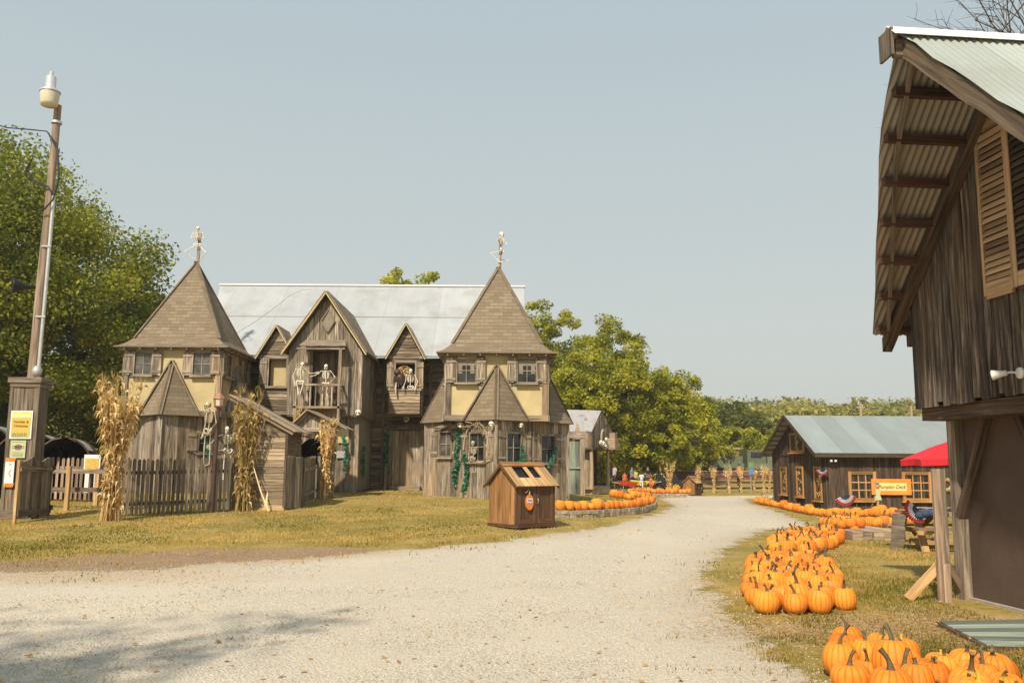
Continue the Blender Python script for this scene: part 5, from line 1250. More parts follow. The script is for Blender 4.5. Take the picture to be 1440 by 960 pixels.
# ================================================================ brown refuse bin
def bin_house(label, loc, rz, s=1.0, sign=True):
    th = thing('refuse_bin', label, 'rubbish bin', loc, rz, None, world=False)
    # local: doors face -y; gable ends at -x / +x.   width along x, depth along y
    w, d, h, hr = 1.12*s, .98*s, 1.0*s, 1.42*s
    mb = MB()
    for sg in (-1, 1):
        vboards(mb, (sg*w/2, d/2*(-sg)*-1 if False else (d/2 if sg < 0 else -d/2), 0), (0, -1 if sg < 0 else 1, 0), (sg, 0, 0), d, .05, lambda u: h+(hr-h)*(1-abs(u-d/2)/(d/2)), .24*s, .02, tv=(.35, .8))
    vboards(mb, (w/2, d/2, 0), (-1, 0, 0), (0, 1, 0), w, .05, h, .24*s, .02)
    mb.box(-w/2+.01, w/2-.01, -d/2+.03, d/2-.01, .06, h-.02, .2); mb.build('walls', M['bin'], th)
    mb = MB(); mb.box(-w/2-.03, w/2+.03, -d/2-.06, d/2+.03, .02, .09, .4); mb.build('plinth', M['bindark'], th)
    for sg in (-1, 1):
        mb = MB(); cx = sg*w*.245; hw = w*.235; y = -d/2
        mb.box(cx-hw, cx+hw, y-.0, y+.025, .10, h-.03, .4)
        for x in (cx-hw+.04, cx+hw-.04): mb.box(x-.04, x+.04, y-.022, y-.001, .10, h-.03, .6)
        for z in (.15, h-.08): mb.box(cx-hw+.08, cx+hw-.08, y-.0215, y-.001, z-.05, z+.05, .6)
        dd = mb.build('door', M['bindark'], th)
        if sg > 0: mb = MB(); mb.tube([(cx-hw+.03, y-.03, h*.55), (cx-hw+.03, y-.05, h*.57), (cx-hw+.03, y-.05, h*.64), (cx-hw+.03, y-.03, h*.66)], .008, 5); hnd = mb.build('handle', M['galv'], dd)
    for sg in (-1, 1): mb = MB(); mb.box(sg*w/2-.04, sg*w/2+.04, -d/2-.02, -d/2+.04, .09, h, .3); mb.build('corner_post', M['bindark'], th)
    # roof: front slope of boards with two chutes
    mb = MB(); ov = .10*s; e = d/2+ov; ze = hr-(hr-h)*(e/(d/2))+.02; zr = hr+.02; L = w/2+ov*.9
    def P(x, f, sgn=-1): return V((x, sgn*e*(1-f), ze+(zr-ze)*f))
    n = 11
    ch = [(-.66*w/2, -.18*w/2), (.14*w/2, .58*w/2)]
    for i in range(n):
        a, b = -L+2*L*i/n, -L+2*L*(i+1)/n-.004; t = random.uniform(.2, .95); m = (a+b)/2
        cut = any(c0 < m < c1 for c0, c1 in ch)
        for f0, f1 in (((0, .36), (.86, 1)) if cut else ((0, 1),)): roofslab(mb, [P(a, f0), P(b, f0), P(b, f1), P(a, f1)], .022, 0, t, U=V((0, 1, .8)))
    roofslab(mb, [P(-L, 0, 1), P(L, 0, 1), P(L, 1, 1), P(-L, 1, 1)], .022, 0, .4); mb.build('roof_boards', M['binroof'], th)
    mb = MB()
    for c0, c1 in ch: roofslab(mb, [P(c0-.03, .33)-V((0, 0, .05)), P(c1+.03, .33)-V((0, 0, .05)), P(c1+.03, .9)-V((0, 0, .05)), P(c0-.03, .9)-V((0, 0, .05))], .01, 0, .1)
    mb.build('rubbish_chute', M['black'], th)
    mb = MB()
    for sg in (-1, 1): roofslab(mb, [(-L-.01, 0, zr+.03), (L*.985, 0, zr+.03), (L*.985, sg*.11, zr-.055), (-L-.01, sg*.11, zr-.055)], .02, 0, .6)
    mb.build('ridge_boards', M['bin'], th)
    mb = MB()
    for sx in (-1, 1):
        for sg in (-1, 1): mb.beam((sx*(L+.002), 0, zr-.03), (sx*(L+.002), sg*e, ze-.03), .02, .06, t=.3)
    mb.build('barge_boards', M['bindark'], th)
    if sign:
        c = V((-w*.20, -d/2-.03, h*.58)); mb = MB(); pts = [c+V((.125*math.cos(a), -.0, .175*math.sin(a))) for a in np.linspace(0, 2*PI, 25)[:-1]]; mb.prism(pts, (0, -1, 0), .02, .5)
        sg_ = mb.build('pumpkin_plaque', M['orange'], th)
        mb = MB()
        for x in (-.075, -.03, .03, .075): mb.tube([c+V((x*.5, -.021, .16)), c+V((x*1.2, -.022, 0)), c+V((x*.6, -.021, -.16))], .003, 4)
        mb.build('plaque_ribs', M['sign_orange'], sg_)
        mb = MB(); mb.box(c.x-.085, c.x+.085, c.y-.027, c.y-.021, c.z-.01, c.z+.09); mb.build('plaque_label', M['paper'], sg_)
        text_mesh('TRASH', .055, 'plaque_lettering', M['ink'], sg_, (c.x, c.y-.029, c.z+.04), sx=.85)
        mb = MB(); mb.tube([c+V((0, -.012, .17)), c+V((.01, -.012, .25)), c+V((-.03, -.012, .29)), c+V((-.07, -.012, .24)), c+V((-.11, -.012, .21)), c+V((-.12, -.012, .24))], .012, 6); mb.build('plaque_stem', M['greenish'], sg_)
    return th
bp = G(733, 747); Lb, Rb = G(690, 741), G(778, 741)
bin_house('brown wooden refuse bin like a little house, two roof chutes and a pumpkin plaque', V((.24, 20.95, zg(.24, 20.95))), math.radians(41), 1.0)
bp = G(974, 697); bin_house('distant small brown bin with gabled roof at the far bend of the drive', V((10.35, 51.3, 0)), math.radians(58), .74, False)
# ================================================================ pumpkins
def pumpkin_mesh(seed, n=64, k=13, lobes=16, full=True):
    r = random.Random(seed); mb = MB(); H = r.uniform(.235, .285); W = r.uniform(.128, .148)
    if seed % 4 == 1: H *= 1.10; W *= .93
    if seed % 4 == 3: H *= .88; W *= 1.05
    ph = [r.uniform(-.25, .25) for _ in range(lobes)]; am = [r.uniform(.6, 1.3) for _ in range(lobes)]; sk = (r.uniform(-.04, .04), r.uniform(-.04, .04))
    rows = []
    for i in range(k):
        a = PI*i/(k-1); z = H*.5*(1-math.cos(a)*(1-.0)); rr = W*(math.sin(a)**.72 if 0 < i < k-1 else .12); row = []
        dip = .028*math.exp(-((i/(k-1)-1)/.07)**2)*1.0+(-.02)*math.exp(-((i/(k-1))/.07)**2)
        for j in range(n):
            b = 2*PI*j/n; lb = (b/(2*PI)*lobes); li = int(lb) % lobes; f = lb-int(lb); rib = 1-.042*am[li]*(1-math.sin(PI*f)**.6)
            row.append(V((math.cos(b)*rr*rib+sk[0]*z, math.sin(b)*rr*rib*.97+sk[1]*z, z-dip)))
        rows.append(row)
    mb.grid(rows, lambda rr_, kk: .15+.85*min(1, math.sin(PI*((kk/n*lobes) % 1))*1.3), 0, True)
    mb.face(rows[0][::-1], .3); mb.face(rows[-1], .3)
    me = mb.build('pumpkin', M['pumpkin']); d = me.data; bpy.data.objects.remove(me); return d, V((sk[0]*H, sk[1]*H, H-.012)), H
def stem_mesh(seed):
    r = random.Random(seed+50); mb = MB(); L = r.uniform(.045, .125); a = r.uniform(0, 2*PI); b = r.uniform(.2, 1.2); pts = []; p = V((0, 0, -.018)); d = V((0, 0, 1))
    for i in range(7):
        pts.append(p.copy()); p = p+d*L/6; d = (d+V((math.cos(a), math.sin(a), -.12))*b*.22).normalized()
    rr = [.024, .014, .0105, .0092, .009, .0098, .0125]
    P = []
    for i, q in enumerate(pts):
        dd = (pts[min(6, i+1)]-pts[max(0, i-1)]).normalized(); x = dd.cross(V((0, 1, .01))).normalized(); y = dd.cross(x)
        P.append([q+(x*math.cos(t)+y*math.sin(t))*rr[i]*(1.25 if k % 2 == 0 else .82) for k, t in enumerate(np.linspace(0, 2*PI, 11)[:-1])])
    mb.grid(P, .5, 0, True); mb.face(P[-1], .9)
    o = mb.build('stem', M['stemgold'] if seed == 5 else M['stem']); d = o.data; bpy.data.objects.remove(o); return d
PM = [pumpkin_mesh(i) for i in range(8)]; SM = [stem_mesh(i) for i in range(10)]
PR = random.Random(5)
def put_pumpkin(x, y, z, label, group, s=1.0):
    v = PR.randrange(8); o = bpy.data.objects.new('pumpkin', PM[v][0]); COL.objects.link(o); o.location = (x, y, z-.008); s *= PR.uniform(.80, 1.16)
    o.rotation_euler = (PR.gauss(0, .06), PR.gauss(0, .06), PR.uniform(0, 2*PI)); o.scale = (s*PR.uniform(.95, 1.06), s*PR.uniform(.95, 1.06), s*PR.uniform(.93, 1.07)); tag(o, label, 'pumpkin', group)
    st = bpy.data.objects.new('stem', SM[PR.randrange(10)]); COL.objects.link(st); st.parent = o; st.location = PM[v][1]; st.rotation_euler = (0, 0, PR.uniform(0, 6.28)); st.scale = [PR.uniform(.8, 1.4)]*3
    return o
def inpoly(x, y, P):
    c = False; n = len(P)
    for i in range(n):
        a, b = P[i], P[(i+1) % n]
        if (a[1] > y) != (b[1] > y) and x < (b[0]-a[0])*(y-a[1])/(b[1]-a[1])+a[0]: c = not c
    return c
def heap(poly_px, where, group, sp=.272, s=1.0, jit=.042, ang=0.1):
    P = [G(*q) for q in poly_px]; P = [(p.x, p.y) for p in P]; x0, x1 = min(p[0] for p in P), max(p[0] for p in P); y0, y1 = min(p[1] for p in P), max(p[1] for p in P); rows = []; j = 0; y = y0
    while y <= y1+.01:
        row = []; x = x0+(sp/2 if j % 2 else 0)
        while x <= x1+.01:
            if inpoly(x, y, P): row.append((x+PR.gauss(0, jit), y+PR.gauss(0, jit)))
            x += sp*1.02
        if row: rows.append(row)
        y += sp*.90; j += 1
    for i, row in enumerate(rows):
        for k, (x, y) in enumerate(row):
            put_pumpkin(x, y, zg(x, y), '%s pumpkin from the left in the %s row from the front of the %s' % (nth(k), nth(i), where), group, s)
    return sum(len(r) for r in rows)
nA = heap([(1150, 935), (1166, 958), (1215, 985), (1300, 1040), (1480, 1040), (1478, 990), (1400, 962), (1330, 944), (1270, 932), (1200, 924)], 'nearest heap', 'pumpkins in the nearest heap by the brown barn', .262, 1.0)
nB = heap([(1060, 858), (1100, 866), (1172, 868), (1196, 857), (1182, 832), (1160, 806), (1150, 797), (1075, 793), (1054, 806), (1052, 825)], 'middle heap', 'pumpkins in the middle heap beside the drive', .262, 1.02)
nC = heap([(1083, 777), (1108, 785), (1150, 784), (1168, 775), (1186, 763), (1178, 757), (1150, 756), (1110, 758), (1088, 767)], 'back heap', 'pumpkins in the back heap beside the drive', .275, 1.05)
# low pallets and the rows on them
mb = MB(); a, b = G(1152, 752), G(1196, 759); 
th = thing('timber_ledge', 'low rough timber ledge under the small pumpkin cluster by the drive', 'ledge', G(1175, 754)); c = G(1152, 750); c2 = G(1198, 760); U = V((c2.x-c.x, c2.y-c.y, 0)); Lx = U.length; U.normalize(); Nn = V((-U.y, U.x, 0))
for k in range(5): q = V((c.x, c.y, 0))+U*Lx/2+Nn*(.12+k*.24)+UP*.10; mb.obox(q, (U, Nn, UP), (Lx+random.uniform(-.1, .1), .23, .20))
mb.build('timbers', M['shedwood'], th)
k = 0
for r_ in range(3):
    for i in range(5 if r_ == 0 else 4 if r_ == 1 else 3):
        q = V((c.x, c.y, 0))+U*(.12+i*.27+.1*r_)+Nn*(.12+r_*.28); put_pumpkin(q.x, q.y, .20, '%s pumpkin from the left in the %s row on the low timber ledge' % (nth(i), nth(r_)), 'pumpkins on the low timber ledge', 1.08); k += 1
q = G(1201, 755); put_pumpkin(q.x, q.y, 0, 'lone pumpkin on the grass at the right end of the timber ledge', 'pumpkins on the low timber ledge', 1.1)
def prow(p0, p1, n, z, where, group, s=1.0, path=None, jit=.02, start=0):
    for i in range(n):
        f = i/(n-1)
        if path is not None:
            d = [0]
            for u, v in zip(path, path[1:]): d.append(d[-1]+(v-u).length)
            t = f*d[-1]; j = max(k for k in range(len(d)-1) if d[k] <= t+1e-9); p = path[j].lerp(path[j+1], min(1, (t-d[j])/(d[j+1]-d[j])))
        else: p = V(p0).lerp(V(p1), f)
        x, y = p.x+PR.gauss(0, jit), p.y+PR.gauss(0, jit); zz = zg(x, y)+z
        put_pumpkin(x, y, zz, '%s pumpkin from the left %s' % (nth(i+start), where), group, s)
prow(G(1190, 740), G(1263, 741), 12, .0, 'in the front row before the cafe sign', 'pumpkins in rows before the brown cafe', 1.12)
prow(G(1178, 731), G(1276, 733), 15, .12, 'in the back row against the brown cafe wall', 'pumpkins in rows before the brown cafe', 1.12)
q = G(1280, 738); put_pumpkin(q.x, q.y, .02, 'pumpkin half hidden by the left end of the picnic table', 'pumpkins in rows before the brown cafe', 1.2)
th = thing('back_ledge', 'low stone kerb under the back pumpkin row before the cafe', 'ledge', G(1230, 733)); mb = MB(); a, b = G(1176, 732), G(1290, 735); U = V((b.x-a.x, b.y-a.y, 0)); Lx = U.length; U.normalize(); Nn = V((-U.y, U.x, 0)); u = 0
while u < Lx: l = random.uniform(.25, .5); mb.obox(V((a.x, a.y, .06))+U*(u+l/2)+Nn*.05, (U, Nn, UP), (l-.015, .34, random.uniform(.12, .14))); u += l
mb.build('stones', M['stone'], th)
arc = [G(1063, 707), G(1075, 710), G(1095, 714), G(1115, 719), G(1135, 723), G(1152, 726), G(1170, 729)]
prow(None, None, 27, .03, 'along the curve round the left corner of the cafe', 'pumpkins along the curve beside the cafe', 1.08, path=arc)
# ---- left ledge: curved dry stone walls topped with pumpkins
def stone_wall(label, path, h=.20, dpt=.3):
    p0 = path[0]; th = thing('stone_wall', label, 'stone wall', V((p0.x, p0.y, zg(p0.x, p0.y)))); mb = MB()
    for c_ in range(2):
        for a, b in zip(path, path[1:]):
            U = V((b.x-a.x, b.y-a.y, 0)); Lx = U.length; U.normalize(); Nn = V((-U.y, U.x, 0)); u = -random.uniform(0, .1)
            while u < Lx:
                l = random.uniform(.16, .38); m_ = V((a.x, a.y, 0))+U*(u+l/2); z = zg(m_.x, m_.y)
                mb.obox(m_+UP*(z+h/2*(c_+.5)+random.gauss(0, .004))+Nn*random.gauss(0, .012), (U, Nn, UP), (l-.012, dpt*random.uniform(.9, 1.05), h/2-.008)); u += l
    o = mb.build('stones', M['stone'], th)
    md = o.modifiers.new('b', 'BEVEL'); md.width = .018; md.segments = 2
    return th
pth = [G(772, 728), G(800, 728), G(830, 727), G(860, 725), G(885, 723), G(903, 720), G(915, 716), G(919, 711)]
stone_wall('curved dry stone wall edging the lawn right of the brown bin, topped with pumpkins', pth)
ins = [p+V((-.02, .06, 0)) for p in pth]
prow(None, None, 41, .19, 'along the front curve of the stone wall by the bin', 'pumpkins on the curved stone wall', 1.0, path=ins)
ret = [G(917, 712)+V((-.2, 0, 0)), G(912, 708), G(904, 706), G(893, 706)]
prow(None, None, 17, .18, 'going back round the far end of the curved stone wall', 'pumpkins on the curved stone wall', 1.05, path=ret, jit=.06)
pth2 = [G(858, 702), G(870, 704), G(884, 706), G(893, 706)]
prow(None, None, 12, .12, 'in the short row behind the curved wall below the visitors', 'pumpkins in the short row behind the curved wall', 1.25, path=pth2, jit=.05)
pth3 = [G(886, 701), G(900, 699), G(912, 698), G(935, 699), G(966, 699)]
prow(None, None, 34, .20, 'along the straight far wall leading to the small distant bin', 'pumpkins along the far wall', 1.15, path=pth3, jit=.05)
stone_wall('low straight stone wall under the far line of pumpkins by the distant bin', pth3, .2, .4)
# ================================================================ board ramp beside the barn
th = thing('board_ramp', 'grey green striped board ramp lying on straw at the barn wall', 'ramp', G(1380, 895)); mb = MB()
for i in range(6):
    f0, f1 = i/6, (i+1)/6-.008; a0, a1, b0, b1 = V((4.42, 9.42, .015)), V((5.6, 9.60, .02)), V((4.27, 8.22, .015)), V((5.7, 8.0, .02))
    lf0, lf1, r0, r1 = a0.lerp(b0, f0), a0.lerp(b0, f1), a1.lerp(b1, f0), a1.lerp(b1, f1)
    mb.prism([lf1, r1, r0, lf0], (0, 0, 1), .035, (i % 2)*.7+.1, 0, U=(1, .05, 0))
mb.build('boards', M['ramp'], th)
mb = MB(); mb.beam((4.40, 9.44, .02), (4.24, 8.18, .02), .03, .04, t=.6); mb.beam((4.24, 8.18, .022), (5.7, 7.97, .024), .03, .04, t=.2); mb.build('frame', M['bindark'], th)
# ================================================================ near barn
BO = V((5.62, 11.33, 0)); BR = math.radians(5.7)
barn = thing('barn', 'dark weathered timber barn with jettied upper floor and pale corrugated roof at right', 'barn', BO, BR, None, world=False)
YR, ZR, X2, PL = -2.33, 6.08, -.45, 9.5
mb = MB(); Wb = 4.66
top = lambda u: 3.64+(Wb/2-abs(u-Wb/2))-.0
vboards(mb, (X2, 0, 0), (0, -1, 0), (-1, 0, 0), Wb, 2.38, top, .155, .028, holes=[(1.66, 3.0, 3.52, 5.3)], rag=.035, tv=(0, 1))
vboards(mb, (PL, 0, 0), (-1, 0, 0), (0, 1, 0), PL-X2, 2.38, 3.66, .2, .028, rag=.03); vboards(mb, (X2, -Wb, 0), (1, 0, 0), (0, -1, 0), PL-X2, 2.38, 3.66, .2, .028, rag=.03)
mb.prism([(X2+.04, -.03, 2.40), (X2+.04, -Wb+.03, 2.40), (X2+.04, -Wb+.03, 3.62), (X2+.04, YR, 3.6+Wb/2), (X2+.04, -.03, 3.62)], (1, 0, 0), PL-X2-.1, 0, 1)
sub(mb, 'upper_wall', [M['barn'], M['castle_dark']], barn)
mb = MB(); mb.box(.06, PL, -Wb+.06, -.06, .045, 2.30, .5); lw = sub(mb, 'lower_wall', M['darkbrownpanel'], barn)
mb = MB(); mb.box(-.0, PL, -Wb, 0.03, -.05, .04, .5); sub(mb, 'footing', M['concrete'], barn)
for y in (-.04, -1.95, -Wb+.05):
    mb = MB(); mb.box(-.05, .10, y-.085, y+.085, .0, 2.22, .8); sub(mb, 'corner_post', M['barnbeam'] if y < -.1 else M['fence'], barn)
mb = MB(); mb.box(-.40, .10, -Wb+.02, -.01, 2.20, 2.375, .5); sub(mb, 'jetty_beam', M['barnbeam'], barn)
mb = MB(); mb.beam((-.0, -.74, 2.22), (-.0, -.10, 1.02), .09, .13, up=(1, 0, 0), t=.7); sub(mb, 'brace', M['barnbeam'], barn)
mb = MB(); mb.beam((-.0, -1.30, 2.22), (-.0, -1.88, 1.02), .09, .13, up=(1, 0, 0), t=.5); sub(mb, 'brace', M['barnbeam'], barn)
# corrugated roof: real corrugations running down the slope
def corr(mb, outline, xend, sgn, per=.085, amp=.017, m=0):
    """outline: list of (x_edge, y, z) down the slope; sheets run from x_edge to xend"""
    nrm = V((0, sgn*1, 1)).normalized(); nx = int((xend+1.9)/per*4)
    xs_ = [-1.82+i*per/4 for i in range(nx)]; R = []
    for (xe, y, z) in outline:
        row = []
        for x in xs_:
            xx = max(x, xe); row.append(V((xx, y, z))+nrm*(amp*math.sin(2*PI*xx/per)))
        R.append(row)
    i0 = len(mb.v); mb.grid(R, .5, m, False, True)
    # texture coordinates in metres
    return i0
def corr_build(name, outline, sgn):
    mb = MB(); corr(mb, outline, PL+.4, sgn); 
    uvs = []
    for f in mb.f: uvs += [(mb.v[i][0]+5, mb.v[i][1]*1.41) for i in f]
    mb.uv = uvs
    # drop the collapsed quads left of the edge
    keep = [k for k, f in enumerate(mb.f) if abs(mb.v[f[0]][0]-mb.v[f[1]][0]) > 1e-5 or abs(mb.v[f[3]][0]-mb.v[f[2]][0]) > 1e-5]
    mb.uv = [u for k in keep for u in uvs[4*k:4*k+4]]; mb.f = [mb.f[k] for k in keep]; mb.t = [mb.t[k] for k in keep]; mb.m = [mb.m[k] for k in keep]; mb.s = [mb.s[k] for k in keep]
    return mb
def edge(y, far):
    """overhang of the roof edge: a hood at the ridge, drawn in towards the far eave"""
    if far:
        if y < -1.52: return -1.8+(.2)*(y-YR)/(.81)
        return -1.6+(y+1.52)/(1.97)*.85
    return -1.8+.22*(YR-y)/1.6 if y > -3.95 else -1.58+(-3.95-y)*.35
ysf = list(np.linspace(YR, .47, 12)); ysn = list(np.linspace(YR, -5.13, 12))
mbf = corr_build('far', [(edge(y, True), y, ZR+.09-(y-YR)) for y in ysf], 1); roofo = sub(mbf, 'far_roof_slope', M['tin_under'], barn)
mbn = corr_build('near', [(edge(y, False), y, ZR+.09-(YR-y)) for y in ysn], -1); sub(mbn, 'near_roof_slope', M['roof_barn'], barn)
mb = MB()
for sg in (-1, 1): mb.prism([(-1.92, YR, ZR+.15), (PL+.4, YR, ZR+.15), (PL+.4, YR+sg*.17, ZR-.01), (-1.92, YR+sg*.17, ZR-.01)], (0, sg, 1), .006, .9, 0, U=(1, 0, 0))
sub(mb, 'ridge_cap', M['whitepaint'], barn)
mb = MB(); mb.box(-1.93, -1.90, YR-.10, YR+.15, ZR-.20, ZR+.10, .3); sub(mb, 'ridge_end_board', M['fence'], barn)
# bowed rake boards
def rake(name, pts, w, h, mt, t=.5):
    mb = MB()
    for a, b in zip(pts, pts[1:]): mb.beam(a, b, w, h, up=(1, 0, 0) if False else UP, t=t)
    return sub(mb, name, M[mt], barn)
def rakegrid(name, far, dx, w, h, mt, dz=0, ya=None, yb=None, wav=.007):
    mb = MB(); y0, y1 = (YR, .52) if far else (YR, -5.15)
    if ya is not None: y0 = ya
    if yb is not None: y1 = yb
    rows = []; K = 22
    for i in range(K+1):
        y = y0+(y1-y0)*i/K; x = (edge(y, far)+dx) if not callable(dx) else dx(y); z = ZR+.06-abs(y-YR)+dz+wav*math.sin(i*.9)
        rows.append([V((x, y, z)), V((x+w, y, z)), V((x+w, y, z-h*1.2+wav*math.sin(i*1.7))), V((x, y, z-h*1.2+wav*math.sin(i*1.7)))])
    mb.grid(rows, .6, 0, True, False, .14, flip=far); mb.uv = [(u, v*.5) for u, v in mb.uv]; mb.face(rows[0], .5); mb.face(rows[-1][::-1], .5); return sub(mb, name, M[mt], barn)
rakegrid('near_rake_board', False, .02, .05, .20, 'castle_dark'); rakegrid('far_rake_board', True, .17, .05, .12, 'fence')
rakegrid('wall_rafter', True, lambda y: -.62, .13, .15, 'barnbeam', dz=-.02, ya=-2.0, yb=.47, wav=.003); rakegrid('wall_rafter', False, lambda y: -.62, .14, .18, 'barnbeam', dz=-.06, wav=.003)
for i, y in enumerate(np.linspace(-1.95, .32, 7)):
    mb = MB(); mb.box(edge(y, True)+.05, 1.2, y-.045, y+.045, ZR-.065-(y-YR), ZR+.03-(y-YR), .4+.1*i); sub(mb, 'purlin', M['purlin'], barn)
for i, y in enumerate(np.linspace(-2.75, -4.9, 6)):
    mb = MB(); mb.box(edge(y, False)+.10, 1.2, y-.045, y+.045, ZR-.065-(YR-y), ZR+.03-(YR-y), .4+.1*i); sub(mb, 'purlin', M['purlin'], barn)
mb = MB(); mb.beam((-1.85, YR, ZR-.09), (1.0, YR, ZR-.09), .09, .18, t=.4); sub(mb, 'ridge_beam', M['fence'], barn)
for y in (.42,):
    mb = MB(); mb.tube([(-.56, y, 3.14), (-.56, y, 3.34)], .045, 8); sub(mb, 'bracket_stub', M['barnbeam'], barn); mb = MB(); mb.tube([(-.30, y-.1, 3.2), (-.30, y-.1, 3.42)], .055, 8); sub(mb, 'bracket_stub', M['barnbeam'], barn)
# louvred shutters
def louvre(y0, y1, z0, z1, x, ang=0, mt='shutterwood', n=22):
    mb = MB(); st = .045
    for y in (y0-st/2, y1+st/2): mb.box(x-.035, x, y-st/2, y+st/2, z0, z1, .6)
    for z in (z0+.05, z1-.03): mb.box(x-.034, x-.001, y1+st, y0-st, z-(.09 if z < z0+.1 else .03), z+(.09 if z < z0+.1 else .03), .6)
    a, b = z0+.15, z1-.07
    for i in range(n):
        z = a+(b-a)*(i+.5)/n; U = V((0, 1, 0)); W_ = V((-.5, 0, -.86)).normalized(); mb.obox((x-.018, (y0+y1)/2, z), (U, W_, U.cross(W_)), (abs(y1-y0)-2*st, (b-a)/n*1.12, .007))
    sh = sub(mb, 'louvred_shutter', M[mt], barn); return sh
louvre(-1.60, -2.12, 3.50, 5.32, X2-.045); louvre(-2.15, -2.72, 3.50, 5.36, X2-.05, mt='barnbeam')  # right leaf in dark wood: the shadow on its slats is put into the colour
mb = MB(); mb.box(X2-.09, X2-.05, -2.80, -2.13, 3.50, 3.66, .7); mb.box(X2-.095, X2-.05, -2.19, -2.135, 3.5, 5.4, .7); mb.box(X2-.08, X2-.03, -3.1, -1.6, 5.35, 5.47, .2); sub(mb, 'shutter_frame', M['shutterwood'], barn)
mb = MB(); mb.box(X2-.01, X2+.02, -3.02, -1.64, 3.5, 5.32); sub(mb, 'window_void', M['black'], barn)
# floodlight
fl = V(BO)+Matrix.Rotation(BR, 3, 'Z')@V((X2-.03, -2.06, 2.60))
th = thing('flood_light', 'small white flood light fixed to the barn boards at the right edge', 'lamp', fl, BR, None, world=False); mb = MB(); mb.lathe([(0, 0), (.06, 0), (.06, .03), (0, .03)], (0, 0, 0), 14, .5, X=V((0, 1, 0)), Y=V((0, 0, 1)), Z=V((-1, 0, 0))); mb.tube([(-.02, 0, 0), (-.10, .03, .01), (-.15, .07, .0)], .012, 6); mb.build('mount', M['whitepaint'], th)
mb = MB(); D = V((-.65, .7, -.12)).normalized(); X_ = D.cross(UP).normalized(); mb.lathe([(0, 0), (.03, .0), (.032, .05), (.055, .14), (.052, .145), (0, .14)], (-.13, .05, .005), 14, .5, X=X_, Y=D.cross(X_), Z=D); mb.build('lamp_head', M['whitepaint'], th)
# ================================================================ sign stand in front of the barn
ST = V((5.24, 11.05, 0))
th = thing('timber_stand', 'two-post timber stand with braced feet on the grass left of the barn corner', 'stand', ST)
for k, (dx, mt) in enumerate(((0, 'postwood'), (.10, 'fence'))):
    mb = MB(); mb.box(ST.x+dx-.045, ST.x+dx+.045, ST.y-.02+k*.07, ST.y+.03+k*.09, 0, 1.60, .6); mb.build('post', M[mt], th)
mb = MB(); mb.beam((ST.x-.36, ST.y+.15, .02), (ST.x+.03, ST.y+.08, .44), .04, .11, t=.9); mb.build('brace', M['newwood'], th)
mb = MB(); mb.beam((ST.x+.42, ST.y+.30, .06), (ST.x+.10, ST.y+.08, .46), .04, .11, t=.3); mb.build('brace', M['postwood'], th)
mb = MB(); mb.box(ST.x-.01, ST.x+.075, ST.y-.08, ST.y-.03, 0, .46, .9); mb.build('cleat', M['postwood'], th)
# ================================================================ picnic table, parasol
TX = V((8.75, 18.1, 0))
th = thing('picnic_table', 'grey and orange timber picnic table behind the two-post stand', 'picnic table', TX)
mb = MB()
for k in range(4): mb.box(7.86, 9.7, 17.76+k*.175, 17.925+k*.175, .72, .765)
mb.build('table_top', M['fence'], th)
for y in (17.35, 18.75):
    mb = MB()
    for k in (0, 1): mb.box(7.78, 9.75, y-.13+k*.135, y-.005+k*.135, .43, .47)
    mb.build('bench', M['postwood'], th)
for x in (8.02, 9.45):
    for sg in (-1, 1): mb = MB(); mb.beam((x, 18.1+sg*.62, .0), (x, 18.1+sg*.24, .72), .045, .14, up=(1, 0, 0), t=.6); mb.build('leg', M['newwood'], th)
    mb = MB(); mb.box(x+.05, x+.09, 17.28, 18.92, .34, .43); mb.build('bench_bearer', M['newwood'], th); mb = MB(); mb.beam((x+.05, 18.1, .30), (x+.5, 18.1, .70), .04, .09); mb.build('strut', M['newwood'], th)
mb = MB(); mb.box(8.0, 9.5, 18.05, 18.15, .10, .22); mb.build('stretcher', M['newwood'], th)
mb = MB(); mb.prism([(7.80, 17.98, .0), (7.70, 18.3, 0), (7.82, 18.4, .70), (7.92, 17.98, .70)], (-1, -.2, 0), .03, .5); mb.build('end_board', M['fence'], th)
UC = V((9.22, 18.1, 0))
th = thing('parasol', 'bright red canvas parasol over the picnic table at the barn corner', 'parasol', UC)
mb = MB(); n = 8; R_ = 1.22; ap = V((UC.x, UC.y, 2.26)); tilt = lambda v: v
rim = [UC+V((R_*math.cos(a), R_*math.sin(a), 1.78)) for a in [2*PI*(k+.5)/n for k in range(n)]]
for k in range(n):
    a, b = rim[k], rim[(k+1) % n]; md = (a+b)/2; md = V((UC.x+(md.x-UC.x)*.93, UC.y+(md.y-UC.y)*.93, 1.80)); A2, B2 = ap.lerp(a, .5)+V((0, 0, .03)), ap.lerp(b, .5)+V((0, 0, .03)); M2 = ap.lerp(md, .5)+V((0, 0, .0))
    mb.face([ap, A2, M2], .5); mb.face([ap, M2, B2], .5); mb.face([A2, a, md, M2], .45+.2*(k % 2)); mb.face([M2, md, b, B2], .45+.2*(k % 2))
    d_ = V((0, 0, -.13)); mb.face([a, a+d_, (a+b)/2*1.0+V((0, 0, -.19+.02)) if False else md+d_*1.0, md], .3); mb.face([md, md+d_, b+d_, b], .35)
mb.build('canopy', M['red'], th); mb = MB(); mb.tube([(UC.x, UC.y, 0), (UC.x, UC.y, 2.3)], .022, 8); mb.build('pole', M['galv'], th)
mb = MB()
for k in range(n): mb.tube([ap+V((0, 0, -.03)), rim[k]+V((0, 0, -.01))], .007, 4)
mb.build('ribs', M['galv'], th)
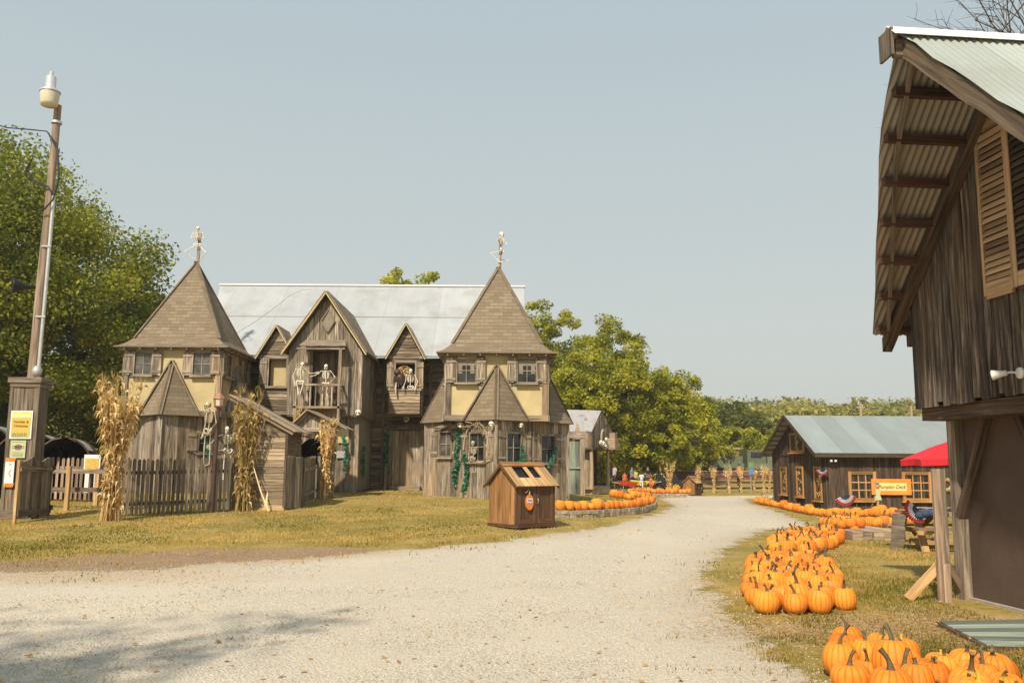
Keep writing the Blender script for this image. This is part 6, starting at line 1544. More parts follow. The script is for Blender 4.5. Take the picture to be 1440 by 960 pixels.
def fan_bunting(name, label, c, r, N_, a0, a1, mats=('red', 'whitepaint', 'navy'), rows=(.34, .42, 1)):
    th = thing(name, label, 'bunting', c, 0, None); N_ = V(N_).normalized(); U = UP.cross(N_).normalized(); names = ('blue_band', 'white_band', 'red_band')
    rr = [0, r*.45, r*.76, r]
    for i, mt in enumerate(('navy', 'faded_white', 'faded_red')):
        mb = MB(); K = 28; R_ = []
        for q in (rr[i], rr[i+1]):
            R_.append([V(c)+U*q*math.cos(t)+UP*q*math.sin(t)+N_*(.035*(k % 2)*q/r*2+.03) for k, t in enumerate(np.linspace(a0, a1, K))])
        mb.grid(R_, .5, 0, False, False); mb.grid([[p-N_*.004 for p in x] for x in R_], .5, 0, False, False, flip=True); mb.build(names[i], M[mt], th)
    return th
fan_bunting('fan_bunting', 'red white and blue pleated bunting draped off the left end of the picnic table', V((8.0, 17.66, .80)), .27, (-.2, -1, .3), PI*.75, PI*1.6)
fan_bunting('fan_bunting', 'red and blue pleated bunting standing at the front corner of the cafe', V((12.45, 33.5, .62)), .40, (-.2, -1, 0), PI*1.15, PI*2.0)
fan_bunting('fan_bunting', 'blue and white pleated bunting hung high on the front corner of the cafe', V((12.1, 34.80, 1.56)), .24, (-.2, -1, 0), PI*1.05, PI*1.95)
th = thing('dark_bag', 'dark crumpled bag on the picnic table end below the bunting', 'bag', V((8.1, 17.85, .77))); mb = MB()
for k in range(5): mb.ball((8.0+k*.12, 17.62+.03*(k % 2), .70+.02*(k % 3)), (.10, .09, .08), 8, .2*k)
mb.build('bag_body', M['navy'], th)
th = thing('red_cushion', 'red rounded cushion propped on the right part of the picnic table', 'cushion', V((8.92, 18.0, .77))); mb = MB(); mb.ball((8.95, 18.0, .96), (.12, .10, .20), 12, .5); mb.build('cushion_cover', M['red'], th)
th = thing('grey_tarpaulin', 'crumpled grey cloth lying on the picnic table top', 'cloth', V((8.5, 17.9, .77))); mb = MB(); rows = []
for i in range(9): rows.append([V((7.95+i*.12, 17.75+j*.08, .775+.05*abs(math.sin(i*1.3+j))+.015)) for j in range(6)])
mb.grid(rows, .5, flip=True); mb.build('cloth_sheet', M['galv'], th)
# ================================================================ cafe
CF = V((12.2, 35.0, 0)); cafe = thing('cafe_building', 'long low brown stained building with grey green metal roof and orange windows', 'cafe', CF)
x0, x1, y0, y1 = 12.2, 25.5, 35.0, 41.7; ZE, ZRc, YM = 2.14, 3.80, 38.35; pitch = (ZRc-ZE)/(YM-34.65)
mb = MB(); gt = lambda u: min(ZE+pitch*(abs(u-0)+.35) if u < 3.35 else ZE+pitch*(6.7-u+.35), 9)-.06
holes_g = []
vboards(mb, (x0, y1, 0), (0, -1, 0), (-1, 0, 0), 6.7, 0, gt, .22, .018); 
for u in np.arange(.11, 6.7, .21): z = gt(u); mb.box(x0-.042, x0-.018, y1-u-.022, y1-u+.022, 0, z-.02)
vboards(mb, (x0, y0, 0), (1, 0, 0), (0, -1, 0), x1-x0, 0, ZE+.1, .22, .018)
for u in np.arange(.11, x1-x0, .21): mb.box(x0+u-.022, x0+u+.022, y0-.042, y0-.018, 0, ZE+.05)
vboards(mb, (x1, y0, 0), (0, 1, 0), (1, 0, 0), 6.7, 0, gt, .3, .018); vboards(mb, (x1, y1, 0), (-1, 0, 0), (0, 1, 0), x1-x0, 0, ZE+.1, .3, .018)
mb.box(x0+.03, x1-.03, y0+.03, y1-.03, 0, ZE, .3); mb.box(x0-.05, x0-.02, y0, y1, 2.12, 2.20, .2)
sub(mb, 'walls', M['cafewall'], cafe)
mb = MB(); gable_roof(mb, x0-.42, x1+.4, 34.65, 42.05, ZE, ZRc, .05, axis='x'); ro = sub(mb, 'roof', M['roof_green'], cafe)
mb = MB(); mb.box(x0-.42, x1+.4, 34.60, 34.645, ZE-.12, ZE+.04, .5); 
for sg, ye in ((-1, 34.62), (1, 42.08)): mb.beam((x0-.44, YM, ZRc+.0), (x0-.44, ye, ZE-.03), .04, .14, up=UP, t=.4)
subsub(mb, 'fascia', M['cafewall'], ro, cafe)
mb = MB()
for k in range(8):
    y = 42.0-k*.45-.1; mb.box(x0-.40, x0-.05, y-.05, y+.05, ZE+(42.05-y)*pitch-.10, ZE+(42.05-y)*pitch-.03, .9)
    y = 34.7+k*.45+.1; mb.box(x0-.40, x0-.05, y-.05, y+.05, ZE+(y-34.65)*pitch-.10, ZE+(y-34.65)*pitch-.03, .9)
subsub(mb, 'outlookers', M['postwood'], ro, cafe)
for ya, yb, z0, z1 in ((40.30, 39.50, .52, 1.55), (38.08, 37.25, .50, 1.57), (35.85, 34.98-.0+.1, .42, 1.57), (38.75, 37.0, 2.34, 3.0)):
    wo = window(cafe, cafe, (x0-.045, ya-.06, z0), (0, -1, 0), (-1, 0, 0), abs(ya-yb)-.12, z1-z0, 1, 1, mt='orangetrim', fw=.10, depth=.015)
    mb = MB()
    for k in range(9): z = z0+(z1-z0)*random.random(); yy = (ya+yb)/2+random.uniform(-.25, .25); mb.tube([(x0-.05, yy-.12, z), (x0-.055, yy, min(z1, z+.12)), (x0-.05, yy+.12, z-.05)], .014, 4)
    subsub(mb, 'corn_decoration', M['corn'], wo, cafe)
for xa, xb in ((13.27, 14.12), (15.37, 16.28), (18.3, 19.2), (21, 21.9)): window(cafe, cafe, (xa, y0-.045, .46), (1, 0, 0), (0, -1, 0), xb-xa, .90, 3, 3, mt='orangetrim', fw=.12, depth=.015, mun=.045)
# sign
th = thing('cafe_sign', 'orange sign with cream panel lettered Pumpkin Deck on the brown wall', 'sign', V((14.80, 34.93, .58))); mb = MB(); mb.box(14.02, 15.56, 34.86, 34.90, .59, 1.20, .5); mb.build('sign_board', M['sign_orange'], th)
mb = MB(); mb.box(14.20, 15.38, 34.852, 34.86, .74, 1.04, .5); mb.build('sign_panel', M['sign_cream'], th); text_mesh('Pumpkin Deck', .20, 'sign_lettering', M['ink'], th, (0, -.085, .31), shear=.3, sx=.9)
# wreath
th = thing('straw_wreath', 'round straw wreath hanging on the brown cafe wall right of the window', 'wreath', V((16.95, 34.9, 1.0))); mb = MB()
for k in range(260):
    a = random.uniform(0, 2*PI); r_ = random.gauss(.19, .03); p = V((16.95+r_*math.cos(a), 34.90-random.uniform(0, .06), 1.0+r_*math.sin(a))); d = V((math.cos(a+random.gauss(.9, .7)), random.gauss(0, .3), math.sin(a+random.gauss(.9, .7))))*.08; s_ = V((-d.z, 0, d.x))*.12; mb.face([p-s_, p+s_, p+d], random.random())
mb.tube([(16.95+.18*math.cos(a), 34.91, 1.0+.18*math.sin(a)) for a in np.linspace(0, 2*PI, 20)], .035, 6, .5); mb.build('straw_ring', M['corn'], th)
for k, x in enumerate((12.45, 12.62)):
    th = thing('flood_light', 'white flood lamp under the cafe eave, %s of the pair' % ('left' if k == 0 else 'right'), 'lamp', V((x, 34.9, 1.95)), 0, 'flood lamps under the cafe eave'); mb = MB(); mb.ball((x, 34.75, 1.88), (.06, .08, .06), 8); mb.build('lamp_head', M['whitepaint'], th); mb = MB(); mb.tube([(x, 34.96, 1.97), (x, 34.78, 1.92)], .015, 5); mb.build('arm', M['galv'], th)
th = thing('scarecrow_stake', 'slim painted scarecrow stake standing against the cafe between window and sign', 'scarecrow', V((14.05, 34.4, 0))); mb = MB(); mb.box(14.02, 14.09, 34.4, 34.43, 0, .42, .8); mb.build('stake', M['shutterwood'], th)
mb = MB(); mb.prism([(13.92, 34.4, .40), (14.19, 34.4, .40), (14.13, 34.4, .62), (14.16, 34.4, .82), (13.95, 34.4, .82), (13.98, 34.4, .62)], (0, -1, 0), .03, .5); mb.build('painted_coat', M['greenish'], th); mb = MB(); mb.ball((14.055, 34.38, .90), (.075, .04, .08), 10); mb.build('painted_head', M['orange'], th); mb = MB(); mb.box(13.94, 14.17, 34.37, 34.42, .96, .985); mb.box(13.99, 14.12, 34.37, 34.42, .98, 1.07); mb.build('painted_hat', M['shirt_blue'], th)
# ================================================================ porch building
PO = V((3.9, 49.0, zg(3.9, 49)))
th = thing('porch_hut', 'small hut with rust-edged tin roof, stage porch and carved masks beyond the right tower', 'hut', PO)
X0, X1, YF, YB = 2.9, 5.75, 47.6, 52.2; zf = PO.z
# ridge along x, from the wall behind the tower towards the right; gable faces right-front
mb = MB(); xr1, xr0 = 4.75, 1.2; 
roofslab(mb, [(xr0, 47.7, 3.42), (4.3, 47.7, 3.42), (5.05, 50.0, 4.68), (xr0, 50.0, 4.78)], .05, 0, .6, U=V((1, 0, 0))); roofslab(mb, [(xr0, 52.3, 3.42), (5.9, 52.3, 3.42), (5.05, 50.0, 4.68), (xr0, 50.0, 4.78)], .05, 0, .3, U=V((1, 0, 0))); mb.build('roof', M['roof_rust'], th)
mb = MB(); mb.beam((5.08, 50, 4.66), (4.33, 47.68, 3.38), .05, .12, t=.5); mb.beam((5.08, 50, 4.66), (6.0, 52.3, 3.36), .05, .14, t=.1); mb.beam((4.7, 48.9, 3.9), (5.6, 51, 3.9), .06, .08, t=.5); mb.build('barge_boards', M['castle_dark'], th)
mb = MB(); vboards(mb, (X0, YF, 0), (1, 0, 0), (0, -1, 0), 1.35, .1, 3.4, .24); vboards(mb, (X0+1.35, YF, 0), (.36, .93, 0), (.93, -.36, 0), 4.6, 2.5, lambda u: 3.4+(1.2-abs(u-2.4)*.5), .22); mb.build('wall', M['castle'], th)
mb = MB(); vboards(mb, (3.9, 51, 0), (1, 0, 0), (0, -1, 0), 1.0, .3, 2.6, .2); mb.build('back_wall', M['castle_dark'], th)
mb = MB(); mb.prism([(3.2, 47.2, .42), (4.3, 46.9, .42), (5.6, 50.5, .42), (5.0, 51.5, .42), (3.2, 50, .42)], (0, 0, 1), .12, .6); mb.prism([(3.9, 47.3, .15), (4.25, 47.1, .15), (5.55, 50.3, .15), (5.0, 51, .15)], (0, 0, 1), .27, .9); mb.build('porch_deck', M['shedwood'], th)
mb = MB(); mb.prism([(3.3, 47.2, 2.50), (4.3, 46.9, 2.50), (5.6, 50.5, 2.50), (5.0, 51.5, 2.50), (3.2, 50, 2.5)], (0, 0, 1), .10, .4); mb.build('upper_deck', M['castle_dark'], th)
for x, y in ((4.22, 47.15), (5.42, 50.35), (3.6, 47.25)): mb = MB(); mb.tube([(x, y, .4), (x+.03, y, 1.4), (x, y, 2.55)], [.11, .10, .09], 8, .9, uvs=1); mb.build('post', M['shedwood'], th)
mb = MB(); a = V((4.55, 47.4, 0)); U = V((.36, .93, 0)).normalized(); Nn = V((.93, -.36, 0)).normalized(); c = a+U*1.0+UP*3.15+Nn*.08
mb.tube([c+U*.38*math.cos(t)+UP*.42*math.sin(t) for t in np.linspace(0, 2*PI, 18)], .06, 6, .8); mb.build('round_frame', M['shedwood'], th)
for k, (u, z, s) in enumerate(((-.1, 2.85, .14), (.35, 2.80, .16), (1.3, 2.78, .17), (1.0, 3.05, .12), (.75, 2.65, .15))):
    mb = MB(); p = a+U*(u)+UP*z+Nn*.25; s *= .8; mb.ball(p, (s, s, s*1.25), 10, .3); mb.ball(p+V((.4*s, -.9*s, .15*s)), s*.2, 6, 0, 1); mb.ball(p+V((-.4*s, -.9*s, .15*s)), s*.2, 6, 0, 1); mb.ball(p+V((0, -.85*s, -.5*s)), (s*.35, s*.2, s*.18), 6, 0, 1); mb.build('carved_mask', [M['bone'], M['black']], th)
mb = MB(); c = a+U*2.3+Nn*.3; mb.obox(c+UP*2.85, (U, Nn, UP), (.8, .4, .6), .8); mb.obox(c+UP*3.3, (U, Nn, UP), (.5, .3, .35), .6); mb.build('wooden_cage', M['postwood'], th)
mb = MB(); mb.prism([(3.35, 47.5, 3.05), (3.75, 47.5, 3.05), (3.62, 47.5, 3.7), (3.48, 47.5, 3.95), (3.42, 47.5, 3.6)], (0, -1, 0), .1, .9); mb.box(2.6, 3.2, 47.4, 47.6, 3.1, 3.3, .9); mb.build('pale_carving', M['shedwood'], th)
th = thing('orange_barrel', 'orange rounded figure standing on the porch of the hut', 'ornament', V((3.95, 48.0, .54))); mb = MB(); mb.lathe([(.0, 0), (.22, 0), (.25, .4), (.2, .8), (.12, 1.05), (.0, 1.12)], (3.95, 48.0, .54), 14); mb.build('figure', M['orange'], th)
th = thing('board_door', 'tall greenish grey board door in a frame between right tower and porch hut', 'door', g0(2.6, 42)); mb = MB(); vboards(mb, (2.35, 41.5, 0), (1, 0, 0), (0, -1, 0), .88, .25, 2.75, .3); mb.box(2.35, 3.2, 41.40, 41.46, 1.5, 1.58); mb.build('boards', M['ramp'], th)
mb = MB(); mb.box(3.2, 3.42, 41.38, 41.5, .2, 3.0, .8); mb.box(1.9, 3.45, 41.36, 41.5, 2.9, 3.2, .8); mb.build('frame', M['castle'], th)
# ================================================================ far fence, corn bundles, sheds and vehicles
th = thing('rail_fence', 'dark three-rail field fence beyond the far bend of the drive', 'fence', V((11.2, 56.5, 0))); a, b = V((11.2, 56.5, 0)), V((17.6, 59.5, 0))
for i in range(8): mb = MB(); p = a.lerp(b, i/7); mb.box(p.x-.06, p.x+.06, p.y-.06, p.y+.06, 0, 1.12); mb.build('post', M['castle_dark'], th)
for z in (.28, .65, 1.02): mb = MB(); mb.beam(a+UP*z-V((0, .07, 0)), b+UP*z-V((0, .07, 0)), .04, .12, t=.3); mb.build('rail', M['castle_dark'], th)
for k, (px, pt, wd) in enumerate(((940, 648, 20), (982, 656, 9), (1002, 662, 9), (1022, 655, 12), (1040, 668, 8), (1057, 663, 9), (1071, 657, 10), (1079, 668, 8))):
    Y_ = 52.0 if k == 0 else 55.6+(px-980)*.03; p = V(((px-720)/1245*Y_*1.0, Y_, 0)); H = (698-1-pt)/1245*Y_*.98 if k == 0 else (694-pt)/1245*Y_
    corn_shock(['wide golden corn bundle by the wall left of the small distant bin', 'short corn bundle standing directly behind the small distant bin', 'corn bundle tied to the first length of the far fence', 'tallest corn bundle on the far fence', 'low corn bundle in the middle of the far fence', 'corn bundle right of the blue sign on the far fence', 'broad corn bundle near the right end of the far fence', 'last corn bundle beside the brown cafe gable'][k],
        p, max(1.6, H), wd/1245*Y_*.25, wd/1245*Y_*.70, 16, 10, 40+k, lw=.12, tie=.4)
th = thing('brick_wall', 'low reddish brick wall running behind the far corn bundles', 'wall', V((9, 74, .4))); mb = MB(); mb.box(8.5, 24, 74, 74.3, 0, 1.25, .5); mb.build('bricks', plain('dull_red_brick', (.20,.085,.06), .9, .3, scale=3), th); mb = MB(); mb.box(8.4, 24.1, 73.95, 74.35, 1.25, 1.32); mb.build('coping', M['concrete'], th)
def vehicle(name, label, cat, x, y, L, H, paint, cab=None, roofm=None):
    th = thing(name, label, cat, V((x, y, 0))); mb = MB(); zz = zg(x, y)
    if cab is None:
        pr = [(0, .35), (0, .75*H*.62), (L*.12, H*.6), (L*.27, H*.95), (L*.72, H), (L*.95, H*.62), (L, H*.5), (L, .35)]
        mb.prism([V((x+a, y, z)) for a, z in pr], (0, 1, 0), 1.7, .5); bd = mb.build('body', M[paint], th)
        mb = MB(); mb.prism([V((x+L*.29, y-.01, H*.62)), V((x+L*.74, y-.01, H*.64)), V((x+L*.68, y-.01, H*.92)), V((x+L*.33, y-.01, H*.90))], (0, -1, 0), .01, .5); mb.build('side_window', M['glass'], th)
    else:
        mb.box(x, x+L, y, y+2.1, .9, 1.3); mb.build('chassis', M['army'], th); mb = MB()
        if cab == 'bus': mb.box(x+.1, x+L-.1, y, y+2.1, 1.3, 1.9); mb.build('body', M[paint], th); mb = MB(); mb.box(x+.3, x+L-.3, y-.1, y+2.2, 2.45, 2.62); [mb.box(x+.3+i*(L-.8)/5, x+.4+i*(L-.8)/5, y, y+.1, 1.9, 2.45) for i in range(6)]; mb.build('canopy', M[roofm], th)
        else: mb.box(x, x+1.6, y, y+2.1, 1.3, 2.4); mb.build('cab', M[paint], th); mb = MB(); mb.box(x+1.7, x+L, y, y+2.1, 1.3, 1.9); mb.build('bed', M[paint], th); mb = MB(); mb.box(x+.3, x+1.2, y-.02, y-.003, 1.75, 2.25); mb.build('side_window', M['glass'], th)
    for wx in (x+L*.2, x+L*.8): 
        mb = MB(); r_ = .34 if cab is None else .45; mb.lathe([(0, 0), (r_, 0), (r_, .25), (0, .25)], (wx, y-.06, r_), 14, .5, X=V((1, 0, 0)), Y=V((0, 0, 1)), Z=V((0, 1, 0))); mb.build('wheel', M['black'], th)
    for c in th.children: c.location = (0, 0, 0)
    th.location.z = zz
    return th
vehicle('parked_car', 'dark green car parked under the trees behind the far fence', 'car', 15.4, 85, 4.3, 1.5, 'carpaint')
vehicle('parked_car', 'silver car half hidden behind the dark green car', 'car', 13.0, 82, 4.0, 1.45, 'silver')
vehicle('hay_wagon', 'olive drab open wagon with a pale slatted canopy behind the far fence', 'wagon', 17.0, 76.0, 2.8, 2.6, 'army', 'bus', 'shedwood')
vehicle('army_truck', 'olive green truck parked beside the slatted wagon', 'truck', 20.1, 76, 3.0, 2.4, 'army', 'truck')
def hut(label, x, y, w, d, h, hr, wm, rm):
    th = thing('farm_shed', label, 'shed', V((x, y, zg(x, y))), world=False); x = y = 0; mb = MB(); vboards(mb, (x, y, 0), (1, 0, 0), (0, -1, 0), w, 0, h, .3); mb.box(x, x+w, y+.03, y+d, 0, h, .4); mb.build('walls', M[wm], th); mb = MB(); gable_roof(mb, x-.3, x+w+.3, y-.4, y+d+.4, h-.1, hr, .06, axis='x'); mb.build('roof', M[rm], th); mb = MB(); mb.box(x+w*.35, x+w*.55, y-.05, y-.02, 1.2, 1.9); mb.build('window', M['black'], th)
hut('far low shed with a bright tin roof just left of the cafe gable', 22.6, 82, 3.6, 4, 2.0, 3.1, 'shedwood', 'roof_white'); hut('far rusty-roofed shed behind the army truck', 21.2, 88, 3.2, 3, 2.0, 3.0, 'castle', 'roof_rust')
th = thing('blue_sign', 'small blue and green sign on a post among the far corn bundles', 'sign', V((15.45, 57.7, 0))); mb = MB(); mb.tube([(15.45, 57.7, 0), (15.45, 57.7, 1.6)], .03, 6); mb.build('post', M['galv'], th); mb = MB(); mb.box(15.3, 15.6, 57.6, 57.64, 1.15, 1.55); mb.build('blue_plate', M['blue'], th); mb = MB(); mb.box(15.3, 15.62, 57.6, 57.64, 1.57, 1.95); mb.build('green_plate', M['green'], th)
for k, (px, yy, h) in enumerate(((1064, 96, 4.8), (1211, 105, 8.3), (1282, 108, 8.2), (1016, 92, 4.6))):
    x = (px-720)/1245*yy; th = thing('utility_pole', ['leaning pale dead pole behind the cafe gable', 'distant wooden pole standing left of centre above the cafe roof', 'distant wooden pole right above the cafe roof', 'short pale pole behind the slatted wagon'][k], 'pole', V((x, yy, zg(x, yy)))); mb = MB(); z = zg(x, yy); mb.tube([(x, yy, z-.1), (x-(.4 if k == 0 else 0), yy, z+h)], [.16, .12], 8, .8); mb.build('pole_shaft', M['postwood'], th)
    if k in (1, 2): mb = MB(); mb.box(x-.5, x+.5, yy-.05, yy+.05, z+h-.5, z+h-.38); mb.build('crossarm', M['postwood'], th)
for k, (x, y) in enumerate(((13.4, 60.2), (11.6, 61.5))):
    pass
# ================================================================ wheelbarrows and benches by the visitors
def barrow(label, x, y, rz, col):
    th = thing('wheelbarrow', label, 'wheelbarrow', V((x, y, zg(x, y))), rz, 'plastic garden barrows near the visitors', world=False); mb = MB()
    t0 = [V((-.45, -.3, .42)), V((.45, -.22, .36)), V((.45, .22, .36)), V((-.45, .3, .42))]; t1 = [V((-.62, -.40, .72)), V((.70, -.32, .62)), V((.70, .32, .62)), V((-.62, .40, .72))]
    mb.face(t0[::-1], .3); 
    for i in range(4): j = (i+1) % 4; mb.face([t0[i], t0[j], t1[j], t1[i]], .5); mb.face([t0[j], t0[i], t1[i]*.97, t1[j]*.97], .3)
    mb.build('tray', M[col], th)
    mb = MB(); mb.lathe([(0, 0), (.2, 0), (.2, .09), (0, .09)], (.85, -.045, .2), 14, .5, X=V((1, 0, 0)), Y=V((0, 0, 1)), Z=V((0, 1, 0))); mb.build('wheel', M['black'], th)
    mb = MB()
    for s in (-1, 1): mb.tube([(.85, s*.06, .2), (.2, s*.2, .36), (-.9, s*.3, .62)], .02, 6); mb.tube([(-.3, s*.25, .45), (-.4, s*.27, 0)], .02, 6)
    mb.build('frame', M['galv'], th)
barrow('orange-red garden barrow lowest in front of the visitors', 7.5, 58.0, .2, 'redplastic'); barrow('yellow garden barrow with dark trim held by the visitors', 8.6, 60.0, -.3, 'yellow'); barrow('second yellow garden barrow just right of the first', 9.2, 60.6, 2.8, 'yellow')
def bench(label, x, y):
    th = thing('wooden_bench', label, 'bench', V((x, y, 0)), 0, 'benches under the trees'); mb = MB(); mb.box(x, x+1.9, y, y+.35, .40, .46); mb.build('seat', M['castle_dark'], th)
    for k in (.2, 1.6): mb = MB(); mb.box(x+k, x+k+.08, y+.02, y+.33, 0, .40); mb.build('leg', M['castle_dark'], th)
bench('dark wooden bench under the dark strollers right of the visitors', 10.3, 66); bench('plank bench between the standing man and the orange child', 7.7, 65)
def stroller(label, x, y):
    th = thing('stroller', label, 'stroller', V((x, y, 0)), 0, 'dark strollers parked on the grass'); mb = MB(); mb.prism([(x, y, .5), (x+.7, y, .45), (x+.75, y, .7), (x+.5, y, .72), (x+.3, y, 1.15), (x-.05, y, 1.1)], (0, -1, 0), .45, .5); mb.build('hooded_seat', M['blackcloth'], th)
    mb = MB(); mb.tube([(x, y-.2, 1.1), (x-.25, y-.2, 1.05)], .02, 5); mb.tube([(x, y-.2, .9), (x+.6, y-.2, .15)], .02, 5); mb.tube([(x+.6, y-.2, .6), (x+.05, y-.2, .15)], .02, 5); mb.build('frame', M['galv'], th)
    for k in (.05, .62): mb = MB(); mb.lathe([(0, 0), (.13, 0), (.13, .4), (0, .4)], (x+k, y-.42, .13), 12, .5, X=V((1, 0, 0)), Y=V((0, 0, 1)), Z=V((0, 1, 0))); mb.build('wheel', M['black'], th)
stroller('dark hooded stroller left of the pair beyond the corn bundle', 10.3, 63.5); stroller('dark hooded stroller right of the pair nearest the corn bundle', 11.3, 63.5)
# ================================================================ people
def skin_mesh(name, joints, edges, mt, parent, sub_=1, root=0):
    """joints: {name:(pos, radius)}; one continuous skinned surface"""
    ks = list(joints); me = bpy.data.meshes.new(name); me.from_pydata([tuple(joints[k][0]) for k in ks], [(ks.index(a), ks.index(b)) for a, b in edges], [])
    o = bpy.data.objects.new(name, me); COL.objects.link(o); o.parent = parent; o.modifiers.new('skin', 'SKIN'); sv = me.skin_vertices[0] if me.skin_vertices else None
    if sv is None:
        bpy.context.view_layer.objects.active = o; o.modifiers.clear(); o.modifiers.new('skin', 'SKIN'); bpy.context.view_layer.update()
        sv = me.skin_vertices[0]
    for i, k in enumerate(ks):
        r_ = joints[k][1]; sv.data[i].radius = r_ if hasattr(r_, '__len__') else (r_, r_); sv.data[i].use_root = (i == root)
    sd = o.modifiers.new('subd', 'SUBSURF'); sd.levels = sub_; sd.render_levels = sub_
    me.materials.append(M[mt]); return o
def person(label, x, y, rz, h=1.72, shirt='shirt_white', legs='jeans', skinm='skin', pose='stand', shorts=False, long_hair=False, group='visitors among the trees'):
    z0 = zg(x, y); th = thing('person', label, 'person', V((x, y, z0)), rz, group, world=False); s = h/1.72
    J = dict(pel=((0, 0, .92), .115), chest=((0, -.01, 1.22), (.15, .11)), neck0=((0, 0, 1.42), .07), neck=((0, -.005, 1.49), .048), head=((0, -.02, 1.60), (.075, .09)), top=((0, -.01, 1.68), .06))
    E_ = [('pel', 'chest'), ('chest', 'neck0'), ('neck0', 'neck'), ('neck', 'head'), ('head', 'top')]
    arm = {'stand': ((.20, .02, 1.13), (.21, -.07, .90)), 'push': ((.21, -.06, 1.14), (.20, -.34, 1.02)), 'sit': ((.2, -.05, 1.14), (.16, -.28, 1.02)), 'carry': ((.21, 0, 1.13), (.10, -.24, 1.10))}[pose]
    for sg, n in ((-1, 'l'), (1, 'r')):
        J['sh'+n] = ((sg*.175, 0, 1.39), .062); J['el'+n] = ((sg*arm[0][0], arm[0][1], arm[0][2]), .040); J['wr'+n] = ((sg*arm[1][0], arm[1][1], arm[1][2]), .027); J['hd'+n] = ((sg*arm[1][0]*.98, arm[1][1]-.05, arm[1][2]-.06), .033)
        st = .09 if n == 'l' else -.09
        if pose == 'sit': kn, an, to = (sg*.12, -.42, .90), (sg*.12, -.42, .50), (sg*.12, -.57, .45)
        else: kn, an, to = (sg*.10, -.03+st*.5, .50), (sg*.10, .03+st, .09), (sg*.11, -.12+st, .04)
        J['hp'+n] = ((sg*.10, 0, .86), .095); J['kn'+n] = (kn, .060); J['an'+n] = (an, .038); J['to'+n] = (to, .036)
        E_ += [('neck0', 'sh'+n), ('sh'+n, 'el'+n), ('el'+n, 'wr'+n), ('wr'+n, 'hd'+n), ('pel', 'hp'+n), ('hp'+n, 'kn'+n), ('kn'+n, 'an'+n), ('an'+n, 'to'+n)]
    skin_mesh('body', J, E_, skinm, th)
    g = lambda k, f=1.18: (J[k][0], tuple(q*f for q in (J[k][1] if hasattr(J[k][1], '__len__') else (J[k][1],)*2)))
    SJ = {'pel': ((0, 0, .90), .135), 'chest': g('chest', 1.12), 'neck0': ((0, 0, 1.40), .085)}; SE = [('pel', 'chest'), ('chest', 'neck0')]
    for n in 'lr':
        a, b = V(J['sh'+n][0]), V(J['el'+n][0]); SJ['sh'+n] = g('sh'+n, 1.2); SJ['el'+n] = (tuple(a.lerp(b, .75)), .056); SE += [('neck0', 'sh'+n), ('sh'+n, 'el'+n)]
    skin_mesh('shirt', SJ, SE, shirt, th)
    TJ = {'pel': ((0, 0, .93), .128)}; TE = []
    for n in 'lr':
        TJ['hp'+n] = g('hp'+n, 1.15); TJ['kn'+n] = g('kn'+n, 1.30); TE += [('pel', 'hp'+n), ('hp'+n, 'kn'+n)]
        if not shorts: TJ['an'+n] = (J['an'+n][0], .058); TE.append(('kn'+n, 'an'+n))
    skin_mesh('trousers', TJ, TE, legs, th)
    mb = MB(); mb.ball((0, .005, 1.655), (.088, .105, .085), 10, .5)
    if long_hair: mb.ball((0, .06, 1.52), (.09, .06, .16), 8, .4)
    mb.build('hair', M['hair'], th)
    mb = MB(); mb.ball((0, -.125, 1.60), (.014, .02, .02), 6)
    for sg in (-1, 1): mb.ball((sg*.088, -.01, 1.60), (.012, .02, .03), 6)
    mb.build('nose_and_ears', M[skinm], th)
    mb = MB()
    for sg in (-1, 1): mb.ball((sg*.032, -.108, 1.625), .010, 6)
    mb.build('eyes', M['black'], th)
    for n in 'lr':
        mb = MB(); t = V(J['to'+n][0]); a = V(J['an'+n][0]); mb.ball(((t.x+a.x)/2, (t.y+a.y)/2, min(t.z, a.z)+.015), (.05, .13, .05), 8); mb.build('shoe', M['black'], th)
        mb = MB(); hd = V(J['hd'+n][0])
        for k in range(4): mb.tube([hd+V((0, (k-1.5)*.016, -.01)), hd+V((0, (k-1.5)*.02, -.06)), hd+V((.0, (k-1.5)*.02-.015, -.09+.008*abs(k-1.5)))], [.009, .008, .006], 5)
        mb.tube([hd+V((0, -.02, .02)), hd+V((0, -.055, -.01)), hd+V((0, -.06, -.035))], [.010, .009, .007], 5); mb.build('fingers', M[skinm], th)
    th.scale = (s, s, s); return th
def pxp(px, Y): return (px-720)/1245*Y
person('standing man in pale lavender T-shirt and black shorts by the porch hut', pxp(864, 61), 61, -1.2, 1.80, 'shirt_lav', 'black', 'skindark', 'stand', True)
person('small child in bright orange top left of the barrows', pxp(878, 62), 62, .3, 1.25, 'shirt_orange', 'jeans', 'skin', 'stand')
person('woman with long dark hair in blue top next to the yellow barrow', pxp(889, 61), 61.4, .9, 1.62, 'shirt_blue', 'jeans', 'skin', 'push', False, True)
person('person in yellow top half behind the woman in blue', pxp(893.5, 62), 62.3, .2, 1.45, 'shirt_yellow', 'jeans', 'skin', 'stand')
person('child in white T-shirt and pale trousers standing at the barrows', pxp(902, 59), 59.2, -.4, 1.30, 'shirt_white', 'shirt_white', 'skindark', 'push')
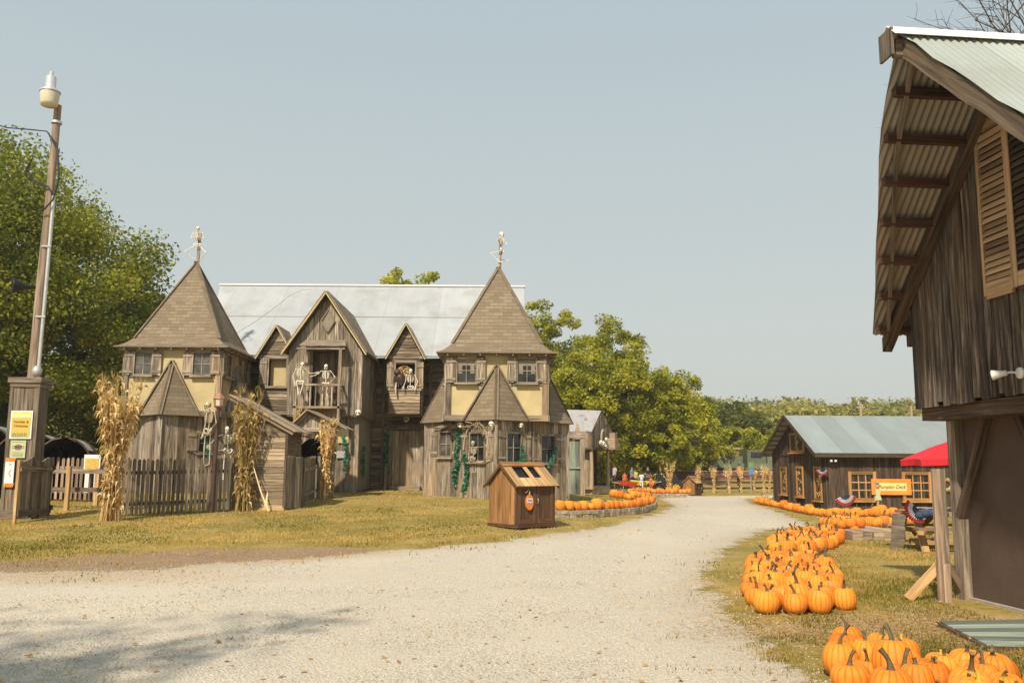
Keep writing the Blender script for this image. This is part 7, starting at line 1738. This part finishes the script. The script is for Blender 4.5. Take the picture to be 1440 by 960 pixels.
person('adult in black top at the right of the group of visitors', pxp(910, 61), 61.0, .5, 1.66, 'blackcloth', 'navy', 'skin', 'carry')
person('little child all in orange standing right of the adult in black', pxp(916, 59), 59.5, .2, .98, 'shirt_orange', 'shirt_orange', 'skin', 'stand')
person('distant visitor in orange jacket and white cap behind the far fence', pxp(1037, 68), 68, .4, 1.6, 'shirt_orange', 'black', 'skin', 'stand', False)
# yellow flower pot at the corn bundle and far white rails
th = thing('flower_pot', 'yellow chrysanthemums in a pot at the foot of the wide corn bundle', 'potted flowers', V((9.6, 52.2, 0))); mb = MB(); mb.lathe([(0, 0), (.14, 0), (.18, .25), (0, .25)], (9.6, 52.2, 0), 12); mb.build('pot', M['copper'], th)
Q, t = clump_leaves([(9.6, 52.2, .42)], [.26], 260, .05, [.8], 99); fast_mesh('blossoms', Q, t, M['yellow'], th, loc=(9.6, 52.2, 0))
th = thing('white_railing', 'small white railing seen behind the visitors under the trees', 'railing', V((9.4, 72, 0))); mb = MB()
for k in range(7): mb.box(9.0+k*.45, 9.06+k*.45, 72, 72.05, 1.1, 2.3)
mb.box(8.9, 11.9, 71.97, 72.08, 1.15, 1.25); mb.box(8.9, 11.9, 71.97, 72.08, 2.25, 2.35); mb.build('rails', M['whitepaint'], th)
mb = MB(); mb.box(9.0, 11.8, 72.1, 74, 0, 1.1); mb.build('deck', M['castle'], th)
# ================================================================ the hazy air
mb = MB(); mb.box(-330, 330, -90, 430, -1.2, 26, .5)
m = bpy.data.materials.new('haze'); m.use_nodes = True; nt_ = m.node_tree; nt_.nodes.clear()
pv = nt_.nodes.new('ShaderNodeVolumePrincipled'); pv.inputs['Color'].default_value = (.93, .93, .90, 1); pv.inputs['Density'].default_value = .0006; pv.inputs['Anisotropy'].default_value = .2
mo = nt_.nodes.new('ShaderNodeOutputMaterial'); nt_.links.new(pv.outputs[0], mo.inputs['Volume'])
hz = mb.build('haze', m); hz['kind'] = 'stuff'; tag(hz, 'thin pale autumn haze softening the far trees', 'haze')
S.cycles.volume_bounces = 0
